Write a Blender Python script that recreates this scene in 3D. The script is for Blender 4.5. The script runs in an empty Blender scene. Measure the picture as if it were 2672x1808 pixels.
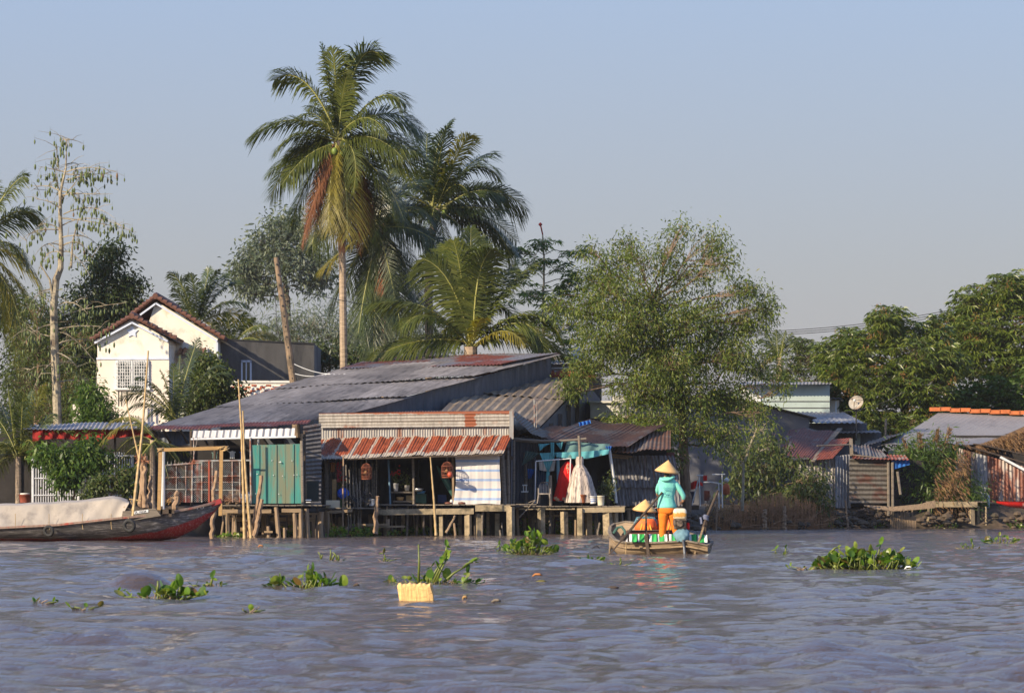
import bpy, math, random
import numpy as np
from mathutils import Vector, Matrix
R = math.radians
sc = bpy.context.scene
col = sc.collection
# ------------------------------------------------------------------ camera
F, HX, HY, CH = 9500.0, 1336.0, 1306.0, 1.15      # focal length in photo px, principal column, horizon row, eye height
cam_d = bpy.data.cameras.new('camera'); cam = bpy.data.objects.new('camera', cam_d); col.objects.link(cam)
cam_d.sensor_width = 36; cam_d.lens = 36*F/2672; cam_d.clip_start = 0.5; cam_d.clip_end = 6000
cam.location = (0, 0, CH); cam.rotation_euler = (R(90), 0, 0)
cam_d.shift_y = (HY-904)/2672
sc.camera = cam
cam_d.dof.use_dof = True; cam_d.dof.focus_distance = 112; cam_d.dof.aperture_fstop = 9
# ------------------------------------------------------------------ sky and sun
SUN_AZ, SUN_EL = 49, 25          # degrees to the left of straight behind the camera, height
w = bpy.data.worlds.new('World'); sc.world = w; w.use_nodes = True
nt = w.node_tree; nt.nodes.clear()
o = nt.nodes.new('ShaderNodeOutputWorld'); bg = nt.nodes.new('ShaderNodeBackground'); sky = nt.nodes.new('ShaderNodeTexSky')
sky.sky_type = 'NISHITA'; sky.sun_disc = False; sky.sun_elevation = R(SUN_EL); sky.sun_rotation = R(180+SUN_AZ)
sky.air_density = 1.2; sky.dust_density = 2.2; sky.ozone_density = 2.0; sky.altitude = 0
# city haze low in the sky: the whole dome is a little greyer and pinker near the horizon
tc = nt.nodes.new('ShaderNodeTexCoord'); sep = nt.nodes.new('ShaderNodeSeparateXYZ'); nt.links.new(tc.outputs['Generated'], sep.inputs[0])
rmp = nt.nodes.new('ShaderNodeValToRGB'); nt.links.new(sep.outputs[2], rmp.inputs[0])
e = rmp.color_ramp.elements
e[0].position = 0.0; e[0].color = (3.35, 2.95, 3.0, 1)
e[1].position = 0.14; e[1].color = (2.75, 3.5, 5.1, 1)
a_ = e.new(0.06); a_.color = (3.1, 3.2, 3.6, 1)
a_ = e.new(0.3); a_.color = (3.2, 4.9, 9.2, 1)
a_ = e.new(0.6); a_.color = (1.2, 2.2, 5.0, 1)
mx = nt.nodes.new('ShaderNodeMix'); mx.data_type = 'RGBA'; mx.inputs[0].default_value = 0.8
nt.links.new(sky.outputs[0], mx.inputs[6]); nt.links.new(rmp.outputs[0], mx.inputs[7])
nt.links.new(mx.outputs[2], bg.inputs[0]); bg.inputs[1].default_value = 0.105
nt.links.new(bg.outputs[0], o.inputs[0])
sd = bpy.data.lights.new('sun', 'SUN'); sd.energy = 5.0; sd.angle = R(0.6); sd.color = (1.0, 0.84, 0.62)
sun = bpy.data.objects.new('sun', sd); col.objects.link(sun)
az, el = R(SUN_AZ), R(SUN_EL)
to_sun = Vector((-math.sin(az)*math.cos(el), -math.cos(az)*math.cos(el), math.sin(el)))
sun.rotation_euler = to_sun.to_track_quat('Z', 'Y').to_euler()
vs = sc.view_settings; vs.view_transform = 'Standard'; vs.look = 'None'; vs.exposure = 0.46; vs.gamma = 1.0
sc.cycles.max_bounces = 6; sc.cycles.transparent_max_bounces = 8; sc.cycles.sample_clamp_indirect = 6.0
# ------------------------------------------------------------------ places in the photograph -> metres
def P(px, py, Y): return Vector(((px-HX)*Y/F, Y, CH-(py-HY)*Y/F))
def X_(px, Y): return (px-HX)*Y/F
def Z_(py, Y): return CH-(py-HY)*Y/F
_sx = [-400, 0, 600, 870, 1100, 1400, 1700, 1900, 2300, 3100]
_sy = [1404, 1404, 1402, 1399, 1396, 1394, 1388, 1382, 1378, 1377]
def S(px): return F*CH/(float(np.interp(px, _sx, _sy))-HY)      # distance of the shore line at a column of the photo
rnd = random.Random(7)
# ------------------------------------------------------------------ mesh builder
ORG = {}
class MB:
    def __init__(s): s.v = []; s.f = []
    def poly(s, pts):
        n = len(s.v); s.v += [tuple(p) for p in pts]; s.f.append(tuple(range(n, n+len(pts))))
    def add(s, vs, fs):
        n = len(s.v); s.v += [tuple(p) for p in vs]; s.f += [tuple(i+n for i in f) for f in fs]
    def box(s, x0, x1, y0, y1, z0, z1):
        s.add([(x0,y0,z0),(x1,y0,z0),(x1,y1,z0),(x0,y1,z0),(x0,y0,z1),(x1,y0,z1),(x1,y1,z1),(x0,y1,z1)],
              [(3,2,1,0),(4,5,6,7),(0,1,5,4),(1,2,6,5),(2,3,7,6),(3,0,4,7)])
    def pbox(s, px0, py0, px1, py1, Y, d=0.1):      # front face at distance Y over a rectangle of the photo, d metres deep
        s.box(X_(px0,Y), X_(px1,Y), Y, Y+d, Z_(max(py0,py1),Y), Z_(min(py0,py1),Y))
    def beam(s, a, b, w=0.1, h=None, up=Vector((0,0,1))):
        h = h or w; a = Vector(a); b = Vector(b); d = (b-a)
        if d.length < 1e-6: return
        d.normalize(); sd_ = d.cross(up)
        if sd_.length < 1e-3: sd_ = d.cross(Vector((0,1,0)))
        sd_.normalize(); u = sd_.cross(d)
        q = [sd_*w/2+u*h/2, -sd_*w/2+u*h/2, -sd_*w/2-u*h/2, sd_*w/2-u*h/2]
        s.add([a+k for k in q]+[b+k for k in q], [(0,1,2,3),(7,6,5,4),(0,4,5,1),(1,5,6,2),(2,6,7,3),(3,7,4,0)])
    def tube(s, pts, r, n=6, cap=True):
        pts = [Vector(p) for p in pts]; m = len(pts)
        rs = [r]*m if not hasattr(r, '__len__') else list(r)
        if len(rs) != m: rs = [rs[0]+(rs[-1]-rs[0])*i/(m-1) for i in range(m)]
        base = len(s.v); u = None
        for i, p in enumerate(pts):
            t = (pts[min(i+1, m-1)]-pts[max(i-1, 0)])
            if t.length < 1e-9: t = Vector((0,0,1))
            t.normalize()
            if u is None:
                u = t.cross(Vector((0,1,0)));  u = u if u.length > 0.1 else t.cross(Vector((1,0,0)))
            u = (u-t*u.dot(t))
            if u.length < 1e-6: u = t.orthogonal()
            u.normalize(); v = t.cross(u)
            for k in range(n):
                an = 2*math.pi*k/n; s.v.append(tuple(p+(u*math.cos(an)+v*math.sin(an))*rs[i]))
        for i in range(m-1):
            for k in range(n):
                a = base+i*n+k; b = base+i*n+(k+1)%n; s.f.append((a, b, b+n, a+n))
        if cap:
            s.f.append(tuple(base+k for k in range(n-1, -1, -1))); s.f.append(tuple(base+(m-1)*n+k for k in range(n)))
    def ptube(s, pts, r, n=6):      # points given as photo column, row, distance
        s.tube([P(*p) for p in pts], r, n)
    def lathe(s, prof, c, n=16, sx=1, sy=1, M=None):
        base = len(s.v); c = Vector(c)
        for (r, z) in prof:
            for k in range(n):
                an = 2*math.pi*k/n; q = Vector((r*math.cos(an)*sx, r*math.sin(an)*sy, z))
                if M is not None: q = M @ q
                s.v.append(tuple(c+q))
        for i in range(len(prof)-1):
            for k in range(n):
                a = base+i*n+k; b = base+i*n+(k+1)%n; s.f.append((a, b, b+n, a+n))
        s.f.append(tuple(base+k for k in range(n-1, -1, -1))); s.f.append(tuple(base+(len(prof)-1)*n+k for k in range(n)))
    def torus(s, c, R1, r, axis=Vector((0,1,0)), n=24, m=8):
        pts = []; axis = Vector(axis).normalized(); u = axis.orthogonal().normalized(); v = axis.cross(u); base = len(s.v); c = Vector(c)
        for i in range(n):
            a = 2*math.pi*i/n; d = u*math.cos(a)+v*math.sin(a)
            for k in range(m):
                b = 2*math.pi*k/m; s.v.append(tuple(c+d*(R1+r*math.cos(b))+axis*r*math.sin(b)))
        for i in range(n):
            for k in range(m):
                s.f.append((base+i*m+k, base+i*m+(k+1)%m, base+((i+1)%n)*m+(k+1)%m, base+((i+1)%n)*m+k))
    def sheet(s, c00, c10, c11, c01, per=0.09, amp=0.011, nv=4, bend=0.0, jag=0.0, seed=1, off=None, steps=4, t=0.006):
        """corrugated sheet: ridges run from the 0-edge (c00..c10) to the 1-edge (c01..c11)."""
        c00, c10, c11, c01 = map(Vector, (c00, c10, c11, c01)); rr = random.Random(seed)
        L = max((c10-c00).length, (c11-c01).length); n = max(2, int(L/per*steps)); nrm = (c10-c00).cross(c01-c00).normalized()
        if nrm.z < 0 or (abs(nrm.z) < 0.05 and nrm.y > 0): nrm = -nrm
        ph = [rr.uniform(0, 6.28) for _ in range(4)]
        rows = []
        for side in (0, -1):
            base = len(s.v)
            for j in range(nv+1):
                v = j/nv
                for i in range(n+1):
                    u = i/n
                    vv = v
                    if jag and (j == 0): vv = v - jag*(math.floor(u*L/0.8*1.0+ph[0]) % 3 - 1)*0.5
                    p = (c00*(1-u)+c10*u)*(1-vv)+(c01*(1-u)+c11*u)*vv
                    h = amp*math.cos(2*math.pi*i/steps) + bend*(math.sin(u*5+ph[1])*math.sin(v*3+ph[2])+0.5*math.sin(u*13+ph[3]))
                    h += side*t
                    if off: h += off(u, v)
                    s.v.append(tuple(p+nrm*h))
            for j in range(nv):
                for i in range(n):
                    a = base+j*(n+1)+i; q = (a, a+1, a+n+2, a+n+1); s.f.append(q if side == 0 else q[::-1])
        return nrm
    def psheet(s, a, b, c, d, **k): return s.sheet(P(*a), P(*b), P(*c), P(*d), **k)
    def build(s, name, mat, parent=None, smooth=False, label=None):
        if not s.v: raise ValueError('empty '+name)
        V = np.array(s.v, dtype=np.float64)
        if parent is None:
            mn, mxx = V.min(0), V.max(0); org = Vector(((mn[0]+mxx[0])/2, (mn[1]+mxx[1])/2, mn[2]))
        else: org = ORG[parent.name]
        V -= np.array(org)
        me = bpy.data.meshes.new(name); me.from_pydata(V.tolist(), [], s.f); me.validate()
        if smooth: me.polygons.foreach_set('use_smooth', [True]*len(me.polygons))
        for m in (mat if isinstance(mat, (list, tuple)) else [mat]): me.materials.append(m)
        o = bpy.data.objects.new(name, me); col.objects.link(o)
        if parent is None: o.location = org
        else: o.parent = parent
        ORG[o.name] = org
        if label: o['label'] = label
        return o
def tag(o, label, cat, group=None, kind=None):
    if label: o['label'] = label
    if cat: o['category'] = cat
    if group: o['group'] = group
    if kind: o['kind'] = kind
    return o
def thing(name, label, cat, loc, group=None):
    o = bpy.data.objects.new(name, None); col.objects.link(o); o.empty_display_size = 0.2
    o.location = loc; ORG[o.name] = Vector(loc); return tag(o, label, cat, group)
def struct(name, mb, mat, smooth=False):
    o = mb.build(name, mat, None, smooth); o['kind'] = 'structure'; return o
def copy_tree(o, loc=None, rotz=None, parent=None, label=None, scale=None):
    c = o.copy(); col.objects.link(c); c.parent = parent
    for ch in list(o.children): copy_tree(ch, parent=c)
    if loc is not None: c.location = loc
    if rotz is not None: c.rotation_euler = (0, 0, rotz)
    if scale: c.scale = (scale, scale, scale)
    if label: c['label'] = label
    return c
def npmesh(name, V, Fc, mat, parent=None, smooth=False, mi=None):
    """V (n,3) and quads Fc (m,4) as numpy; mat one or several"""
    if parent is None:
        mn, mxx = V.min(0), V.max(0); org = np.array([(mn[0]+mxx[0])/2, (mn[1]+mxx[1])/2, mn[2]])
    else: org = np.array(ORG[parent.name])
    me = bpy.data.meshes.new(name); me.vertices.add(len(V)); me.vertices.foreach_set('co', (V-org).astype(np.float32).ravel())
    k = Fc.shape[1]; me.loops.add(Fc.size); me.loops.foreach_set('vertex_index', Fc.astype(np.int32).ravel())
    me.polygons.add(len(Fc)); me.polygons.foreach_set('loop_start', np.arange(0, Fc.size, k, dtype=np.int32)); me.polygons.foreach_set('loop_total', np.full(len(Fc), k, dtype=np.int32))
    if smooth: me.polygons.foreach_set('use_smooth', np.ones(len(Fc), dtype=bool))
    if mi is not None: me.polygons.foreach_set('material_index', mi.astype(np.int32))
    me.update(calc_edges=True)
    for m in (mat if isinstance(mat, (list, tuple)) else [mat]): me.materials.append(m)
    o = bpy.data.objects.new(name, me); col.objects.link(o)
    if parent is None: o.location = Vector(org)
    else: o.parent = parent
    ORG[o.name] = Vector(org); return o
# ------------------------------------------------------------------ materials
def _new(name):
    m = bpy.data.materials.new(name); m.use_nodes = True; t = m.node_tree; t.nodes.clear()
    out = t.nodes.new('ShaderNodeOutputMaterial'); b = t.nodes.new('ShaderNodeBsdfPrincipled'); t.links.new(b.outputs[0], out.inputs[0])
    return m, t, b, out
def _noise(t, scale, stretch=(1,1,1), detail=6, rough=0.6, dist=0.0):
    c = t.nodes.new('ShaderNodeTexCoord'); mp = t.nodes.new('ShaderNodeMapping'); mp.inputs['Scale'].default_value = stretch
    n = t.nodes.new('ShaderNodeTexNoise'); n.inputs['Scale'].default_value = scale; n.inputs['Detail'].default_value = detail; n.inputs['Roughness'].default_value = rough
    n.inputs['Distortion'].default_value = dist
    t.links.new(c.outputs['Object'], mp.inputs[0]); t.links.new(mp.outputs[0], n.inputs['Vector']); return n.outputs['Fac']
def _ramp(t, fac, stops):
    r = t.nodes.new('ShaderNodeValToRGB'); t.links.new(fac, r.inputs[0]); e = r.color_ramp.elements
    while len(e) > 1: e.remove(e[-1])
    e[0].position = stops[0][0]; e[0].color = (*stops[0][1], 1)
    for p, c in stops[1:]:
        k = e.new(p); k.color = (*c, 1)
    return r.outputs[0]
def _mix(t, fac, a, b, blend='MIX'):
    m = t.nodes.new('ShaderNodeMix'); m.data_type = 'RGBA'; m.blend_type = blend
    if isinstance(fac, float): m.inputs[0].default_value = fac
    else: t.links.new(fac, m.inputs[0])
    for k, x in ((6, a), (7, b)):
        if isinstance(x, tuple): m.inputs[k].default_value = (*x, 1)
        else: t.links.new(x, m.inputs[k])
    return m.outputs[2]
def _bump(t, b, fac, strength=0.3, dist=0.02):
    n = t.nodes.new('ShaderNodeBump'); n.inputs['Strength'].default_value = strength; n.inputs['Distance'].default_value = dist
    t.links.new(fac, n.inputs['Height']); t.links.new(n.outputs[0], b.inputs['Normal'])
def sc_(c, k): return tuple(min(1, x*k) for x in c)
def m_plain(name, c, rough=0.7, var=0.25, scale=6, stretch=(1,1,1), metal=0.0, bump=0.2, dirt=None, dscale=1.5, damt=0.5, dstretch=(1,1,1)):
    m, t, b, _ = _new(name); n = _noise(t, scale, stretch)
    cc = _ramp(t, n, [(0.3, sc_(c, 1-var)), (0.5, c), (0.7, sc_(c, 1+var))])
    if dirt:
        dn = _noise(t, dscale, dstretch, 7, 0.65); f = _ramp(t, dn, [(damt-0.06, (0,0,0)), (damt+0.1, (1,1,1))]); cc = _mix(t, f, cc, dirt)
    t.links.new(cc, b.inputs['Base Color']); b.inputs['Roughness'].default_value = rough; b.inputs['Metallic'].default_value = metal
    if bump: _bump(t, b, n, bump)
    return m
def m_wood(name, c, axis='x', var=0.4, rough=0.85):
    st = {'x': (0.6, 9, 9), 'y': (9, 0.6, 9), 'z': (9, 9, 0.6)}[axis]
    return m_plain(name, c, rough, var, 5, st, dirt=sc_(c, 0.45), dscale=3, damt=0.58, dstretch=tuple(x*0.4 for x in st), bump=0.4)
def m_rust(name, base, rust=(0.20, 0.055, 0.022), amt=0.5, scale=1.2, stretch=(1,1,0.5), metal=0.25, rough=0.55, soft=0.05, streak=0.35):
    m, t, b, _ = _new(name); n = _noise(t, scale, stretch, 8, 0.62); n2 = _noise(t, 14, (1,1,0.15), 4, 0.6); n3 = _noise(t, 5, (1,1,1), 6, 0.7)
    bc = _ramp(t, n2, [(0.3, sc_(base, 1-streak)), (0.65, sc_(base, 1+streak*0.5))])
    rc = _ramp(t, n3, [(0.3, sc_(rust, 0.55)), (0.5, rust), (0.72, sc_(rust, 1.5))])
    f = _ramp(t, n, [(amt-soft, (0,0,0)), (amt+soft, (1,1,1))])
    t.links.new(_mix(t, f, bc, rc), b.inputs['Base Color']); b.inputs['Roughness'].default_value = rough
    inv = t.nodes.new('ShaderNodeMath'); inv.operation = 'MULTIPLY_ADD'; inv.inputs[1].default_value = -metal; inv.inputs[2].default_value = metal
    t.links.new(f, inv.inputs[0]); t.links.new(inv.outputs[0], b.inputs['Metallic']); _bump(t, b, n3, 0.15)
    return m
def m_leaf(name, cols, trans=0.35, rough=0.45, scale=0.8, spec=0.35):
    """colour differs from leaf to leaf (random per leaf) and softly over the plant"""
    m, t, b, out = _new(name); g = t.nodes.new('ShaderNodeNewGeometry')
    n = len(cols); c = _ramp(t, g.outputs['Random Per Island'], [(i/max(1, n-1), cc) for i, cc in enumerate(cols)])
    nz = _noise(t, scale, (1,1,1), 3); f = _ramp(t, nz, [(0.35, (0.8,0.8,0.8)), (0.65, (1.15,1.15,1.0))]); c = _mix(t, 1.0, c, f, 'MULTIPLY')
    t.links.new(c, b.inputs['Base Color']); b.inputs['Roughness'].default_value = rough; b.inputs['Specular IOR Level'].default_value = spec
    tr = t.nodes.new('ShaderNodeBsdfTranslucent'); t.links.new(_mix(t, 1.0, c, (1.3, 1.5, 0.5), 'MULTIPLY'), tr.inputs[0])
    ms = t.nodes.new('ShaderNodeMixShader'); ms.inputs[0].default_value = trans
    t.links.new(b.outputs[0], ms.inputs[1]); t.links.new(tr.outputs[0], ms.inputs[2]); t.links.new(ms.outputs[0], out.inputs[0])
    return m
def m_stripes(name, stops, scale, axis=0, rough=0.85, trans=0.0, fold=0.0):
    """hard colour bands across one axis of the object; stops = [(pos, colour)...] over one repeat"""
    m, t, b, out = _new(name); c = t.nodes.new('ShaderNodeTexCoord'); s = t.nodes.new('ShaderNodeSeparateXYZ'); t.links.new(c.outputs['Object'], s.inputs[0])
    a = t.nodes.new('ShaderNodeMath'); a.operation = 'MULTIPLY'; a.inputs[1].default_value = scale; t.links.new(s.outputs[axis], a.inputs[0])
    f = t.nodes.new('ShaderNodeMath'); f.operation = 'FRACT'; t.links.new(a.outputs[0], f.inputs[0])
    r = t.nodes.new('ShaderNodeValToRGB'); r.color_ramp.interpolation = 'CONSTANT'; t.links.new(f.outputs[0], r.inputs[0]); e = r.color_ramp.elements
    while len(e) > 1: e.remove(e[-1])
    e[0].position = 0; e[0].color = (*stops[0][1], 1)
    for p, cc in stops[1:]:
        k = e.new(p); k.color = (*cc, 1)
    t.links.new(r.outputs[0], b.inputs['Base Color']); b.inputs['Roughness'].default_value = rough
    if trans:
        tr = t.nodes.new('ShaderNodeBsdfTranslucent'); t.links.new(r.outputs[0], tr.inputs[0]); ms = t.nodes.new('ShaderNodeMixShader'); ms.inputs[0].default_value = trans
        t.links.new(b.outputs[0], ms.inputs[1]); t.links.new(tr.outputs[0], ms.inputs[2]); t.links.new(ms.outputs[0], out.inputs[0])
    return m
def m_cloth(name, c, rough=0.9, var=0.15, trans=0.15):
    m, t, b, out = _new(name); n = _noise(t, 3, (1,1,1), 5); cc = _ramp(t, n, [(0.3, sc_(c, 1-var)), (0.7, sc_(c, 1+var))])
    t.links.new(cc, b.inputs['Base Color']); b.inputs['Roughness'].default_value = rough
    tr = t.nodes.new('ShaderNodeBsdfTranslucent'); t.links.new(cc, tr.inputs[0]); ms = t.nodes.new('ShaderNodeMixShader'); ms.inputs[0].default_value = trans
    t.links.new(b.outputs[0], ms.inputs[1]); t.links.new(tr.outputs[0], ms.inputs[2]); t.links.new(ms.outputs[0], out.inputs[0]); return m
M = {}
M['greyroof'] = m_rust('grey_corrugated_roof', (0.27,0.245,0.22), (0.17,0.155,0.14), 0.60, 0.7, (1,1,1), 0.0, 0.6, 0.12)
def m_streakroof(name, base, ang, rust=(0.20,0.10,0.06)):
    m, t, b, _ = _new(name); c = t.nodes.new('ShaderNodeTexCoord'); mp = t.nodes.new('ShaderNodeMapping'); mp.inputs['Rotation'].default_value = (0, 0, ang); t.links.new(c.outputs['Object'], mp.inputs[0])
    def nz(s, st, d=6, r=.65):
        m2 = t.nodes.new('ShaderNodeMapping'); m2.inputs['Scale'].default_value = st; t.links.new(mp.outputs[0], m2.inputs[0]); n = t.nodes.new('ShaderNodeTexNoise'); n.inputs['Scale'].default_value = s; n.inputs['Detail'].default_value = d; n.inputs['Roughness'].default_value = r; t.links.new(m2.outputs[0], n.inputs['Vector']); return n.outputs['Fac']
    a = _ramp(t, nz(3.5, (2.2,.12,1)), [(.30,sc_(base,.45)),(.48,base),(.70,sc_(base,1.35))]); big = _ramp(t, nz(.45, (1,1,1), 4), [(.38,(.72,.70,.68)),(.62,(1.12,1.1,1.08))]); cc = _mix(t, 1.0, a, big, 'MULTIPLY')
    # sheet to sheet differences: cells one sheet wide, two metres long
    vo = t.nodes.new('ShaderNodeTexVoronoi'); m3 = t.nodes.new('ShaderNodeMapping'); m3.inputs['Scale'].default_value = (1.2,.28,1); t.links.new(mp.outputs[0], m3.inputs[0]); vo.inputs['Scale'].default_value = 1.0; vo.distance = 'CHEBYCHEV'; vo.inputs['Randomness'].default_value = .35; t.links.new(m3.outputs[0], vo.inputs['Vector'])
    sepc = t.nodes.new('ShaderNodeSeparateColor'); t.links.new(vo.outputs['Color'], sepc.inputs[0]); cell = _ramp(t, sepc.outputs[0], [(0,(.78,.77,.76)),(1,(1.15,1.14,1.12))]); cc = _mix(t, 1.0, cc, cell, 'MULTIPLY')
    f = _ramp(t, nz(2.2, (2,.35,1), 7, .7), [(.62,(0,0,0)),(.70,(1,1,1))]); t.links.new(_mix(t, f, cc, rust), b.inputs['Base Color']); b.inputs['Roughness'].default_value = .62; _bump(t, b, nz(5, (2,.3,1)), .25, .02); return m
M['bigroof'] = m_streakroof('streaked_grey_roof', (0.27,0.245,0.225), .35, (0.17,0.11,0.08))
M['fibroroof'] = m_streakroof('streaked_brown_roof', (0.24,0.195,0.145), 0.1, (0.10,0.08,0.06))
M['greyroof2'] = m_rust('blue_grey_roof', (0.27,0.255,0.25), (0.18,0.17,0.17), 0.62, 0.8, (1,1,1), 0.0, 0.6, 0.15, 0.15)
M['rust'] = m_rust('red_rusty_sheet', (0.34,0.30,0.26), (0.25,0.060,0.022), 0.40, 0.9, (1,1,0.7))
M['rustdark'] = m_rust('dark_rusty_sheet', (0.20,0.16,0.13), (0.15,0.045,0.022), 0.40, 1.2, (1,1,0.7))
M['rustmix'] = m_rust('half_rusted_sheet', (0.34,0.33,0.32), (0.21,0.062,0.03), 0.52, 0.8, (1.6,1,0.35))
M['rustroof'] = m_rust('rust_streaked_roof', (0.30,0.28,0.28), (0.24,0.07,0.04), 0.5, 0.55, (1,1,1))
M['zinc'] = m_rust('weathered_zinc', (0.40,0.37,0.32), (0.26,0.085,0.035), 0.63, 1.0, (0.8,1,1.5), 0.1)
M['zincv'] = m_rust('upright_weathered_zinc', (0.36,0.34,0.31), (0.22,0.09,0.05), 0.60, 1.5, (2.5,1,0.25), 0.15)
M['zincdark'] = m_rust('dark_zinc', (0.17,0.155,0.14), (0.11,0.05,0.03), 0.58, 1.0, (1,1,2), 0.15)
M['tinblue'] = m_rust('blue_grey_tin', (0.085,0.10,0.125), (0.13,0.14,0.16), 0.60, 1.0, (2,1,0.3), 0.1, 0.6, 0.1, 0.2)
M['tinplate'] = m_rust('pale_tin', (0.30,0.30,0.31), (0.16,0.12,0.10), 0.62, 1.2, (2,1,0.3), 0.2)
M['fibro'] = m_rust('brown_fibre_cement_roof', (0.24,0.20,0.155), (0.13,0.105,0.08), 0.50, 1.6, (1,1,1), 0.0, 0.9, 0.12)
M['wood'] = m_wood('weathered_wood', (0.30,0.21,0.12))
M['woodv'] = m_wood('weathered_wood_upright', (0.30,0.21,0.13), 'z')
M['wooddark'] = m_wood('dark_wood', (0.075,0.052,0.036))
M['wooddarkv'] = m_wood('dark_wood_upright', (0.085,0.065,0.05), 'z')
M['greyplank'] = m_wood('grey_plank', (0.20,0.165,0.125))
M['stake'] = m_wood('stake_wood', (0.34,0.22,0.13), 'z')
M['concrete'] = m_plain('stained_concrete', (0.36,0.28,0.17), 0.9, 0.25, 8, dirt=(0.12,0.10,0.06), dscale=2.2, damt=0.55, bump=0.5)
M['concretedark'] = m_plain('dark_concrete', (0.125,0.12,0.115), 0.9, 0.2, 3, (1,1,0.25), dirt=(0.055,0.055,0.058), dscale=0.8, damt=0.5, dstretch=(1,1,0.3))
M['bamboo'] = m_plain('bamboo', (0.48,0.33,0.15), 0.5, 0.25, 4, (6,6,0.6), bump=0.1)
M['yellowwood'] = m_plain('yellow_timber', (0.40,0.24,0.09), 0.7, 0.25, 6, (1,6,6))
M['mud'] = m_plain('mud', (0.10,0.068,0.042), 0.8, 0.4, 2.5, bump=0.8, dirt=(0.05,0.04,0.025), dscale=1.0)
M['cream'] = m_plain('cream_plaster', (0.82,0.78,0.68), 0.9, 0.05, 2, dirt=(0.60,0.53,0.42), dscale=1.1, damt=0.57, bump=0.1)
M['beige'] = m_plain('beige_plaster', (0.80,0.71,0.60), 0.9, 0.04, 2, bump=0.1)
M['white'] = m_plain('white_paint', (0.74,0.74,0.72), 0.6, 0.08, 5, bump=0.05)
M['whitewall'] = m_plain('white_wall', (0.68,0.66,0.60), 0.9, 0.08, 3, dirt=(0.5,0.46,0.4), damt=0.62, bump=0.1)
M['bluewhite'] = m_plain('blue_white_trim', (0.60,0.66,0.78), 0.7, 0.05, 3, bump=0.05)
M['greenwall'] = m_plain('pale_green_wall', (0.42,0.50,0.46), 0.8, 0.06, 2, dirt=(0.34,0.40,0.37), damt=0.6, bump=0.05)
M['rooftile'] = m_plain('brown_roof_tile', (0.135,0.055,0.035), 0.7, 0.35, 9, bump=0.3)
M['redtile'] = m_plain('red_ridge_tile', (0.30,0.07,0.035), 0.8, 0.4, 6, dirt=(0.12,0.05,0.04), damt=0.55)
M['orangetile'] = m_plain('orange_ridge_tile', (0.58,0.16,0.045), 0.8, 0.25, 5)
M['glass'] = m_plain('dark_glass', (0.03,0.045,0.045), 0.12, 0.2, 2, bump=0)
M['teal'] = m_plain('teal_panel_paint', (0.045,0.25,0.21), 0.6, 0.2, 2, (4,1,0.35), dirt=(0.17,0.19,0.12), dscale=1.1, damt=0.45, dstretch=(3,1,0.5))
M['tealcloth'] = m_cloth('teal_cloth', (0.16,0.52,0.55), trans=0.3)
M['tealdark'] = m_cloth('dull_teal_tarpaulin', (0.15,0.27,0.25), trans=0.3)
M['bluecloth'] = m_cloth('blue_plastic', (0.03,0.17,0.55), trans=0.2)
M['redcloth'] = m_cloth('red_cloth', (0.30,0.018,0.014), trans=0.25)
M['reddress'] = m_cloth('red_dress_cloth', (0.75,0.012,0.01), trans=0.1)
M['gold'] = m_plain('gold_embroidery', (0.55,0.36,0.22), 0.7, 0.5, 30)
M['black'] = m_plain('black_rubber', (0.022,0.021,0.020), 0.75, 0.4, 10)
M['iron'] = m_plain('dark_iron', (0.06,0.055,0.05), 0.6, 0.5, 12, metal=0.4)
M['fence'] = m_plain('white_fence_paint', (0.62,0.63,0.66), 0.5, 0.15, 8, dirt=(0.25,0.14,0.08), dscale=6, damt=0.66)
M['mesh'] = m_plain('grey_wire', (0.33,0.33,0.30), 0.5, 0.3, 8, dirt=(0.25,0.08,0.04), dscale=3, damt=0.5)
M['barktree'] = m_plain('grey_brown_bark', (0.20,0.135,0.085), 0.95, 0.4, 6, (2,2,0.5), bump=0.6)
M['barkpale'] = m_plain('pale_bark', (0.34,0.29,0.20), 0.9, 0.35, 7, (1.5,1.5,1.2), dirt=(0.16,0.12,0.08), dscale=2.5, damt=0.55, bump=0.4)
M['barkdark'] = m_plain('dark_bark', (0.10,0.075,0.05), 0.95, 0.4, 5, bump=0.5)
M['darkinside'] = m_plain('shade_dark_interior', (0.028,0.024,0.022), 0.95, 0.4, 2, bump=0)  # near-black base colour stands in for the shade inside the huts
M['orangetex'] = m_plain('orange_vest', (0.95,0.16,0.03), 0.7, 0.1, 6)
M['yellow'] = m_plain('yellow_strap', (0.85,0.50,0.04), 0.6, 0.1, 6)
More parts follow.
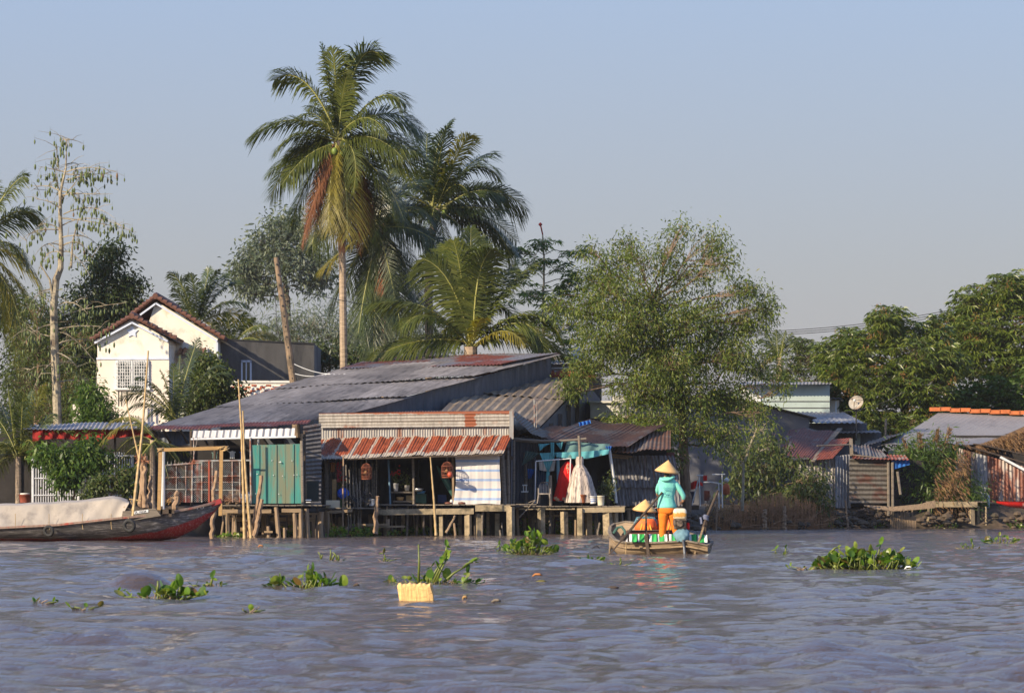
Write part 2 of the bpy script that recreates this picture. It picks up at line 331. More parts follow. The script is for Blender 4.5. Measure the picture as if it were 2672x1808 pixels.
# ------------------------------------------------------------------ water
def make_water():
    r = np.random.default_rng(3)
    ys = [14.0]
    while ys[-1] < 172: ys.append(ys[-1]*1.0032)
    ys = np.array([2.0, 6.0, 9.0, 11.5]+ys); yc = ys[:, None]
    u = np.linspace(-1, 1, 620); xs = 46*np.sinh(3.2*u)/math.sinh(3.2)
    X, Y = np.meshgrid(xs, ys); cell = np.maximum(np.gradient(ys)[:, None]*np.ones_like(X), np.gradient(xs)[None, :]*np.ones_like(X))
    # warp the domain so that no straight wave trains show
    Xw = X+0.35*np.sin(Y*0.9+1.3*np.sin(X*0.6))+0.8*np.sin(Y*0.23+2); Yw = Y+0.3*np.sin(X*1.1+Y*0.35)+0.5*np.sin(X*0.33+1)
    H = np.zeros_like(X)
    for i in range(130):
        lam = math.exp(r.uniform(math.log(0.14), math.log(2.4))); th = r.normal(math.pi*0.5, 0.75)      # crests mostly across the view
        k = 2*math.pi/lam; a = 0.0039*lam**0.55*r.uniform(0.5, 1.3)
        att = np.clip((lam/cell-2.2)/2.5, 0, 1)
        H += a*att*np.sin(k*(Xw*math.cos(th)+Yw*math.sin(th))+r.uniform(0, 6.28))
    H = H*(0.75+0.35*np.sin(X*0.21+Y*0.13)*np.sin(Y*0.19-X*0.08+1))
    H = H+0.35*np.abs(H)                         # sharper crests
    # swells: the hump at the lower left and the wake behind the small boat
    def swell(px, py, w, d, h, lean=0.0):
        nonlocal H
        y0 = F*CH/(py-HY); x0 = X_(px, y0); q = ((X-x0)/w)**2+((Y-y0-lean*(X-x0))/d)**2; H = H+h*np.exp(-q)
    swell(368, 1533, 0.34, 0.22, 0.15); swell(322, 1532, 0.18, 0.2, 0.09); swell(430, 1532, 0.3, 0.22, 0.07)
    swell(1560, 1452, 1.2, 0.6, 0.05, 0.3); swell(1950, 1449, 1.6, 0.8, 0.06, -0.2); swell(2130, 1444, 1.4, 0.8, 0.05); swell(1440, 1470, 1.3, 0.7, 0.05)
    fade = np.clip((Y-1.0)/3, 0, 1)
    V = np.stack([X, Y, H*fade-0.01], -1).reshape(-1, 3)
    ny, nx = X.shape; i = np.arange(ny-1)[:, None]*nx+np.arange(nx-1)[None, :]
    Fc = np.stack([i, i+1, i+nx+1, i+nx], -1).reshape(-1, 4)
    m, t, b, out = _new('muddy_river_water')
    b.inputs['Base Color'].default_value = (0.088, 0.062, 0.047, 1); b.inputs['Roughness'].default_value = 0.03; b.inputs['IOR'].default_value = 1.38
    b.inputs['Specular IOR Level'].default_value = 0.5
    n1 = _noise(t, 5.5, (0.55, 1, 1), 7, 0.72, 0.6); n2 = _noise(t, 13, (0.6, 1, 1), 4, 0.6)
    ad = t.nodes.new('ShaderNodeMath'); ad.operation = 'MULTIPLY_ADD'; ad.inputs[1].default_value = 0.35; t.links.new(n2, ad.inputs[0]); t.links.new(n1, ad.inputs[2])
    bp = t.nodes.new('ShaderNodeBump'); bp.inputs['Strength'].default_value = 0.8; bp.inputs['Distance'].default_value = 0.075
    t.links.new(ad.outputs[0], bp.inputs['Height']); t.links.new(bp.outputs[0], b.inputs['Normal'])
    o = npmesh('water', V, Fc, m, smooth=True); o['kind'] = 'structure'
    # still sheet far to the sides, so the river goes on past the finely rippled part
    for sx in (-1, 1):
        mb = MB(); mb.box(min(sx*45.9, sx*400), max(sx*45.9, sx*400), 2, 170, -0.4, -0.03); struct('water', mb, m)
    mb = MB(); mb.box(-400, 400, -200, 2.05, -0.4, -0.03); struct('water', mb, m)
make_water()
# ------------------------------------------------------------------ ground: river bank and land behind, one sheet
def make_ground():
    xs = np.concatenate([np.linspace(-400, -48, 8), np.linspace(-44, 44, 150), np.linspace(48, 400, 8)])
    vs_ = np.concatenate([np.linspace(-3, 8, 45), np.array([10, 14, 20, 30, 50, 90, 160, 300, 520])])
    X, Vv = np.meshgrid(xs, vs_); r = np.random.default_rng(5)
    pxs = HX+X*F/125.0
    shore = F*CH/(np.interp(pxs, _sx, _sy)-HY); back = np.interp(pxs, [-300, 60, 560, 700, 1560, 1640, 1700, 3000], [0.2, 0.5, 2.5, 6.0, 6.0, 2.5, 0.3, 0.3])
    Y = shore+back+Vv
    t_ = np.clip(Vv/2.4, -1, 1); Z = np.where(Vv < 0, -0.5+0.15*Vv*0, 0) + np.where(Vv >= 0, 0.95*(1-(1-np.clip(t_, 0, 1))**2), 0)
    Z = np.where(Vv < 0, Vv*0.35, Z); Z = Z+0.05*np.sin(X*2.1+Vv*3)*np.clip(Vv+1, 0, 1)+0.04*np.sin(X*5.3+Vv*1.7)+r.normal(0, 0.015, X.shape)
    V = np.stack([X, Y, Z-0.02], -1).reshape(-1, 3); ny, nx = X.shape; i = np.arange(ny-1)[:, None]*nx+np.arange(nx-1)[None, :]
    Fc = np.stack([i, i+1, i+nx+1, i+nx], -1).reshape(-1, 4)
    o = npmesh('ground', V, Fc, M['mud'], smooth=True); o['kind'] = 'structure'
make_ground()
# ------------------------------------------------------------------ plants
def leaf_arrays(pos, dirs, L, Wd, rng, droop=0.0, curl=True):
    """pos (n,3), dirs (n,3) -> two-quad bent leaves: n*6 verts, n*2 quads"""
    n = len(pos); d = dirs/np.linalg.norm(dirs, axis=1, keepdims=True)
    a = rng.normal(size=(n, 3)); s = np.cross(d, a); s /= np.linalg.norm(s, axis=1, keepdims=True)+1e-9
    L = np.broadcast_to(L, (n,))[:, None]; Wd = np.broadcast_to(Wd, (n,))[:, None]
    g = np.array([0, 0, -1.0])
    b0 = pos; mid = pos+d*L*0.5+g*L*droop*0.25; tip = pos+d*L+g*L*droop
    nn = np.cross(d, s)*Wd*0.25
    V = np.stack([b0, mid-s*Wd*0.5+nn, tip, mid+s*Wd*0.5+nn], 1).reshape(-1, 3)
    i = np.arange(n)[:, None]*4; Fc = np.concatenate([i, i+1, i+2, i+3], 1)
    return V, Fc
def leaf_mesh(name, pos, dirs, L, Wd, mat, parent, rng, droop=0.0, mi=None):
    V, Fc = leaf_arrays(pos, dirs, L, Wd, rng, droop); return npmesh(name, V, Fc, mat, parent, mi=mi)
def limb(mb, a, b, r0, r1, rng, n=5, seg=5, wob=0.06, sag=0.0):
    a = np.array(a); b = np.array(b); L = np.linalg.norm(b-a); pts = []
    for i in range(seg+1):
        t = i/seg; p = a*(1-t)+b*t
        if 0 < i < seg: p = p+rng.normal(size=3)*L*wob*0.5+np.array([0, 0, sag*math.sin(t*math.pi)*L])
        pts.append(p)
    mb.tube(pts, (r0, r1), n, cap=False); return pts
LM = {}
LM['willow'] = m_leaf('willow_like_leaf', [(0.065,0.105,0.020), (0.110,0.155,0.026), (0.170,0.210,0.040), (0.20,0.19,0.06)], 0.30)
LM['mango'] = m_leaf('mango_leaf', [(0.060,0.095,0.018), (0.095,0.135,0.022), (0.135,0.175,0.030), (0.18,0.20,0.045)], 0.22, 0.35)
LM['dark'] = m_leaf('dark_leaf', [(0.034,0.054,0.020), (0.055,0.080,0.026), (0.085,0.110,0.036)], 0.22)
LM['mid'] = m_leaf('mid_green_leaf', [(0.055,0.085,0.024), (0.090,0.120,0.032), (0.130,0.145,0.050)], 0.3)
LM['bright'] = m_leaf('bright_green_leaf', [(0.045,0.09,0.018), (0.085,0.15,0.028), (0.15,0.21,0.045)], 0.35)
LM['haze'] = m_leaf('haze_tinted_leaf', [(0.10,0.13,0.10), (0.14,0.17,0.12), (0.18,0.20,0.14)], 0.25)  # haze of distance put into the leaf colour, paler and bluer
LM['palm'] = m_leaf('palm_leaflet', [(0.055,0.075,0.018), (0.090,0.110,0.024), (0.140,0.150,0.035)], 0.30, 0.4, spec=0.3)
LM['palmdark'] = m_leaf('dark_palm_leaflet', [(0.036,0.055,0.020), (0.058,0.080,0.026), (0.090,0.112,0.035)], 0.25, 0.35, spec=0.5)
LM['palmyel'] = m_leaf('yellowing_palm_leaflet', [(0.17,0.15,0.03), (0.26,0.21,0.035), (0.20,0.18,0.04)], 0.35, 0.4)
LM['palmdead'] = m_leaf('dead_palm_leaflet', [(0.13,0.05,0.022), (0.20,0.075,0.035), (0.25,0.11,0.05)], 0.2, 0.8)
LM['orangeflower'] = m_leaf('orange_brown_flower', [(0.30,0.13,0.035), (0.22,0.11,0.03), (0.36,0.19,0.06)], 0.2, 0.8)
LM['drybrown'] = m_leaf('dry_brown_leaf', [(0.20,0.11,0.055), (0.28,0.17,0.09), (0.14,0.07,0.04)], 0.2, 0.8)
LM['water'] = m_leaf('hyacinth_leaf', [(0.045,0.10,0.014), (0.08,0.16,0.02), (0.14,0.25,0.025), (0.20,0.29,0.04), (0.26,0.30,0.06), (0.20,0.11,0.04)], 0.35, 0.3)
M['rachis'] = m_plain('palm_rachis', (0.26,0.25,0.06), 0.5, 0.2, 5)
M['rachisdead'] = m_plain('dead_palm_rachis', (0.25,0.12,0.06), 0.8, 0.2, 5)
M['palmtrunk'] = m_plain('ringed_palm_trunk', (0.36,0.27,0.185), 0.9, 0.30, 5, (0.8,0.8,5), bump=0.7, dirt=(0.20,0.15,0.10), dscale=1.5, damt=0.58)
M['coconut'] = m_plain('green_coconut', (0.16,0.22,0.035), 0.5, 0.2, 4)
def frond_arrays(base, ctrl, tip, Lf, rng, n=52, width=0.05, hang=0.5):
    t = np.linspace(0.10, 1.0, n)[:, None]; B, C, T = (np.array(q)[None, :] for q in (base, ctrl, tip))
    p = (1-t)**2*B+2*t*(1-t)*C+t*t*T; tan = 2*(1-t)*(C-B)+2*t*(T-C); tan /= np.linalg.norm(tan, axis=1, keepdims=True)+1e-9
    up = np.array([[0, 0, 1.0]]); side = np.cross(tan, up); sl = np.linalg.norm(side, axis=1, keepdims=True)
    # keep the side vector steady where the rib is upright
    ref = np.cross((np.array(tip)-np.array(base)), np.array([0, 0, 1.0])); ref /= np.linalg.norm(ref)+1e-9
    tw = rng.normal(0, 0.5)
    side = np.where(sl > 0.25, side/np.maximum(sl, 1e-6), ref[None, :]); nrm = np.cross(side, tan)
    side = side*math.cos(tw)+nrm*math.sin(tw); nrm = np.cross(side, tan)
    g = np.array([[0, 0, -1.0]]); Vs, Fs = [], []; k = 0
    tt = t[:, 0]; ln = Lf*1.18*(0.35+0.75*np.sin(np.clip(tt*1.15, 0, 1)*math.pi*0.62)**0.8)*np.clip((1.08-tt)*3.0, 0.28, 1)
    for sgn in (-1, 1):
        ang = np.radians(68-38*tt+rng.normal(0, 5, n))[:, None]
        d = tan*np.cos(ang)+sgn*side*np.sin(ang)+nrm*0.12+rng.normal(0, 0.06, (n, 3)); d /= np.linalg.norm(d, axis=1, keepdims=True)
        L = (ln*rng.uniform(0.85, 1.1, n))[:, None]; hg = hang*rng.uniform(0.6, 1.4, (n, 1))
        mid = p+d*L*0.5+g*L*hg*0.22; tp = p+d*L*0.86+g*L*hg*0.75; wv = tan*width*0.5; wv = np.broadcast_to(wv, (n, 3))
        V = np.stack([p-wv*0.7, p+wv*0.7, mid+wv, mid-wv, tp+wv*0.12, tp-wv*0.12], 1).reshape(-1, 3)
        i = np.arange(n)[:, None]*6+k; Fs.append(np.concatenate([i, i+1, i+2, i+3], 1)); Fs.append(np.concatenate([i+3, i+2, i+4, i+5], 1)); Vs.append(V); k += n*6
    # the rib
    m = 9; tr = np.linspace(0, 1, m)[:, None]; q = (1-tr)**2*B+2*tr*(1-tr)*C+tr*tr*T; rr = np.linspace(0.045, 0.008, m)*max(0.6, min(1.2, Lf)); ring = []
    for j in range(m):
        for a in range(4): ring.append(q[j]+np.array([math.cos(a*1.571+0.78)*rr[j], math.cos(a*1.571+0.78+1.0)*rr[j]*0.5, math.sin(a*1.571+0.78)*rr[j]]))
    Fr = []
    for j in range(m-1):
        for a in range(4): Fr.append((k+j*4+a, k+j*4+(a+1)%4, k+(j+1)*4+(a+1)%4, k+(j+1)*4+a))
    Vs.append(np.array(ring)); nf = sum(len(f) for f in Fs); Fs.append(np.array(Fr)); mi = np.concatenate([np.zeros(nf), np.ones(len(Fr))])
    return np.concatenate(Vs), np.concatenate(Fs), mi
KIND = {'g': ('palm', 'rachis'), 'k': ('palmdark', 'rachis'), 'y': ('palmyel', 'rachis'), 'd': ('palmdead', 'rachisdead')}
def palm(label, Y, crown, fronds, trunk=None, tr=(0.19, 0.14), Lf=0.85, nuts=0, seed=1, base_kind='g', n=52, width=0.05, group='coconut palms', extra=None, ext_len=(150, 230)):
    """crown (px,py); trunk [(px,py)...] from the ground up; fronds (tip px, tip py, ctrl px, ctrl py, depth of tip in m, kind)"""
    rng = np.random.default_rng(seed); c = P(*crown, Y); bz = max(0.9, 0)
    root = thing('coconut_palm', label, 'palm tree', (X_(trunk[0][0], Y) if trunk else c.x, Y, 0.9), group)
    mb = MB()
    if trunk: pts = [(X_(trunk[0][0], Y), Y, 0.8)]+[tuple(P(a, b, Y)) for a, b in trunk]+[tuple(c)]
    else: pts = [(c.x, Y, 0.8), tuple(c)]
    # trunk with a ring every 12 cm
    fine = []; rr = []; nseg = len(pts)-1
    for i in range(nseg):
        a, b = Vector(pts[i]), Vector(pts[i+1]); m = max(2, int((b-a).length/0.10))
        for j in range(m): fine.append(a.lerp(b, j/m))
    fine.append(Vector(pts[-1])); tot = len(fine)
    for j in range(tot):
        u = j/(tot-1); rr.append((tr[0]*(1-u)+tr[1]*u)*(1.0+0.06*(j % 2))*(1+0.5*max(0, 0.06-u)/0.06))
    mb.tube(fine, rr, 10); mb.build('trunk', M['palmtrunk'], root)
    fl = list(fronds)
    if extra:
        for i in range(extra):
            a = rng.uniform(-0.4, math.pi+0.4); L = rng.uniform(*ext_len); e_ = rng.uniform(0.1, 1.0)
            tx = crown[0]+math.cos(a)*L; ty = crown[1]-math.sin(a)*L*0.8+60; fl.append((tx, ty, crown[0]+math.cos(a)*L*0.55, crown[1]-math.sin(a)*L*0.55-50*e_, rng.uniform(-1.5, 3.5), base_kind))
    for f in fl:
        tx, ty, cx, cy, dy = f[:5]; kd = f[5] if len(f) > 5 else base_kind; lf, ra = KIND[kd]
        b = c+Vector((rng.normal(0, 0.08), rng.normal(0, 0.08), rng.normal(0, 0.1)))
        Lr = (P(tx, ty, Y)-c).length; wl = Lf*min(1.15, max(0.5, Lr/3.2)); hang = 0.55
        if kd == 'd': hang = 1.1; wl *= 0.5
        V, Fc, mi = frond_arrays(b, P(cx, cy, Y+dy*0.4), P(tx, ty, Y+dy), wl, rng, max(36, int(n*1.55*min(1.3, Lr/3.2))), width, hang)
        npmesh('frond', V, Fc, [LM[lf], M[ra]], root, mi=mi)
    for i in range(nuts):
        mb = MB(); a = rng.uniform(0, 6.28); q = c+Vector((math.cos(a)*0.3, math.sin(a)*0.3-0.15, -0.15-rng.uniform(0, 0.4)))
        mb.lathe([(0.02, -0.15), (0.09, -0.1), (0.125, 0), (0.10, 0.1), (0.02, 0.15)], q, 8); mb.build('coconut', M['coconut'], root, True)
    return root
def tree(name, label, cat, base, clumps, trunk, r0, leaf, lsize, twigs, per, seed=1, bark='barktree', group=None, droop=0.3, dirs='out', extra=None, leafbias=0.5, mtop=0.04, wob=0.10, twig_r=0.012, part='leaves', spread=0.3):
    """base (px, Y); trunk [(px,py,dy)...]; clumps (px,py,rx,ry[px],depth offset,weight)"""
    rng = np.random.default_rng(seed); px0, Y = base; root = thing(name, label, cat, (X_(px0, Y), Y, 0.9), group)
    mb = MB(); tp = [np.array((X_(px0, Y), Y, 0.75))]+[np.array(P(a, b, Y+d)) for a, b, d in trunk]
    radii = [r0*(1-(i/(len(tp)))*0.72) for i in range(len(tp))]; 
    fine, fr = [], []
    for i in range(len(tp)-1):
        for j in range(5):
            q = tp[i]+(tp[i+1]-tp[i])*j/5+rng.normal(size=3)*r0*0.12*(1 if j else 0); fine.append(q); fr.append((radii[i]*(5-j)+radii[i+1]*j)/5*rng.uniform(0.94, 1.06))
    fine.append(tp[-1]); fr.append(radii[-1]); mb.tube(fine, fr, 9)
    kk = F/Y; pos, dr, sz = [], [], []
    for cl in clumps:
        cx, cy, rx, ry, dY, wgt = cl[:6]; c = np.array(P(cx, cy, Y+dY)); rad = np.array([rx/kk, (rx+ry)*0.5/kk, ry/kk])
        # attach to the nearest trunk point that lies below
        cand = [i for i in range(len(fine)) if fine[i][2] < c[2]-0.15] or [0]
        j = min(cand, key=lambda q: np.linalg.norm(fine[q]-c)+0.3*rng.random()); pts = limb(mb, fine[j], c, min(fr[j]*0.5, 0.015+0.014*np.linalg.norm(fine[j]-c)), mtop*0.5, rng, 5, 5, wob)
        nt_ = max(2, int(twigs*wgt*1.9))
        for k in range(nt_):
            u = rng.normal(size=3); u /= np.linalg.norm(u); r_ = rng.random()**0.45; q = c+u*rad*r_
            st = pts[-1-int(rng.integers(0, 3))]; mp = (st+q)/2+rng.normal(size=3)*0.08
            if rng.random() < 0.75: mb.tube([st, mp, q], (twig_r, twig_r*0.3), 3, cap=False)
            m = max(1, int(per*rng.uniform(0.5, 1.5))); out = (q-c); out = out/(np.linalg.norm(out)+1e-6)
            if dirs == 'whorl':
                an = np.linspace(0, 6.28, m, endpoint=False)+rng.uniform(0, 6.28); el_ = rng.uniform(-0.35, 0.5, m)
                ax = np.stack([np.cos(an)*np.cos(el_), np.sin(an)*np.cos(el_), np.sin(el_)], 1)+out*0.25
                pos.append(np.repeat(q[None, :], m, 0)+ax*0.03); dr.append(ax)
            else:
                pp = q+rng.normal(size=(m, 3))*spread*lsize[0]*3.5; pos.append(pp)
                ax = rng.normal(size=(m, 3))*0.8+out*0.6+np.array([0, 0, -0.35]); dr.append(ax)
            sz.append(rng.uniform(0.7, 1.25, m))
    mb.build('trunk', M[bark], root)
    pos = np.concatenate(pos); dr = np.concatenate(dr); sz = np.concatenate(sz)
    leaf_mesh(part, pos, dr, lsize[0]*sz, lsize[1]*sz, LM[leaf], root, rng, droop)
    if extra: extra(root, clumps, Y, rng)
    return root
# ------------------------------------------------------------------ coconut palms
palm('tallest coconut palm with red dead fronds hanging round its pale bare trunk', 140, (880, 368),
 [(840,118,862,230,0.5),(868,128,880,210,-0.5),(975,150,900,95,1.0,'k'),(988,140,925,95,-0.5),(717,209,800,150,0.6),(651,360,765,265,-0.5),(1058,272,985,190,-0.8),
  (1100,349,1020,235,1.0,'k'),(1108,420,1010,300,1.5,'k'),(718,400,770,315,-1.0),(706,518,765,355,0.5),(737,480,800,385,-1.0),(1056,578,1000,420,-0.8),(922,503,945,370,-1.6),
  (857,600,858,440,-1.2,'y'),(789,640,828,455,-1.3,'d'),(800,600,835,450,-1.0,'d'),(892,652,893,480,-0.9,'d'),(937,655,935,470,0.2,'d'),(815,635,850,470,-0.4),(1010,352,955,255,-1.6),(800,290,838,250,-1.5),
  (960,600,960,430,0.6,'d'),(760,590,800,430,1.4,'k'),(1000,560,980,400,1.2,'k'),(905,200,893,240,-1.0),(925,250,900,230,2,'k'),(870,560,868,430,-0.4,'d'),(905,620,912,480,-1.2,'y'),(845,300,850,300,2,'k'),(985,640,950,440,1.8,'k')],
 trunk=[(897,960),(894,700)], tr=(0.155,0.12), nuts=9, seed=11, Lf=0.98, n=62, extra=9, ext_len=(130,215))
palm('coconut palm with dark fronds spreading right, behind the tallest palm', 147, (1140, 545),
 [(1178,317,1120,380,0.5),(1165,335,1140,420,-0.8),(1226,355,1195,385,-0.5,'y'),(1306,469,1235,370,0.5,'k'),(1372,549,1285,440,-0.5,'k'),(1320,549,1235,535,-1,'k'),(1341,703,1310,545,0.8,'k'),
  (966,405,1060,425,1.2,'k'),(1092,446,1110,470,-0.6,'k'),(1075,640,1090,540,-0.9,'k'),(1115,660,1125,560,-1.3,'k'),(1115,350,1108,420,1.6),(1215,640,1200,560,-1.0,'k'),(1020,520,1080,440,0.8,'k'),
  (1255,610,1210,520,1.5,'k'),(1165,690,1160,600,-0.8,'k'),(1285,400,1225,400,2,'k'),(1040,600,1070,500,1.6,'k'),(1130,400,1130,440,2,'k'),(1190,430,1170,460,-1.5)],
 trunk=[(1122,960),(1118,760),(1122,640)], tr=(0.2,0.15), nuts=5, seed=12, Lf=1.0, base_kind='k', extra=16, ext_len=(130,215))
palm('lower coconut palm with drooping brown and green fronds behind the tall pale trunk', 144, (988, 592),
 [(835,705,905,640,-0.5,'y'),(860,806,905,700,0.3),(935,870,950,740,-0.7),(975,925,975,780,-0.5,'k'),(1098,795,1050,650,-0.5),(1045,850,1020,700,-1.0,'k'),(1035,423,1000,480,0.8,'k'),(1110,470,1050,470,1,'k'),
  (1000,766,998,680,-1.2,'d'),(1060,880,1030,720,0.5),(1085,700,1050,600,-0.8,'k'),(960,790,965,690,0.6,'k'),(900,560,930,540,1.2,'k'),(1010,840,1005,700,0.8,'k'),(940,470,960,500,1.2,'k'),(1125,620,1060,560,1.3,'k'),(895,760,930,670,1.4,'k'),
  (1080,560,1040,540,-1.2,'k'),(1130,860,1080,700,1,'k'),(1030,780,1015,680,-1.6,'k'),(985,860,988,700,1.4,'k')],
 trunk=[(1003,960),(1003,800)], tr=(0.15,0.12), nuts=6, seed=13, Lf=1.0, base_kind='k', extra=12, ext_len=(120,190))
palm('low coconut palm with huge arching fronds just behind the big metal roof', 135.6, (1228, 905),
 [(1103,675,1190,700,-0.5),(1184,629,1212,720,-0.6),(1229,595,1228,740,0.5),(1281,652,1232,700,-1.0),(966,800,1110,745,0.5),(1046,860,1115,760,-1.0),(972,938,1080,865,-0.6),(1424,925,1385,760,-0.7),
  (1458,870,1390,755,-0.2),(1490,940,1370,830,0.8),(1345,835,1300,740,1.2),(1370,900,1320,820,-1.5,'y'),(1130,905,1180,800,1.0),(1090,930,1160,850,1.6,'k'),(1340,700,1270,740,1.4),(1160,640,1190,740,1.5),(1395,690,1290,760,1.0),(1255,620,1245,740,1.2,'k'),(1260,830,1250,830,-1,'y')],
 trunk=[(1228,960)], tr=(0.26,0.24), seed=14, Lf=1.05, n=66, width=0.055)
palm('coconut palm rising behind the white house roof, bright yellow-green fronds', 165, (515, 850),
 [(447,712,485,740,-0.5),(497,715,512,760,-0.8,'k'),(565,707,545,740,-0.5,'k'),(620,735,575,735,0.5,'k'),(642,799,590,755,-0.6),(661,840,600,790,0.5,'y'),(585,715,550,745,1.2,'k'),(425,800,470,780,0.5,'k'),(455,752,490,790,-1.0),(545,700,535,760,0.4,'k')],
 seed=15, Lf=1.0, tr=(0.2,0.17), base_kind='k')
palm('small coconut palm just right of the house roof, above the grey concrete wall', 163, (610, 905),
 [(530,860,570,840,0),(700,855,660,830,-0.5),(665,830,635,840,0.5),(590,815,600,850,-0.8,'k'),(720,880,670,850,0.5,'y'),(560,835,585,850,-1,'k'),(640,815,622,850,-0.3),(690,900,650,860,-1)], seed=16, Lf=0.8, tr=(0.2,0.18))
palm('half hidden coconut palm at the left edge with yellow-green fronds', 152, (-75, 640),
 [(63,461,25,470,-0.4),(104,577,60,500,0.4),(66,690,40,600,-0.6),(108,765,70,640,-0.3,'y'),(90,840,60,700,0.3,'y'),(70,700,60,620,-0.8,'k'),(-120,560,-60,520,0),(50,980,35,760,-0.6,'y'),(-140,700,-80,600,0.5),(60,900,45,720,-1),(-40,450,-20,520,0.6),(40,860,28,720,0.7,'y'),(-90,820,-60,680,0),(85,560,40,540,1.0)],
 trunk=[(-60,1100),(-70,800)], tr=(0.2,0.16), seed=17, Lf=0.95)
palm('young palm clump at the lower left edge beside the clay jar', 119, (48, 1190),
 [(118,1002,85,1080,0.3,'y'),(20,1010,30,1090,-0.3),(140,1080,110,1090,0.3,'k'),(190,1124,120,1120,-0.8),(-40,1080,0,1070,0.3),(60,1030,55,1100,-0.6),(85,1020,70,1100,0.6,'k'),(-30,1180,10,1120,0),(150,1180,115,1120,0.6,'k'),(0,1050,20,1100,0.9,'k')],
 seed=18, Lf=0.8, tr=(0.10,0.09), n=50, width=0.035, extra=16, ext_len=(60,130))
palm('young palm with dark spiky fronds in front of the white house', 131, (458, 1098),
 [(517,885,490,950,0.3,'k'),(419,967,440,1010,-0.3,'k'),(359,985,400,985,-0.3),(314,1040,370,995,0.2,'k'),(322,1085,370,1010,-0.6),(452,950,455,1020,-0.5,'k'),(485,960,472,1020,0.4,'k'),(575,955,530,950,0.5),(590,975,550,960,0.2),(385,1090,410,1040,-0.9),(340,1010,395,1000,0.6,'k'),(470,930,465,1010,0.8,'k'),(400,1000,430,1030,-0.6,'k')],
 seed=19, Lf=0.75, tr=(0.14,0.13), base_kind='k', n=56, width=0.035)
palm('young palm with a yellow-green frond arching over the white bar fence', 116.5, (398, 1148),
 [(253,1168,330,1065,-0.3,'y'),(301,1220,350,1140,0.2),(345,1240,372,1170,-0.6,'k'),(268,1120,330,1050,0.4,'y'),(475,1215,440,1140,0.3),(440,1250,425,1180,-0.5,'k'),(385,1255,392,1190,0.6),(290,1200,345,1110,0.6),(330,1090,360,1080,0.7),(500,1260,450,1180,0.8,'k'),(500,1190,450,1150,0.9,'y'),(360,1210,378,1170,1)],
 seed=20, Lf=0.62, tr=(0.09,0.08), n=54, width=0.03)
palm('far palm poking up right of the broad riverside tree', 178, (2035, 935),
 [(1985,885,2010,900,0),(2025,862,2028,900,0.5),(2050,865,2042,895,0),(2078,885,2060,900,-0.3),(1975,930,2000,905,0.3),(2080,920,2062,905,0.3),(2000,868,2015,900,0.6),(1970,985,1995,920,-0.5,'y'),(2065,870,2050,900,0.5)], seed=21, Lf=0.9, tr=(0.2,0.18), group='coconut palms')
palm('far palm tip showing above the mango trees at the right', 192, (2470, 860),
 [(2430,825,2450,835,0),(2455,808,2462,830,0.5),(2480,805,2476,830,0),(2500,820,2490,835,-0.3),(2510,835,2492,842,0.3)], seed=22, Lf=0.8, tr=(0.2,0.18), n=34, group='coconut palms')
# ------------------------------------------------------------------ the broad riverside tree
big = [(1600,690,50,55,0.5,.7),(1540,660,35,30,0,.3),(1680,690,70,55,-0.4,.9),(1760,640,55,55,0.4,.7),(1850,625,45,35,0,.4),(1885,690,50,50,-0.6,.6),(1790,720,80,55,0.4,.8),(1620,780,90,70,-0.6,1.5),(1540,820,60,60,0.3,1.1),
 (1700,800,90,60,0.6,1.4),(1880,790,60,50,0.6,.6),(1950,760,50,35,-0.2,.6),(2000,805,28,35,0,.4),(1960,840,55,45,0.4,.7),(1800,840,90,60,-0.7,1.2),(1580,900,80,70,-0.5,1.6),(1700,920,100,80,0.8,2.0),(1520,960,35,40,0.2,.6),(1830,930,90,70,0.2,1.4),
 (1920,930,60,50,-0.5,.9),(1985,960,55,45,0.3,.5),(2045,1005,30,35,0.0,.2),(1660,1010,80,50,-0.9,1.2),(1780,1030,110,60,-0.6,1.7),(1900,1040,80,55,0.3,1.2),(1980,1075,40,30,-0.5,.25),(1620,1100,50,30,-1.0,.35),(1710,1115,70,50,-1.4,1.2),
 (1640,1165,60,30,-1.8,.8),(1720,1190,55,40,-1.9,.8),(1570,1130,40,18,-1.6,.3),(1830,1125,60,40,-0.9,.6),(1900,1140,40,30,-0.6,.25),(1690,1150,60,35,-2.6,.8),(1630,1140,40,30,-2.6,.5),(1490,1010,35,30,-1.0,.5),(1640,640,40,35,0.5,.4),(1780,590,30,20,0,.18),(1870,650,40,40,.5,.4),(1570,740,60,50,.2,.8),(1655,850,80,60,-1,1.2),(1750,960,80,60,-1.2,1.2),(1890,870,60,40,.6,.6),(1450,800,40,40,1.0,.4)]
big = [(a, b, c, d, e_, w_*(.55 if b < 720 else .8 if b < 830 else 1.0)) for a, b, c, d, e_, w_ in big]
tree('riverside_tree', 'broad airy tree with tiny leaves standing over the standing paddler', 'tree', (1790, 131), big,
     [(1788,1250,0),(1782,1130,0),(1775,1040,0.1),(1745,950,0.2),(1720,860,0.3),(1700,780,0.3)], 0.21, 'willow', (0.145, 0.046), 58, 17, 31, 'barktree', droop=0.35, spread=0.38)
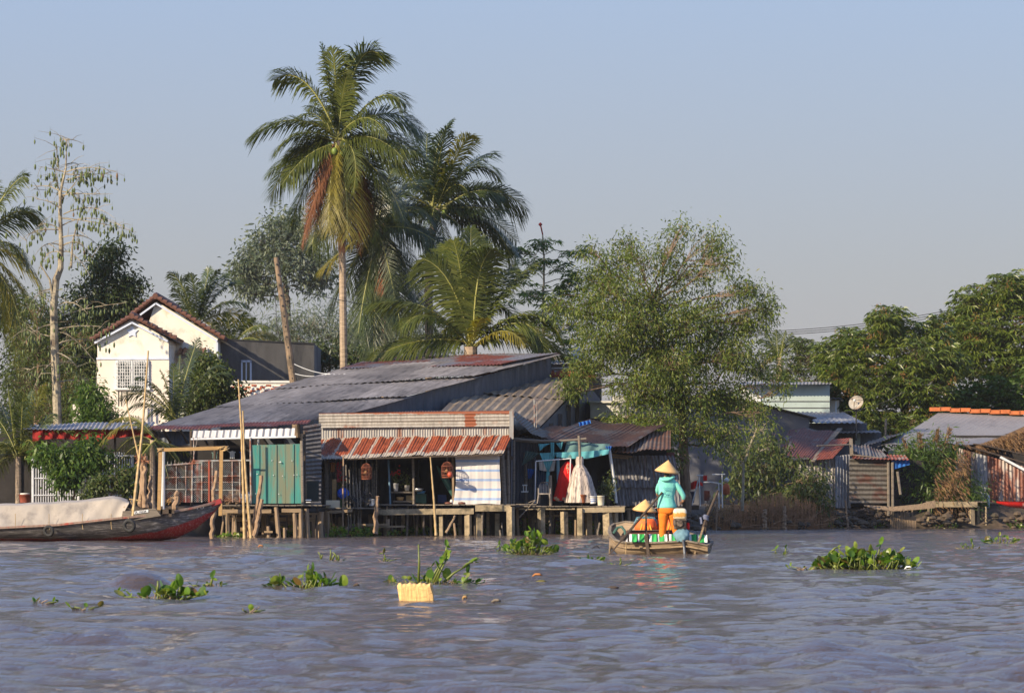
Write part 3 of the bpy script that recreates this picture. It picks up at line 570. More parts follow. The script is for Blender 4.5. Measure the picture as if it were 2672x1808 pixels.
# second leader and fine top
# ------------------------------------------------------------------ mango trees at the right
def flowers(root, clumps, Y, rng):
    pos, dr = [], []
    for cl in clumps:
        if cl[5] < 0.7: continue
        for k in range(int(1.6*cl[5])):
            c = np.array(P(cl[0]+rng.uniform(-1, 1)*cl[2], cl[1]+rng.uniform(-1, 0.6)*cl[3], Y+cl[4]-1.0*cl[2]/F*Y)); m = 22
            pos.append(c+rng.normal(size=(m, 3))*0.13); dr.append(rng.normal(size=(m, 3))+np.array([0, 0, 0.9]))
    if pos: leaf_mesh('flower_panicles', np.concatenate(pos), np.concatenate(dr), 0.13, 0.03, LM['orangeflower'], root, rng, -0.1)['kind'] = 'stuff'
mg1 = [(2330,860,75,60,0,1.3),(2310,835,45,40,-0.8,.8),(2240,920,70,60,-.5,1.2),(2380,930,90,60,-0.8,1.6),(2290,1000,90,60,-.9,1.6),(2200,980,60,50,.3,1),(2180,1050,60,50,.3,.8),(2400,1020,90,60,-.9,1.6),(2260,1080,70,60,-.7,1.1),(2360,1110,80,50,-1,1.2),(2160,930,50,50,.8,.8),(2440,870,50,50,.3,.8),(2470,950,60,60,-.4,1),(2440,1080,60,50,-.6,1),(2300,1140,60,40,-.9,.7),(2215,880,40,35,.2,.5)]
tree('mango_tree', 'dark mango tree with orange flower sprays above the satellite dish', 'tree', (2370, 166), mg1, [(2378,1130,0),(2360,1060,0),(2350,980,0)], 0.3, 'mango', (0.33, 0.078), 90, 10, 41, 'barktree', 'mango trees behind the right huts', 0.55, 'whorl', flowers)
mg2 = [(2540,790,60,50,0,1),(2620,770,60,60,-.6,1.2),(2700,760,90,70,0,1.2),(2560,870,80,60,-.8,1.5),(2650,870,90,70,-.9,1.7),(2500,930,60,60,-.4,1.1),(2600,960,90,60,-1,1.6),(2700,960,90,70,-.6,1.4),(2490,850,40,50,.2,.7),(2655,740,30,30,0,.5),(2780,850,90,90,0,1.3)]
tree('mango_tree', 'tallest mango tree, cut off by the right edge of the picture', 'tree', (2620, 172), mg2, [(2615,1080,0),(2620,980,0),(2610,900,0)], 0.32, 'mango', (0.33, 0.078), 90, 10, 42, 'barktree', 'mango trees behind the right huts', 0.55, 'whorl', flowers)
tree('broadleaf_tree', 'bright yellow-green broadleaf tree right behind the orange ridge tiles', 'tree', (2600, 169), [(2520,1040,50,40,0,1),(2600,1020,70,40,-.4,1.3),(2560,1065,80,30,-.6,1.2),(2660,1050,70,40,-.5,1.3),(2480,1075,40,25,-.2,.6),(2700,980,50,60,0,.9)],
     [(2600,1120,0),(2600,1070,0)], 0.15, 'bright', (0.30, 0.12), 50, 9, 43, 'barktree', None, 0.25, 'whorl')
mg3 = [(2120,930,60,45,0,1),(2090,900,35,25,0,.5),(2070,960,50,40,0,.8),(2170,985,50,40,0,.8),(2100,1010,70,40,-.4,1),(2020,1000,60,50,0,.8),(1990,1060,60,40,0,.7)]
tree('bushy_tree', 'olive green bushy tree behind the pale green building', 'tree', (2090, 176), mg3, [(2095,1080,0),(2095,1000,0)], 0.2, 'mid', (0.26, 0.06), 60, 9, 44, 'barktree', None, 0.5, 'whorl')
# ------------------------------------------------------------------ trees behind the roofs in the middle
md = [(1350,655,38,12,0,.35),(1335,650,20,8,0,.15),(1420,635,45,18,-.3,.45),(1500,662,42,14,0,.35),(1532,650,18,8,0,.15),(1400,690,60,30,0,.6),(1465,700,45,25,0,.4),(1380,770,60,45,0,.8),(1440,800,70,55,-.4,1.1),(1500,740,50,40,0,.9),(1560,720,40,35,.4,.5),(1490,850,60,60,.3,1.1),(1400,860,60,50,.4,1),(1450,920,60,50,.3,1)]
tree('cassava_like_tree', 'tree with hanging finger leaves and a red top bud left of the broad tree', 'tree', (1420, 152), md, [(1419,900,0),(1418,780,0),(1420,680,0),(1416,612,0)], 0.07, 'bright', (0.30, 0.065), 26, 9, 45, 'barkpale', None, 0.5, 'whorl')
mb = MB(); mb.ptube([(1416,612,152),(1411,590,152)], 0.03); mb.lathe([(0.02,-.08),(0.09,0),(0.02,.08)], P(1410,586,152), 8); tag(mb.build('red_bud', M['redcloth'], None), 'single red bud on the thin top twig of the finger-leaved tree', 'bud')
bb = [(800,850,70,40,0,1),(860,880,60,40,0,.9),(740,870,50,40,0,.8),(930,860,60,50,0,.9),(1000,880,70,50,0,1),(1060,850,50,60,0,1),(700,890,50,40,0,.7),(960,920,60,40,0,.9),(1090,920,60,50,0,1),(1150,900,60,60,.5,1)]
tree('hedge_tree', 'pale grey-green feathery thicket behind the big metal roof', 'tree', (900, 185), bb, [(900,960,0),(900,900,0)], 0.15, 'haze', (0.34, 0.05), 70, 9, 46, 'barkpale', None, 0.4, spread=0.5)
tree('dark_shrub', 'dark green shrub between the grey wall and the pale palm trunk', 'shrub', (860, 156), [(850,930,45,35,0,1),(930,935,45,25,0,.9),(800,955,30,20,0,.5),(990,940,50,25,0,.8)], [(860,970,0),(860,940,0)], 0.08, 'dark', (0.20, 0.07), 70, 9, 47, 'barktree')
dist = [(740,590,50,35,0,1),(690,640,50,40,0,1),(650,690,40,40,0,1),(790,640,50,40,0,1),(720,660,60,40,-1,1),(830,690,35,35,0,.8),(625,720,30,30,0,.6),(760,700,60,40,-1,1),(690,740,50,30,0,.8),(820,740,40,25,0,.6),(655,760,35,25,0,.5),(760,580,25,25,0,.4),(850,720,20,20,0,.3)]
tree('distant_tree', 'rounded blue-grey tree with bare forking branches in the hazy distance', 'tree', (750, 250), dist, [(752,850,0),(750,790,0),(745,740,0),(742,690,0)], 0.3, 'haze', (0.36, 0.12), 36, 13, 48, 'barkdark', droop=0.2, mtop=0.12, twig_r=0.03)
# ------------------------------------------------------------------ left dark trees
lf = [(270,700,40,50,0,.8),(330,760,50,50,0,1),(290,820,60,60,-.5,1.2),(230,780,60,60,0,1),(350,830,40,45,0,.9),(300,655,25,20,0,.35),(180,860,70,70,0,1.4),(100,880,70,80,0,1.3),(60,960,70,90,.3,1.3),(150,980,80,80,-.5,1.6),(220,960,40,80,0,1.2),(200,1060,60,60,0,1.2),(110,1070,70,60,0,1.2),(40,1080,60,80,0,1),(20,800,50,70,0,.8),(260,900,50,60,.5,1)]
tree('dark_evergreen_tree', 'dense dark evergreen left of and behind the white house', 'tree', (230, 156), lf, [(235,1050,0),(240,900,0),(270,780,0)], 0.25, 'dark', (0.24, 0.085), 62, 11, 49, 'barkdark', droop=0.3)
tree('feathery_tree', 'olive green tree in shade behind the pod tree at the left edge', 'tree', (90, 150), [(80,900,60,60,0,1),(150,940,60,60,0,1),(60,1000,50,60,0,1),(190,1000,50,60,0,1),(230,880,50,40,0,.6),(130,1060,60,50,0,1),(90,800,50,50,0,.6)], [(95,1050,0),(100,950,0)], 0.12, 'mid', (0.18, 0.05), 50, 10, 50, 'barktree')
# ------------------------------------------------------------------ pod tree
def pod_tree():
    Y = 139.5; rng = np.random.default_rng(8); root = thing('kapok_tree', 'bare tall tree hung with green seed pods, pale crooked trunk', 'tree', (X_(150, Y), Y, 0.9))
    mb = MB(); T = [(150,1110),(147,1000),(142,900),(140,800),(146,730),(158,700),(160,640),(157,560),(158,500),(172,440),(174,362)]
    mb.tube([P(a, b, Y) for a, b in T], [0.17,0.165,0.155,0.145,0.14,0.12,0.09,0.075,0.06,0.035,0.01], 10); pods = []
    spurs = [(185,700,190,630,205,570,.05),(140,790,130,730,105,690,.06)]
    for a, b, c, d, e_, f, r in spurs: mb.tube([P(a, b, Y), P(c, d, Y-.2), P(e_, f, Y-.3)], (r, .02), 6)
    br = [(172,450,225,425,305,450),(160,500,230,510,294,506),(158,570,250,575,358,607),(165,560,240,520,300,570),(160,600,100,560,78,625),(158,500,110,470,80,500),(172,450,130,440,100,434),(172,430,200,420,210,435),(150,430,148,400,148,380),(174,365,185,363,193,366),(174,368,166,362,160,364),
          (158,545,130,520,88,520),(160,620,230,600,262,650),(158,640,110,620,85,680),(160,560,150,480,147,430),(172,470,240,455,268,433),(158,600,60,590,70,640),(165,640,210,610,250,690),(160,520,205,470,215,450),
          (146,830,220,800,330,790),(142,850,100,840,60,900),(145,900,200,870,290,900),(142,880,90,870,50,850),(146,1000,200,980,250,1010),(145,960,100,940,60,980),(148,920,190,930,215,980),(158,660,190,640,235,720),(146,800,190,770,230,820),
          (172,455,250,460,303,448),(160,510,230,500,258,512),(160,590,230,545,340,600),(158,660,120,640,95,720),(146,760,110,740,75,800),(146,860,230,840,300,860),(147,940,100,960,80,1040),(143,870,180,850,260,960)]
    for a, b, c, d, e_, f in br:
        A, C, B = P(a, b, Y), P(c, d, Y+rng.normal(0, .6)), P(e_, f, Y+rng.normal(0, 1.0)); pts = [A*(1-t)**2+C*2*t*(1-t)+B*t*t for t in np.linspace(0, 1, 9)]
        mb.tube(pts, (.028, .005), 5); L = (A-B).length
        for k in range(int(rng.uniform(5, 9)*L)): t = rng.uniform(0.25, 1.0); j = min(7, int(t*8)); pods.append(pts[j].lerp(pts[j+1], t*8-j)+Vector((rng.normal(0,.09), rng.normal(0,.12), -abs(rng.normal(0,.13)))))
        for k in range(7):
            t = rng.uniform(.2, .95); j = min(7, int(t*8)); q = pts[j]; e2 = q+Vector((rng.normal(0, .45), rng.normal(0, .5), rng.uniform(-.5, .45))); mb.tube([q, (q+e2)/2+Vector((0,0,.06)), e2], (.012, .004), 4)
            if rng.random() < .6: pods.append(e2)
    mb.build('trunk', M['barkpale'], root)
    rng.shuffle(pods)
    def pod(mb, q, s):
        mb.tube([q+Vector((0,0,.10)), q-Vector((0,0,.07))], .004, 3); mb.lathe([(.004, -.2*s-.07), (.03*s, -.15*s-.07), (.038*s, -.09*s-.07), (.025*s, -.02*s-.07), (.004, -.07)], q, 6)
    M['pod'] = m_plain('green_pod', (0.10,0.13,0.035), .6, .35, 3); M['podbrown'] = m_plain('brown_pod', (0.17,0.10,0.05), .7, .3, 3)
    for q in pods[:97]:
        mb = MB(); pod(mb, Vector(q), rng.uniform(.8, 1.3)); mb.build('seed_pod', M['pod' if rng.random() < .85 else 'podbrown'], root, True)
    mb = MB()
    for q in pods[97:]: pod(mb, Vector(q), rng.uniform(.7, 1.2))
    o = mb.build('seed_pods', M['pod'], root, True); o['kind'] = 'stuff'
pod_tree()
# ------------------------------------------------------------------ shrubs in front
tree('climbing_shrub', 'leafy shrub growing above the white fence beside the yellow frond', 'shrub', (245, 128), [(240,1030,30,25,0,1),(225,1065,30,30,0,1),(270,1080,35,35,-.3,1.2),(235,1110,35,30,-.4,1.2),(290,1110,25,25,0,.6)], [(240,1140,0),(245,1080,0)], 0.05, 'bright', (0.18, 0.06), 60, 8, 51, 'barktree', None, 0.4)
tree('fence_vine', 'bright green leafy bush spilling over the white bar fence', 'shrub', (180, 117), [(108,1185,20,12,-.3,.5),(150,1198,36,20,-.5,1.1),(200,1192,40,22,-.5,1.2),(235,1160,22,20,-.3,.6),(180,1225,30,25,-.7,1.1),(165,1250,20,15,-.7,.6),(220,1210,25,20,-.6,.7),(255,1200,25,25,-.4,.7)], [(195,1290,-.2),(190,1220,-.3)], 0.05, 'bright', (0.17, 0.075), 60, 8, 52, 'barktree', None, 0.35)
tree('low_shrub', 'smaller round-leaved shrub at the foot of the bar fence', 'shrub', (290, 114), [(238,1285,16,14,0,.6),(262,1264,18,14,0,.6),(300,1250,22,18,0,.6),(330,1235,16,18,.2,.5),(335,1275,18,14,.2,.5)], [(290,1300,0),(290,1270,0)], 0.04, 'mid', (0.13, 0.07), 50, 8, 53, 'barktree', None, 0.3)
tree('round_leaf_tree', 'small glossy round-leaved tree in front of the white house door', 'tree', (548, 134), [(540,950,30,28,0,1),(525,990,32,28,0,1.1),(565,985,38,30,-.3,1.2),(540,1030,45,28,-.3,1.4),(600,1025,32,25,0,.9),(500,1060,40,25,-.4,1),(470,1085,30,18,-.4,.7),(560,1060,40,18,-.2,.8)], [(548,1060,0),(548,1000,0)], 0.06, 'mid', (0.15, 0.085), 62, 8, 54, 'barktree', None, 0.25)
tree('bank_shrub', 'dark leafy thicket between the young tree and the rusty roof', 'shrub', (2020, 150.5), [(1940,1190,50,40,0,1),(2010,1160,50,35,.3,.9),(1980,1230,60,40,-.3,1.3),(2050,1220,50,40,0,1.1),(1930,1260,45,35,-.5,1),(2000,1290,60,35,-.5,1.2),(2080,1290,55,35,-.6,1.2),(2120,1260,45,35,-.8,1),(2140,1300,40,30,-.9,.9)], [(2020,1300,0),(2020,1240,0)], 0.08, 'mid', (0.20, 0.075), 36, 8, 55, 'barktree', None, 0.5)
tree('young_tree', 'slim young tree with a forked pale trunk on the bank', 'tree', (1937, 143), [(1900,1110,50,45,0,.8),(1960,1080,50,50,.2,.8),(1990,1120,45,40,-.2,.7),(1930,1050,40,40,0,.6),(1880,1160,35,30,0,.5),(2000,1170,35,25,.2,.5),(1950,1160,40,30,-.3,.5)], [(1938,1300,0),(1940,1210,0),(1962,1150,.1),(1975,1120,.1)], 0.07, 'willow', (0.15, 0.055), 15, 7, 56, 'barkpale', None, 0.3)
def red_top_shrub():
    root = tree('wild_ginger_shrub', 'tall shrub with upright reddish seed heads before the rusted wall', 'shrub', (2440, 154.8), [(2380,1200,40,30,0,1),(2400,1170,45,30,0,1),(2440,1210,45,40,0,1.2),(2390,1250,45,35,-.4,1.2),(2410,1290,50,30,-.5,1.2),(2460,1180,40,30,0,.9),(2530,1270,35,35,0,.9),(2520,1310,50,25,-.3,.9),(2470,1300,40,30,0,1)],
        [(2440,1300,0),(2440,1220,0)], 0.05, 'bright', (0.30, 0.045), 40, 9, 57, 'barktree', None, 0.1); rng = np.random.default_rng(3); Y = 154.8; pos, dr = [], []
    for (a, b, c, d, k) in [(2440,1160,2447,1125,80),(2450,1170,2442,1135,60),(2465,1165,2477,1122,80),(2410,1170,2398,1135,60),(2370,1180,2358,1150,40),(2490,1180,2495,1160,30),(2398,1175,2402,1140,30)]:
        for i in range(k): t = rng.random(); pos.append(np.array(P(a*(1-t)+c*t+rng.normal(0, 2), b*(1-t)+d*t, Y-.4+rng.normal(0, .05)))); dr.append(np.array([(c-a)*.02, 0, 1])+rng.normal(size=3)*.4)
    for i in range(1100):
        a = rng.uniform(2435, 2525); b = 1290-(a-2435)*0.9+rng.normal(0, 28) if rng.random() < .6 else rng.uniform(1250, 1340); pos.append(np.array(P(a, b, Y-.8+rng.normal(0, .4)))); dr.append(np.array([.8, -.3, -.7])+rng.normal(size=3)*.4)
    leaf_mesh('dry_leaves', np.array(pos), np.array(dr), .27, .04, LM['drybrown'], root, rng, .2)
red_top_shrub()
def lerp(a, b, t): return a+(b-a)*t
# ------------------------------------------------------------------ A white house
def gable(mb, L, apex, Rr, Y0, Y1, zb, t=0.16):
    """front wall with a gable, points as photo px at Y0; deep to Y1"""
    l, a, r = P(*L, Y0), P(*apex, Y0), P(*Rr, Y0)
    pts = [Vector((l.x, 0, zb)), Vector((l.x, 0, l.z)), Vector((a.x, 0, a.z)), Vector((r.x, 0, r.z)), Vector((r.x, 0, zb))]
    fr = [Vector((p.x, Y0, p.z)) for p in pts]; bk = [Vector((p.x, Y1, p.z)) for p in pts]
    mb.poly(fr); mb.poly(bk[::-1])
    for i in range(5): mb.poly([fr[i], bk[i], bk[(i+1) % 5], fr[(i+1) % 5]])
def tile_roof(mb, a, b, Y0, Y1, rows, over=0.1):
    """one slope seen edge-on from the gable: courses of barrel tiles from ridge a to eave b (photo px at Y0)"""
    A, B = P(*a, Y0), P(*b, Y0); d = (B-A); nrm = Vector((-d.z, 0, d.x)).normalized(); nrm = nrm if nrm.z > 0 else -nrm
    for i in range(rows):
        p = A+d*(i/rows); q = A+d*((i+1.12)/rows); th = 0.05
        n = int((Y1-Y0)/0.25)
        for j in range(-1, n):
            y = Y0+j*0.25*1.0; pts = []
            for k in range(4):
                an = math.pi*k/3; h = math.sin(an)*0.055; pts.append((y+0.25*(1-math.cos(an))/2*1.0, h))
            for k in range(3):
                (y0, h0), (y1, h1) = pts[k], pts[k+1]
                mb.poly([Vector((p.x, y0, p.z))+nrm*(h0+0.02), Vector((p.x, y1, p.z))+nrm*(h1+0.02), Vector((q.x, y1, q.z))+nrm*(h1+th+0.02), Vector((q.x, y0, q.z))+nrm*(h0+th+0.02)])
            for k in range(3):
                (y0, h0), (y1, h1) = pts[k], pts[k+1]
                mb.poly([Vector((q.x, y0, q.z))+nrm*(h0+th+0.02), Vector((q.x, y1, q.z))+nrm*(h1+th+0.02), Vector((q.x, y1, q.z))+nrm*(-0.03), Vector((q.x, y0, q.z))+nrm*(-0.03)])
        # verge tile: a half round cap on the front edge
        mb.tube([Vector((p.x, Y0-0.22, p.z))+nrm*0.03, Vector((q.x, Y0-0.22, q.z))+nrm*0.085], (0.075, 0.10), 8)
    a0, b0 = A-nrm*0.05, B-nrm*0.05
    mb.poly([Vector((a0.x, Y0-0.25, a0.z)), Vector((a0.x, Y1, a0.z)), Vector((b0.x, Y1, b0.z)), Vector((b0.x, Y0-0.25, b0.z))])
def white_house():
    Yf, Yr = 144.0, 147.2; h = thing('white_house', 'cream plastered house with two brown tiled gables and a grilled window', 'house', (X_(380, Yf), Yf, 0.9))
    mb = MB(); gable(mb, (254,886), (345,832), (440,886), Yf, Yf+9, 0.8); gable(mb, (372,888), (407,786), (568,884), Yr, Yr+9, 0.85); mb.build('wall', M['cream'], h)
    mb = MB(); mb.box(X_(254,Yf)-.02, X_(440,Yf)+.02, Yf-.03, Yf, .8, Z_(938,Yf)); mb.build('lower_wall', M['beige'], h)
    mb = MB(); mb.box(X_(446,Yr), X_(568,Yr)+.02, Yr-.03, Yr, .8, Z_(934,Yr)); mb.build('lower_wall', M['beige'], h); mb = MB(); mb.box(X_(200,Yf),X_(300,Yf), Yf-1.3, Yf-1.2, .8, Z_(1055,Yf-1.3)); mb.build('terrace_wall', M['beige'], h)
    mb = MB(); mb.box(X_(252,Yf), X_(441,Yf), Yf-.07, Yf-.031, Z_(938,Yf), Z_(933,Yf)); mb.build('trim', M['bluewhite'], h); mb = MB(); mb.box(X_(446,Yr), X_(569,Yr), Yr-.07, Yr-.031, Z_(934,Yr), Z_(929,Yr)); mb.box(X_(564,Yr), X_(569,Yr), Yr-.06, Yr-.032, Z_(1050,Yr), Z_(890,Yr))
    mb.build('trim', M['bluewhite'], h)
    for a, b, Y in (((345,842),(247,895),Yf), ((345,842),(438,891),Yf), ((407,792),(366,822),Yr), ((407,792),(567,890),Yr)): mb = MB(); mb.beam(P(*a,Y-.12), P(*b,Y-.12), .2, .07); mb.build('barge_board', M['bluewhite'], h)
    mb = MB(); tile_roof(mb, (345,829), (241,890), Yf, Yf+9.3, 9); tile_roof(mb, (345,829), (458,886), Yf, Yf+3.2, 9); tile_roof(mb, (407,778), (350,822), Yr, Yr+9, 6); tile_roof(mb, (407,778), (583,886), Yr, Yr+9.3, 14)
    for a, Y, Y1 in (((345,824), Yf, Yf+9), ((407,773), Yr, Yr+9)):
        A = P(*a, Y); y = Y-.3
        while y < Y1: mb.tube([Vector((A.x, y, A.z-.02)), Vector((A.x, y+.42, A.z+.03))], (.12, .14), 8); y += .38
    mb.build('roof', M['rooftile'], h)
    # star emblem on the gable
    mb = MB(); c = P(345, 866, Yf-.04); n = 10; pts = []
    for i in range(n): a = math.pi/2+i*2*math.pi/n; r = .25 if i % 2 == 0 else .13; pts.append(Vector((c.x+r*math.cos(a), c.y, c.z+r*math.sin(a))))
    mb.poly(pts[::-1]); mb.poly([p+Vector((0, .04, 0)) for p in pts])
    for i in range(n): mb.poly([pts[i], pts[(i+1) % n], pts[(i+1) % n]+Vector((0, .04, 0)), pts[i]+Vector((0, .04, 0))])
    mb.build('star_emblem', M['bluewhite'], h)
    # window with grille
    mb = MB(); x0, x1, z0, z1 = X_(302,Yf), X_(389,Yf), Z_(1012,Yf), Z_(940,Yf); y = Yf-.06
    for a, b in ((x0,x0+.07),(x1-.07,x1),((x0+x1)/2-.06,(x0+x1)/2+.06)): mb.box(a, b, y-.05, y+.02, z0, z1)
    mb.box(x0, x1, y-.051, y+.02, z1-.07, z1); mb.box(x0-.05, x1+.05, y-.09, y+.02, z0-.08, z0)
    wdw = mb.build('window', M['white'], h)
    mb = MB(); mb.box(x0+.02, x1-.02, y-.01, y+.01, z0, z1-.02); mb.build('pane', M['glass'], wdw)
    mb = MB(); k = 0
    for i in range(1, 14):
        x = lerp(x0, x1, i/14); mb.box(x-.012, x+.012, y-.085, y-.06, z0, z1)
    for i in range(1, 9):
        z = lerp(z0, z1, i/9); mb.box(x0, x1, y-.075, y-.055, z-.01, z+.01)
    for i in range(7):
        for j in range(4):
            if (i+j) % 2: a = lerp(x0, x1, (i+.5)/7); c_ = lerp(z0, z1, (j+.5)/4); mb.torus((a, y-.08, c_), .07, .01, (0,1,0), 10, 4)
    mb.build('grille', M['white'], wdw)
    # door with its small corrugated awning
    mb = MB(); mb.pbox(492, 932, 545, 1095, Yr-.05, .04); d = mb.build('door', M['glass'], h)
    mb = MB()
    for a, b, c_, e_ in ((487,930,493,1095),(545,930,551,1095),(487,928,551,934)): mb.pbox(a, b, c_, e_, Yr-.14, .1)
    mb.build('frame', M['white'], d)
    mb = MB(); mb.sheet(P(462,925,Yr-.9), P(536,925,Yr-.9), P(543,907,Yr), P(470,908,Yr), per=.2, amp=.03, nv=2); mb.build('awning', M['rooftile'], h)
    mb = MB()
    for p_ in ((538,908),): mb.beam(P(540,924,Yr-.85), P(540,926,Yr), .04); mb.beam(P(540,924,Yr-.85), P(540,908,Yr), .04)
    mb.build('bracket', M['white'], h)
    # terrace rail
    mb = MB()
    for px in (308, 316, 330): mb.pbox(px, 1020, px+3, 1060, Yf-1.0, .05)
    mb.build('rail_post', M['iron'], h)
white_house()
def annex():
    Y = 148.5; h = thing('concrete_annex', 'dark stained grey concrete block joined to the right of the cream house', 'building', (X_(690,Y), Y, .9))
    mb = MB(); a, b = P(570,886,Y), P(820,898,Y+1.5); mb.add([(a.x,a.y,.8),(b.x,b.y,.8),(b.x,b.y+7,.8),(a.x,a.y+7,.8),(a.x,a.y,a.z),(b.x,b.y,b.z),(b.x,b.y+7,b.z),(a.x,a.y+7,a.z)], [(4,5,6,7),(0,1,5,4),(1,2,6,5),(2,3,7,6),(3,0,4,7)]); mb.build('wall', M['concretedark'], h)
    mb = MB(); mb.add([(a.x-.03,a.y-.03,a.z),(b.x+.03,b.y-.03,b.z),(b.x+.03,b.y+.2,b.z),(a.x-.03,a.y+.2,a.z),(a.x-.03,a.y-.03,a.z+.05),(b.x+.03,b.y-.03,b.z+.05),(b.x+.03,b.y+.2,b.z+.05),(a.x-.03,a.y+.2,a.z+.05)], [(4,5,6,7),(0,1,5,4),(1,2,6,5),(0,3,2,1),(3,0,4,7)]); mb.build('coping', m_plain('black_stain', (.05,.05,.05)), h)
    Yw = Y+.35
    mb = MB()
    for a, b, c, d in ((629,942,633,995),(652,942,656,995),(629,940,656,945),(641,942,644,995)): mb.pbox(a, b, c, d, Yw-.08, .5)
    wd = mb.build('window', M['bluewhite'], h); mb = MB(); mb.pbox(631, 944, 654, 995, Yw-.03, .4); mb.build('pane', M['glass'], wd)
annex()
def parapet():
    Y = 136.0; h = thing('patterned_parapet', 'cream wall with stepped red brick pattern behind the grey metal roof', 'wall', (X_(680,Y), Y, .9))
    mb = MB(); mb.pbox(500, 996, 765, 1075, Y, .2); mb.build('wall', M['cream'], h)
    mb = MB(); mb.pbox(498, 993, 767, 999, Y-.05, .3); mb.build('coping', M['whitewall'], h)
    mb = MB(); bw, bh = 9.0, 4.7
    for r in range(12):
        for c in range(0, 40):
            if (c+2*r) % 6 in (0, 1) if r % 2 == 0 else (c+2*r+1) % 6 in (0, 1):
                x = 505+c*6.3+(3 if r % 2 else 0); y = 1003+r*bh; mb.pbox(x, y+.4, x+6.6, y+bh, Y-.015, .02)
    mb.build('red_bricks', m_plain('red_brick', (.42,.10,.045), .9, .15), h)
parapet()
# utility pole, dark and leaning
Y = 132; h = thing('utility_pole', 'leaning concrete utility pole in front of the grey annex', 'pole', (X_(766,Y), Y, .9))
mb = MB(); mb.tube([P(775,1150,Y), P(766,1000,Y), P(742,825,Y), P(720,672,Y)], [.15,.14,.115,.085], 10)
mb.build('shaft', m_plain('weathered_pole', (.25,.175,.11), .9, .25, 4, (2,2,.4), dirt=(.12,.09,.06), dscale=3), h)
mb = MB()
for i in range(12): q = P(720+2+i*3.7, 690+i*27, Y-.12); mb = MB(); mb.lathe([(.02,-.03),(.03,0),(.02,.03)], q, 6); mb.build('bolt', M['iron'], h)
mb = MB()
mb.tube([P(731,890,Y-.3), P(722,850,Y-.3), P(718,760,Y-.2)], .012, 4); mb.build('fittings', M['iron'], h)
# ---- wires
def wire(label, a, b, sag, r=.012, mat='iron', group=None):
    A, B = P(*a), P(*b); pts = [A.lerp(B, t/16)+Vector((0,0,-sag*4*(t/16)*(1-t/16))) for t in range(17)]; mb = MB(); mb.tube(pts, r, 4, False)
    tag(mb.build('wire', M[mat]), label, 'wire', group)
for i, (y0, y1, l) in enumerate(((856,797,'topmost of the three thin power lines crossing the sky at the right'), (861,803,'middle one of the three thin power lines crossing the sky at the right'), (866,809,'lowest of the three thin power lines crossing the sky at the right'))):
    wire(l, (1900,y0+10,180), (2560,y1-5,180), .35, .016, 'iron', 'power lines over the right bank')
wire('white cable running from the leaning pole down towards the metal roof, upper one', (768,950,131.8), (905,975,131), .15, .012, 'white', 'white cables at the pole')
wire('white cable running flat from the leaning pole to the roof edge, lower one', (770,975,131.8), (860,974,131), .1, .012, 'white', 'white cables at the pole')
wire('thin cable passing behind the palms from the leaning pole', (735,745,132), (1300,810,150), .4, .012)
wire('upper pale cable stretched above the red ridge tiles', (1340,958,134), (1560,950,134), .1, .016, 'white', 'cables above the brown roof')
wire('lower pale cable stretched above the red ridge tiles', (1340,958,134.2), (1560,974,134.2), .05, .016, 'white', 'cables above the brown roof')
wire('thin cable from the mango branch to the satellite dish', (2362,1022,160), (2190,1075,160), .2, .013)
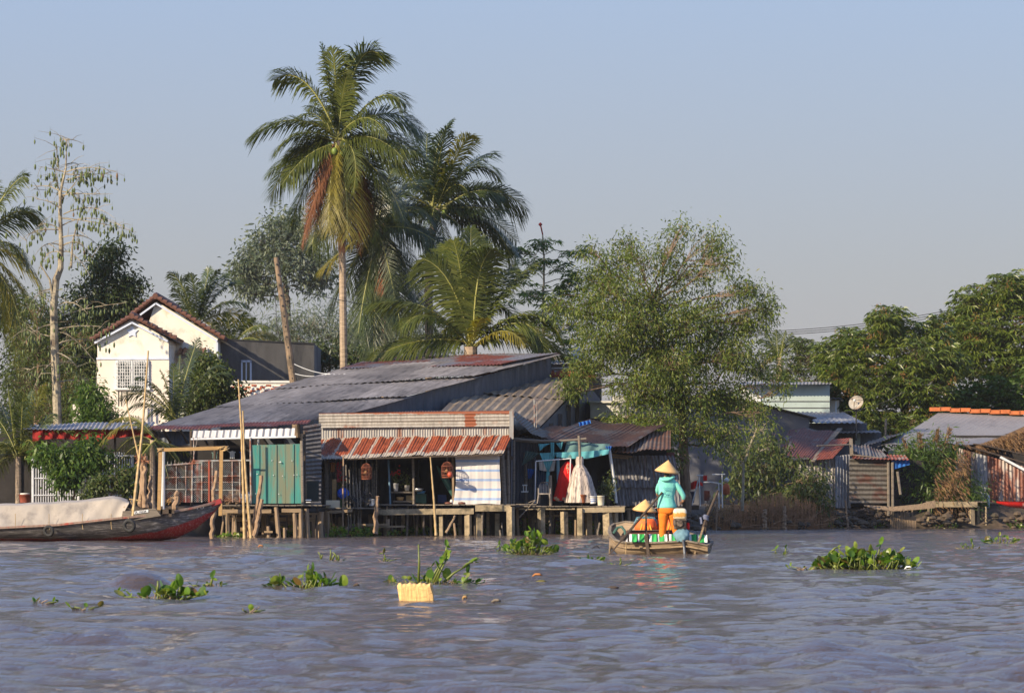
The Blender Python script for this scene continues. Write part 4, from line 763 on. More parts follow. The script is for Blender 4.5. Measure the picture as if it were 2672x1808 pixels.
# ------------------------------------------------------------------ E big metal roofed house
def big_house():
    h = thing('big_tin_house', 'large stilt house under a long grey corrugated roof with rusty edges', 'house', (X_(760,124), 124, .9))
    EL, ER, RR, RL = P(385,1116,118), P(838,1097,122.6), P(1463,926,133.5), P(888,968,133)
    def q(u, v): return (EL*(1-u)+ER*u)*(1-v)+(RL*(1-u)+RR*u)*v
    cuts = [0, .36, .66, 1.0]; names = []
    mb = MB()
    for k in range(3):
        v0, v1 = max(0, cuts[k]-.035), cuts[k+1]+.01; z = Vector((0,0,.05*(k)))
        mb.sheet(q(0,v0)+z, q(1,v0)+z, q(1,v1)+z*.4, q(0,v1)+z*.7, per=.24, amp=.015, nv=9, bend=.03, jag=.02, seed=3)
    mb.build('roof', M['bigroof'], h)
    mb = MB(); a, b = P(1463,921,133.8), P(975,935,136.6)
    mb.sheet(RL+Vector((0,-.25,.07)), P(1310,958,131.2)+Vector((0,0,.1)), a+Vector((0,0,.02)), b, per=.16, amp=.022, nv=6, bend=.03, seed=9); mb.build('roof_top_sheets', M['rustroof'], h)
    mb = MB(); mb.sheet(P(378,1124,117.3), P(800,1106,120.2), P(812,1096,121.2), P(392,1112,118.3), per=.12, amp=.016, nv=2, bend=.02, jag=.25, seed=2); mb.build('eave_sheets', M['rust'], h)
    # dark blue-grey gable wall under the right rake
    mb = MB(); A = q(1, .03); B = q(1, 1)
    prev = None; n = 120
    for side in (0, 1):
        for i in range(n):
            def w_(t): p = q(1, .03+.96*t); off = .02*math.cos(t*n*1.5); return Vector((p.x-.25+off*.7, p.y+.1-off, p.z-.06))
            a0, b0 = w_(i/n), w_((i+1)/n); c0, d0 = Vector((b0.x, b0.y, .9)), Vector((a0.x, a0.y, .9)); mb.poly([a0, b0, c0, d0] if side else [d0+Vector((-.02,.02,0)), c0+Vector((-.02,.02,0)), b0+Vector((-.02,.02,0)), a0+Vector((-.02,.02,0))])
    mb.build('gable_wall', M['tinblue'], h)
    # back and inside walls
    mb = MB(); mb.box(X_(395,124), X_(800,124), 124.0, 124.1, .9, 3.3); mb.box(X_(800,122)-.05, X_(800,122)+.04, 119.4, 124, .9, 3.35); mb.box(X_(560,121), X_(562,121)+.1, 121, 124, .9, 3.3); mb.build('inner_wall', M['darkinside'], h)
    # plank side wall right of the teal panel
    mb = MB(); mb.psheet((790,1312,118.6), (790,1112,118.6), (838,1104,118.9), (838,1312,118.9), per=.14, amp=.022, nv=2, bend=.02); mb.build('plank_wall', M['zincdark'], h)
    # rafters and posts under the eave
    mb = MB()
    for px in (416, 500, 560, 660, 745, 795): mb.ptube([(px,1320,117.6), (px+rnd.uniform(-2,2),1125,117.8)], .045, 6)
    mb.beam(P(400,1164,118), P(640,1166,118), .12, .08); mb.beam(P(640,1170,117.8), P(790,1158,117.8), .1, .06)
    for px in (425, 470, 520, 570, 620, 680, 730): mb.beam(P(px,1120,117.6), P(px+25,1165,118.6), .06)
    mb.beam(P(395,1116,117.8), P(425,1160,118), .07)
    mb.build('timber_frame', M['wooddark'], h)
    mb = MB(); mb.psheet((395,1170,118.3), (500,1170,118.3), (500,1125,118.6), (395,1125,118.6), per=.14, amp=.012, nv=2); mb.build('shade_panel', M['tinblue'], h)
    # striped awning
    mb = MB(); mb.sheet(P(502,1142,117.0), P(768,1138,117.0), P(770,1117,117.5), P(505,1124,117.5), per=.2, amp=.008, nv=2)
    mb.build('striped_awning', m_stripes('white_and_grey_stripes', [(0,(.76,.70,.60)),(.60,(.20,.20,.21)),(.94,(.76,.70,.60))], 1/.215, 0), h)
    mb = MB(); mb.ptube([(498,1146,116.95), (772,1140,116.95)], .035, 6); mb.ptube([(674,1146,117), (674,1162,117.2)], .035, 6); mb.build('awning_rail', M['white'], h)
    for (a, b, c, d) in ((690,1143,712,1163), (745,1140,766,1160)):
        mb = MB(); mb.poly([P(a,b,117.05), P(a+10,b,117.05), P(c+6,d,117.35), P(c-8,d,117.35)]); mb.poly([P(a,b,117.11), P(a+10,b,117.11), P(c+6,d,117.41), P(c-8,d,117.41)][::-1]); mb.build('awning_brace', M['whitewall'], h)
    # teal panel wall
    mb = MB()
    for i in range(6):
        a, b = lerp(655, 790, i/6), lerp(655, 790, (i+1)/6)-.6; mb.pbox(a, 1161-i*.6, b, 1313, 116.9+.03*(i % 2), .04)
    t = mb.build('teal_door_panel', M['teal'], h); mb = MB()
    for i in range(14): q_ = P(rnd.uniform(660,785), rnd.choice([1205,1240,1290])+rnd.uniform(-4,4), 116.87); mb.lathe([(.01,-.012),(.018,0),(.01,.012)], q_, 6)
    mb.build('rivets', M['white'], t)
    mb = MB(); mb.ptube([(654,1320,116.8), (654,1142,116.9)], .03, 6); mb.ptube([(791,1400,116.6), (789,1250,116.5), (787,1150,116.7)], .05, 6); mb.build('door_post', M['greyplank'], h)
big_house()
def deck(label, px0, px1, Yf, dep, ztop, posts, beams, mat='wood', cat='deck', post_mat='woodv', plank=.22, stretch_back=None, slabs=True):
    h = thing('stilt_deck', label, cat, (X_((px0+px1)/2, Yf), Yf+dep/2, 0), 'decks on stilts along the bank')
    x0, x1 = X_(px0, Yf), X_(px1, Yf); mb = MB(); x = x0; 
    while x < x1-.05:
        w_ = plank*rnd.uniform(.8, 1.15); mb.box(x, min(x1, x+w_-.015), Yf+rnd.uniform(-.07, .05), Yf+dep, ztop-.035+rnd.uniform(-.006,.006), ztop+rnd.uniform(-.008,.008)); x += w_
    mb.build('planks', M['greyplank'], h)
    for (a, za, b, zb, hh, dy) in beams:
        mb = MB(); mb.beam((X_(a,Yf), Yf+dy, za-hh/2), (X_(b,Yf), Yf+dy, zb-hh/2), .12, hh); mb.build('beam', M[mat], h)
    for (a, b, zt, r, dy, sq) in posts:
        mb = MB(); p0, p1 = Vector((X_(b,Yf), Yf+dy, -.6)), Vector((X_(a,Yf), Yf+dy+rnd.uniform(-.05,.05), zt))
        if sq: mb.beam(p0, p1, 2*r, 2*r)
        else: mb.tube([p0, p0.lerp(p1,.4)+Vector((rnd.uniform(-.03,.03),0,0)), p0.lerp(p1,.7)+Vector((rnd.uniform(-.03,.03),0,0)), p1], [r*1.15, r, r*.95, r*.9], 7)
        mb.build('post', M[post_mat], h)
    for i in range(int((px1-px0)/14)):      # thin crooked props under the boards
        px = rnd.uniform(px0+4, px1-4); dy = rnd.choice([.15, .5, 1.0, 1.8, 2.6]); x = X_(px, Yf); b_ = Vector((x+rnd.uniform(-.08,.08), Yf+dy, -.3)); t_ = Vector((x, Yf+dy, rnd.choice([ztop-.06, ztop-.06, rnd.uniform(.15,.6)]))); r_ = rnd.uniform(.022,.05)
        mb = MB(); mb.tube([b_, b_.lerp(t_,.5)+Vector((rnd.uniform(-.04,.04),0,0)), t_], [r_*1.1, r_, r_*.9], 6); mb.build('prop', M[rnd.choice(['woodv','greyplank','wooddarkv'])], h)
    return h
zL = 1.02
deck('plank deck on crooked timber stilts below the teal panel', 560, 840, 114.6, 6.5, zL,
     [(640,647,.6,.10,.1,0),(720,728,.95,.075,.05,0),(768,772,.85,.07,.02,0),(785,782,.88,.075,.05,0),(742,745,.3,.05,.0,0),(700,703,.35,.06,0,0),(605,607,.7,.09,1.8,1),(680,682,.7,.09,2,1),(750,752,.7,.09,2.2,1),(815,815,.75,.10,1.6,1),(835,837,.8,.09,.8,0),(590,590,.8,.07,.9,0),(800,802,.9,.08,.2,0)],
     [(578,.88,708,.88,.12,.0),(735,.90,788,.90,.12,.0),(590,.62,672,.62,.13,1.5),(698,.62,835,.62,.13,1.5),(575,.76,840,.76,.06,.9),(595,.30,690,.28,.12,2.2),(690,.20,712,.20,.06,-.1)])
deck('concrete beam deck in front of the shop with the blue striped sheet', 975, 1345, 120.6, 7, 1.03,
     [(1151,1152,.72,.06,.1,1),(1221,1222,.72,.09,.1,1),(1248,1249,.72,.08,.2,1),(1297,1297,.72,.08,1.6,1),(1332,1333,.95,.10,0,1),(1048,1048,.7,.06,1.5,1),(1198,1198,.7,.06,2.0,1),(1000,1000,.7,.06,2,1),(1100,1100,.7,.06,2.2,1),(1272,1272,.75,.05,2.4,1)],
     [(975,.86,1236,.90,.19,.0),(1240,1.0,1332,1.0,.20,.0)], 'concrete', 'deck', 'concrete')
h_ = deck('small low landing with a white box, left of the shop front', 842, 990, 119.6, 5.0, .92,
     [(852,853,.78,.085,.0,1),(905,906,.3,.05,0,0),(932,933,.42,.05,.4,0),(1010,1010,.55,.06,1,1),(880,880,.6,.06,2,1),(960,960,.7,.06,2,1),(897,897,.6,.05,2.2,1)],
     [(848,.82,920,.87,.10,.0),(910,.38,1010,.40,.07,.5),(905,.30,1055,.33,.06,.8),(860,.24,905,.26,.04,.0)])
deck('weathered concrete and plank deck under the hanging red dress', 1345, 1632, 122.2, 6, .98,
     [(1412,1414,.90,.09,.05,1),(1472,1474,.78,.09,.1,1),(1514,1515,.90,.09,.0,1),(1585,1588,.78,.12,.1,1),(1605,1607,.75,.08,.4,1),(1394,1395,.75,.07,1.5,1),(1538,1540,.75,.09,1.0,1),(1500,1501,.7,.05,2,0),(1370,1370,.7,.05,2,1),(1440,1440,.7,.06,2.4,1),(1560,1560,.7,.06,2.4,1),(1330,1330,.7,.06,1.4,1)],
     [(1355,.90,1500,.90,.05,.1),(1520,.92,1630,.94,.17,.0),(1380,.66,1520,.70,.08,1.5)], 'concrete', 'deck', 'concrete')
deck('low plank deck under the leaning rusty wall', 1625, 1760, 125.5, 5, .98, [(1640,1640,.8,.07,0,0),(1680,1680,.8,.07,1,0),(1720,1720,.8,.07,0,0),(1655,1657,.8,.05,.5,0)], [(1625,.9,1755,.9,.08,0)])
deck('concrete landing beam before the reddish shrub at the right', 2418, 2575, 153.5, 3, 1.12,
     [(2424,2420,.85,.075,0,0),(2536,2538,.85,.10,.2,1),(2555,2556,.95,.06,.4,0),(2567,2568,.95,.05,.6,0),(2575,2576,.9,.05,.3,0),(2443,2443,.85,.04,.8,0)], [(2424,1.10,2550,1.10,.22,0)], 'concrete', 'deck', 'concrete')
# ------------------------------------------------------------------ F shop
def shop():
    Y = 122.0; h = thing('riverside_shop', 'open fronted shop with rusted slanting awning and grey tin fascia', 'shop', (X_(1070,Y), Y+1, .98))
    mb = MB()
    mb.sheet(P(832,1116,Y-.12), P(832,1078,Y-.12), P(1332,1071,Y-.12), P(1332,1112,Y-.12), per=.11, amp=.014, nv=10, bend=.018, seed=4)
    m = m_rust('weathered_fascia', (0.40,0.36,0.30), (0.26,0.085,0.035), 0.64, 1.0, (0.8,1,1.5), 0.0); t = m.node_tree; b = [x for x in t.nodes if x.type == 'BSDF_PRINCIPLED'][0]; src = b.inputs['Base Color'].links[0].from_socket
    tcn = t.nodes.new('ShaderNodeTexCoord'); sp = t.nodes.new('ShaderNodeSeparateXYZ'); t.links.new(tcn.outputs['Object'], sp.inputs[0]); nz = _noise(t, 5, (1,1,2.5), 6, .7)
    def mth(op, a_, b_, c_=None):
        x = t.nodes.new('ShaderNodeMath'); x.operation = op
        for i_, v_ in enumerate((a_, b_, c_)):
            if v_ is None: continue
            if isinstance(v_, (int, float)): x.inputs[i_].default_value = v_
            else: t.links.new(v_, x.inputs[i_])
        return x.outputs[0]
    xc = X_(1227,Y)-ORG[h.name].x; zt = Z_(1076,Y)-ORG[h.name].z; dx = mth('ABSOLUTE', mth('SUBTRACT', sp.outputs[0], xc), 0); patch = mth('LESS_THAN', mth('MULTIPLY_ADD', nz, .35, dx), .36)
    topr = mth('GREATER_THAN', mth('MULTIPLY_ADD', nz, .16, sp.outputs[2]), zt+.03); mb.build('fascia_board', m, h); t.links.new(_mix(t, mth('MAXIMUM', patch, topr), src, (.30,.095,.04)), b.inputs['Base Color'])
    mb = MB(); mb.psheet((836,1146,Y-.02), (1330,1140,Y-.02), (1330,1108,Y-.02), (836,1112,Y-.02), per=.085, amp=.012, nv=2, seed=5); mb.build('fascia_strip', M['zincv'], h)
    mb = MB(); n = 11
    for i in range(n):
        a, b = i/n, (i+1.03)/n; za = .004*(i % 2)+rnd.uniform(0,.01)
        def f(u, top): return P(lerp(838,1334,u), lerp(1143,1134,u)-za*50, Y-.04) if top else P(lerp(806,1312,u), lerp(1199,1182,u)-za*50+math.sin(u*9)*1.2, Y-1.0)
        mb.sheet(f(a,0), f(b,0), f(b,1), f(a,1), per=.085, amp=.012, nv=5, bend=.028, seed=20+i)
    m = m_rust('awning_rust', (.36,.33,.29), (.27,.062,.022), .40, .8, (1,1,.35), .2); t = m.node_tree; b = [x for x in t.nodes if x.type == 'BSDF_PRINCIPLED'][0]; src = b.inputs['Base Color'].links[0].from_socket
    tcn = t.nodes.new('ShaderNodeTexCoord'); sp = t.nodes.new('ShaderNodeSeparateXYZ'); t.links.new(tcn.outputs['Object'], sp.inputs[0])
    def mth(op, a_, b_, c_=None):
        x = t.nodes.new('ShaderNodeMath'); x.operation = op
        for i_, v_ in enumerate((a_, b_, c_)):
            if v_ is None: continue
            if isinstance(v_, (int, float)): x.inputs[i_].default_value = v_
            else: t.links.new(v_, x.inputs[i_])
        return x.outputs[0]
    nz = _noise(t, 6, (1,1,1), 5, .7); s_ = mth('MULTIPLY_ADD', sp.outputs[1], -.40, sp.outputs[0]); s_ = mth('MULTIPLY_ADD', nz, .17, s_); fr_ = mth('FRACT', mth('MULTIPLY', s_, 1/.585), 0); seam = mth('LESS_THAN', fr_, .15)
    rim = mth('LESS_THAN', mth('MULTIPLY_ADD', nz, .32, sp.outputs[1]), -1.80+.13); up_ = mth('GREATER_THAN', mth('MULTIPLY_ADD', nz, -.2, sp.outputs[1]), -1.18); f_ = mth('MAXIMUM', mth('MAXIMUM', seam, rim), up_)
    t.links.new(_mix(t, f_, src, (.40,.34,.27)), b.inputs['Base Color']); mb.build('rusty_awning', m, h)
    mb = MB(); mb.beam(P(812,1200,Y-.95), P(1310,1186,Y-.95), .05, .05); mb.beam(P(1334,1145,Y-.1), P(1302,1190,Y-1.0), .05); mb.beam(P(834,1150,Y-.1), P(815,1195,Y-1.0), .05); mb.beam(P(832,1198,Y-.9), P(842,1228,Y), .04); mb.build('awning_frame', M['wooddark'], h)
    # corner post strip of the fascia
    mb = MB(); mb.pbox(1329, 1072, 1340, 1145, Y-.16, .5); mb.build('corner_board', M['zincv'], h)
    # shell of the room
    mb = MB(); z0, z1 = 1.0, Z_(1140,Y); x0, x1 = X_(838,Y), X_(1338,Y)
    mb.box(x0, x1, Y+4.2, Y+4.3, z0-.05, z1+.3); mb.box(x0, x1, Y, Y+4.3, z1-.02, z1+.06)
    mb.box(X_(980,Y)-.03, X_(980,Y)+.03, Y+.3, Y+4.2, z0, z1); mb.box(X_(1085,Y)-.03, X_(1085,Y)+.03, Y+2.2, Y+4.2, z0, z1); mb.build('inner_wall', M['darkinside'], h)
    mb = MB(); mb.pbox(838, 1199, 1338, 1190, Y, .08); mb.build('lintel', M['wooddark'], h)
    mb = MB(); mb.psheet((838,1312,Y+.0), (838,1185,Y+.0), (838,1185,Y+4), (838,1312,Y+4), per=.1, amp=.01, nv=2); mb.build('side_wall', M['zincdark'], h)
    mb = MB()
    for k, (a, b) in enumerate(((840,905),(905,940),(940,985))):
        x = a
        while x < b: mb.ptube([(x,1312,Y+.12+rnd.uniform(0,.2)), (x+rnd.uniform(-4,4),1190+rnd.uniform(0,50),Y+.12+rnd.uniform(0,.2))], .03, 5); x += rnd.uniform(4.5,8)
    mb.build('stick_wall', M['greyplank'], h)
    mb = MB(); mb.psheet((1304,1320,Y+.1), (1332,1320,Y+.1), (1332,1142,Y+.1), (1304,1142,Y+.1), per=.12, amp=.012, nv=2); mb.build('right_wall_strip', M['zincdark'], h)
    for (a, b, c, r, m) in ((852,851,1200,.085,'greyplank'), (1077,1080,1190,.045,'greyplank'), (1182,1183,1190,.05,'woodv'), (1309,1317,1180,.09,'greyplank'), (954,956,1215,.05,'greyplank'), (1325,1328,1175,.05,'greyplank')):
        mb = MB(); mb.ptube([(b,1322,Y-.05), ((a+b)/2+1,1260,Y-.02), (a,c,Y-.05)], r, 7); mb.build('post', M[m], h)
    # shelf stand inside the middle opening
    mb = MB()
    for y_, a, b in ((1282,1017,1082),(1306,1026,1080),(1315,1026,1082)): mb.pbox(a, y_, b, y_+4, Y+.25, .5)
    mb.build('shelf', M['greyplank'], h)
    mb = MB(); mb.ptube([(1019,1322,Y+.1), (1013,1192,Y+.1)], .035, 6); mb.build('blue_post', m_plain('blue_pole', (.12,.22,.30)), h)
    # right side wall facing the teal awning
    mb = MB(); mb.sheet(P(1334,1322,Y+.1), P(1339,1322,Y+4.5), P(1339,1120,Y+4.5), P(1336,1080,Y+.1), per=.1, amp=.01, nv=2); mb.build('end_wall', M['tinblue'], h)
    mb = MB(); mb.sheet(P(1338,1080,Y-.1), P(836,1084,Y-.1), P(836,1075,Y+4.3), P(1338,1071,Y+4.3), per=.1, amp=.012, nv=3); mb.build('roof', M['rustroof'], h)
shop()
def sheet_curtain():
    Y = 121.45; mb = MB(); nx, ny = 60, 30; rr = random.Random(4); ph = [rr.uniform(0,6) for _ in range(6)]; base = []
    for side in (0, 1):
        k0 = len(mb.v)
        for j in range(ny+1):
            v = j/ny; L = lerp(1187, lerp(1187,1183,v), min(1,v*2)) if v < .5 else lerp(1190,1187,(v-.5)*2); Rr = lerp(1304,1301,v)
            for i in range(nx+1):
                u = i/nx; px = lerp(lerp(1187,1191,math.sin(v*3)), 1305-1.5*math.sin(v*6), u)-(5*v*v*(1-u) if u < .3 else 0); py = lerp(1183-5*u, 1315+1.5*math.sin(u*7), v)
                f = .009*math.sin(u*30+ph[0]+v*1.5)*(.3+.7*v)+.002*math.sin(u*70+ph[1]+v*3)+.02*math.sin(v*8+u*3)
                mb.v.append(tuple(P(px, py, Y+f*1.0+side*.006)))
        for j in range(ny):
            for i in range(nx): a = k0+j*(nx+1)+i; q = (a, a+1, a+nx+2, a+nx+1); mb.f.append(q if side == 0 else q[::-1])
    m = m_stripes('blue_striped_bedsheet', [(0,(.80,.75,.70)),(.48,(.30,.46,.75)),(.56,(.50,.60,.78)),(.61,(.30,.46,.75)),(.70,(.80,.75,.70))], 1/.318, 2, trans=.2)
    tag(mb.build('striped_bedsheet', m, None, True), 'white bedsheet with blue bands hung across the right of the shop', 'curtain')
sheet_curtain()
# ------------------------------------------------------------------ H left low shed and bar fence
def left_shed():
    Y = 119.5; h = thing('low_shed', 'low shed with a grey tin roof and red cloth under it, behind the bar fence', 'shed', (X_(200,Y), Y+2, .95))
    mb = MB(); mb.psheet((60,1121,118.3), (395,1116,118.0), (405,1100,121.5), (70,1108,121.5), per=.14, amp=.018, nv=3, bend=.02); mb.build('roof', M['greyroof2'], h)
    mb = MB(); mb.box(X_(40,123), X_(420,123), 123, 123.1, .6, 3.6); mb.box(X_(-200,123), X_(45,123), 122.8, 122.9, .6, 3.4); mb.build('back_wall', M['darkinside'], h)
    mb = MB(); nx, ny = 60, 8
    for (a, b, c, d, Yk) in ((85,1121,395,1170,118.38),):
        for side in (0, 1):
            k0 = len(mb.v)
            for j in range(ny+1):
                for i in range(nx+1):
                    u, v = i/nx, j/ny; py = lerp(b, lerp(d, 1146, abs(math.sin(u*5.0+.6))**.5)-8*u, v); mb.v.append(tuple(P(lerp(a,c,u), py, Yk+.06*math.sin(u*60+v*2)+side*.01)))
            for j in range(ny):
                for i in range(nx): a_ = k0+j*(nx+1)+i; q = (a_, a_+1, a_+nx+2, a_+nx+1); mb.f.append(q if not side else q[::-1])
    mb.build('red_cloth', M['redcloth'], h)
    mb = MB()
    for px in (88, 200, 300, 392): mb.ptube([(px,1330,118.8), (px,1118,118.8)], .04, 6)
    mb.build('posts', M['wooddarkv'], h)
left_shed()
def bar_fence():
    Y = 117.8; h = thing('bar_fence', 'fence of thin white upright bars at the left behind the tarp covered boat', 'fence', (X_(215,Y), Y, .95))
    mb = MB(); x = 88
    while x < 350:
        t = 1180 if x > 150 else 1195; t += 15 if x > 330 else 0; mb.ptube([(x,1318,Y), (x,t+rnd.uniform(-2,2),Y)], .018, 4); x += 6.4
    mb.build('bars', M['fence'], h)
    mb = MB()
    for y_, a, b in ((1237,215,350),(1248,90,200),(1292,88,350),(1190,200,350),(1202,90,200)): mb.ptube([(a,y_,Y-.02), (b,y_-1,Y-.02)], .022, 4)
    mb.build('rail', M['fence'], h); mb = MB()
    for a in (86, 205, 345): mb.ptube([(a,1325,Y), (a,1190,Y)], .045, 6)
    mb.build('post', M['fence'], h)
bar_fence()
def wire_cage():
    Y = 116.5; h = thing('mesh_enclosure', 'wire mesh enclosure with white pipes on the porch left of the teal panel', 'fence', (X_(540,Y), Y, .98))
    mb = MB()
    for (a, b, y0, y1) in ((428,528,1212,1310),(502,630,1202,1308)):
        for k in range(-14, 30):
            x = a+k*5.5
            for sg in (1, -1):
                x0, x1 = (x, x+(y1-y0)) if sg > 0 else (x+(y1-y0), x)
                t0 = max(0, min(1, (a-x0)/(x1-x0))) if sg > 0 else max(0, min(1, (b-x0)/(x1-x0))); t1 = max(0, min(1, (b-x0)/(x1-x0))) if sg > 0 else max(0, min(1, (a-x0)/(x1-x0)))
                if t1-t0 > .02: mb.tube([P(lerp(x0,x1,t0), lerp(y0,y1,t0), Y+.03), P(lerp(x0,x1,t1), lerp(y0,y1,t1), Y+.03)], .006, 3, False)
    mb.build('wire_mesh', M['mesh'], h)
    mb = MB()
    for (p, q, r) in (((430,1214),(528,1207),.028),((502,1203),(653,1201),.03),((502,1203),(501,1310),.028),((527,1206),(527,1310),.022),((554,1204),(554,1310),.022),((626,1204),(626,1310),.022),((485,1215),(485,1310),.018),((430,1246),(626,1241),.018),((430,1276),(626,1279),.016),((500,1258),(626,1258),.012),
            ((460,1215),(460,1310),.014),((606,1204),(607,1310),.022),((653,1142),(655,1312),.03),((430,1214),(430,1310),.02),((505,1143),(506,1203),.015),((516,1140),(503,1203),.008)):
        mb.tube([P(*p,Y), P(*q,Y)], r, 5)
    for k in range(12): x = 428+k*9.5; mb.ptube([(x,1212,Y+.05),(x,1202+rnd.uniform(-4,4),Y+.05)], .008, 3)
    mb.build('pipe_frame', M['mesh'], h)
    mb = MB(); mb.ptube([(546,1204,Y-.02),(546,1310,Y-.02)], .035, 6); mb.ptube([(516,1206,Y+.4),(516,1310,Y+.4)], .04, 6); mb.ptube([(570,1256,Y+.2),(570,1295,Y+.2)], .025, 6); mb.build('red_pipe', m_plain('red_pipe', (.30,.06,.03), .7, .4, 3), h)
wire_cage()
h = thing('timber_gate_frame', 'yellow-brown timber frame of two posts and a crossbar at the water', 'frame', P(495,1320,114))
for nm, a, b, r in (('crossbar',(412,1174,114),(592,1168,114),.06), ('post',(419,1172,114),(415,1330,114),.06), ('post',(578,1168,114),(575,1345,114),.06)):
    mb = MB(); mb.beam(P(*a), P(*b), r*2, r*1.8); mb.build(nm, M['yellowwood'], h)
mb = MB(); mb.ptube([(425,1176,114.3),(424,1330,114.3)], .07, 8); mb.build('white_pipe', M['white'], h)
mb = MB()
for q in ((419,1172),(578,1168),(590,1170)):
    for k in range(5): mb.torus(P(q[0]+rnd.uniform(-2,2), q[1]+rnd.uniform(-2,3), 114), .11, .012, (rnd.uniform(-1,1),rnd.uniform(-.3,.3),1), 10, 4)
mb.build('rope_lashing', M['bamboo'], h)
# ------------------------------------------------------------------ I brown roofed hut
def brown_hut():
    h = thing('brown_roof_hut', 'hut with a brown fibre-cement roof and red ridge tiles behind the shop', 'hut', (X_(1340,130), 130, .9))
    TL, TR, BR, BL = P(1236,990,133.5), P(1528,988,133.5), P(1392,1128,124.5), P(1150,1075,126)
    mb = MB(); z = Vector((0,0,.05)); mid0, mid1 = TL.lerp(BL,.42), TR.lerp(BR,.42)
    mb.sheet(BL, BR, mid1, mid0, per=.30, amp=.028, nv=6, bend=.03, seed=2); mb.sheet(mid0+z, mid1+z, TR+z*.5, TL+z*.5, per=.30, amp=.028, nv=6, bend=.03, seed=5); mb.build('roof', M['fibroroof'], h)
    mb = MB(); n = 15; a, b = TL+Vector((0,.1,.12)), TR+Vector((.3,.1,.12))
    for i in range(n): p, q = a.lerp(b, i/n), a.lerp(b, (i+1.15)/n); mb.tube([p+Vector((0,0,.0)), q+Vector((0,0,.05))], (.13,.16), 8)
    mb.build('ridge_tiles', M['redtile'], h)
    mb = MB(); A, B, C_ = BR+Vector((0,.1,-.1)), TR+Vector((0,.1,-.1)), TR+Vector((1.6,2.5,-1.9)); g = .9
    n = 60
    for i in range(n):
        p, q = A.lerp(B, i/n), A.lerp(B, (i+1)/n); o_ = Vector((0,-.02*(i%3==0),0)); mb.poly([p+o_, q+o_, Vector((q.x,q.y,g)), Vector((p.x,p.y,g))][::-1])
    mb.poly([B, C_, Vector((C_.x,C_.y,g)), Vector((B.x,B.y,g))]); mb.build('gable_wall', M['tinblue'], h)
    mb = MB(); n = 14
    for i in range(5): mb = MB(); t0 = .12+.17*i; p = A.lerp(B, t0)+Vector((.0,-.06,-.15)); mb.beam(p, Vector((p.x,p.y,1.2)), .28, .03); mb.build('board', M['wooddarkv'], h)
    mb = MB(); mb.psheet((1336,1085,123.2), (1410,1145,123.5), (1440,1138,125.5), (1345,1072,125.5), per=.12, amp=.014, nv=3, bend=.05); mb.build('lean_to_roof', M['zincdark'], h)
brown_hut()
def antenna():
    mb = MB(); Y = 123.5; mb.ptube([(1395,1118,Y),(1394,1040,Y)], .022, 5); mb.ptube([(1400,1116,Y),(1402,1041,Y)], .014, 4); mb.ptube([(1394,1040,Y),(1416,1041,Y)], .012, 4)
    for k in range(5): mb.ptube([(1397+k*4,1036,Y+.1),(1397+k*4,1046,Y-.1)], .008, 3)
    tag(mb.build('aerial', M['mesh']), 'thin television aerial standing in front of the brown roof', 'aerial')
antenna()
def upper_grey_house():      # seen between the big roof and the red ridge tiles
    Y = 134.8; h = thing('grey_house', 'blue-grey walled house just visible above the red ridge tiles', 'house', (X_(1500,Y), Y, .9))
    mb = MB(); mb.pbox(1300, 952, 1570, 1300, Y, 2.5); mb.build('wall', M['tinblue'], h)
    mb = MB(); mb.pbox(1440, 950, 1570, 975, Y-.03, .02); mb.build('pale_band', m_plain('pale_blue_wall', (.30,.33,.40)), h)
    mb = MB(); mb.psheet((1300,952,Y-.5), (1575,947,Y-.5), (1575,941,Y+3), (1300,944,Y+3), per=.2, amp=.02, nv=2); mb.build('roof', M['greyroof2'], h)
upper_grey_house()
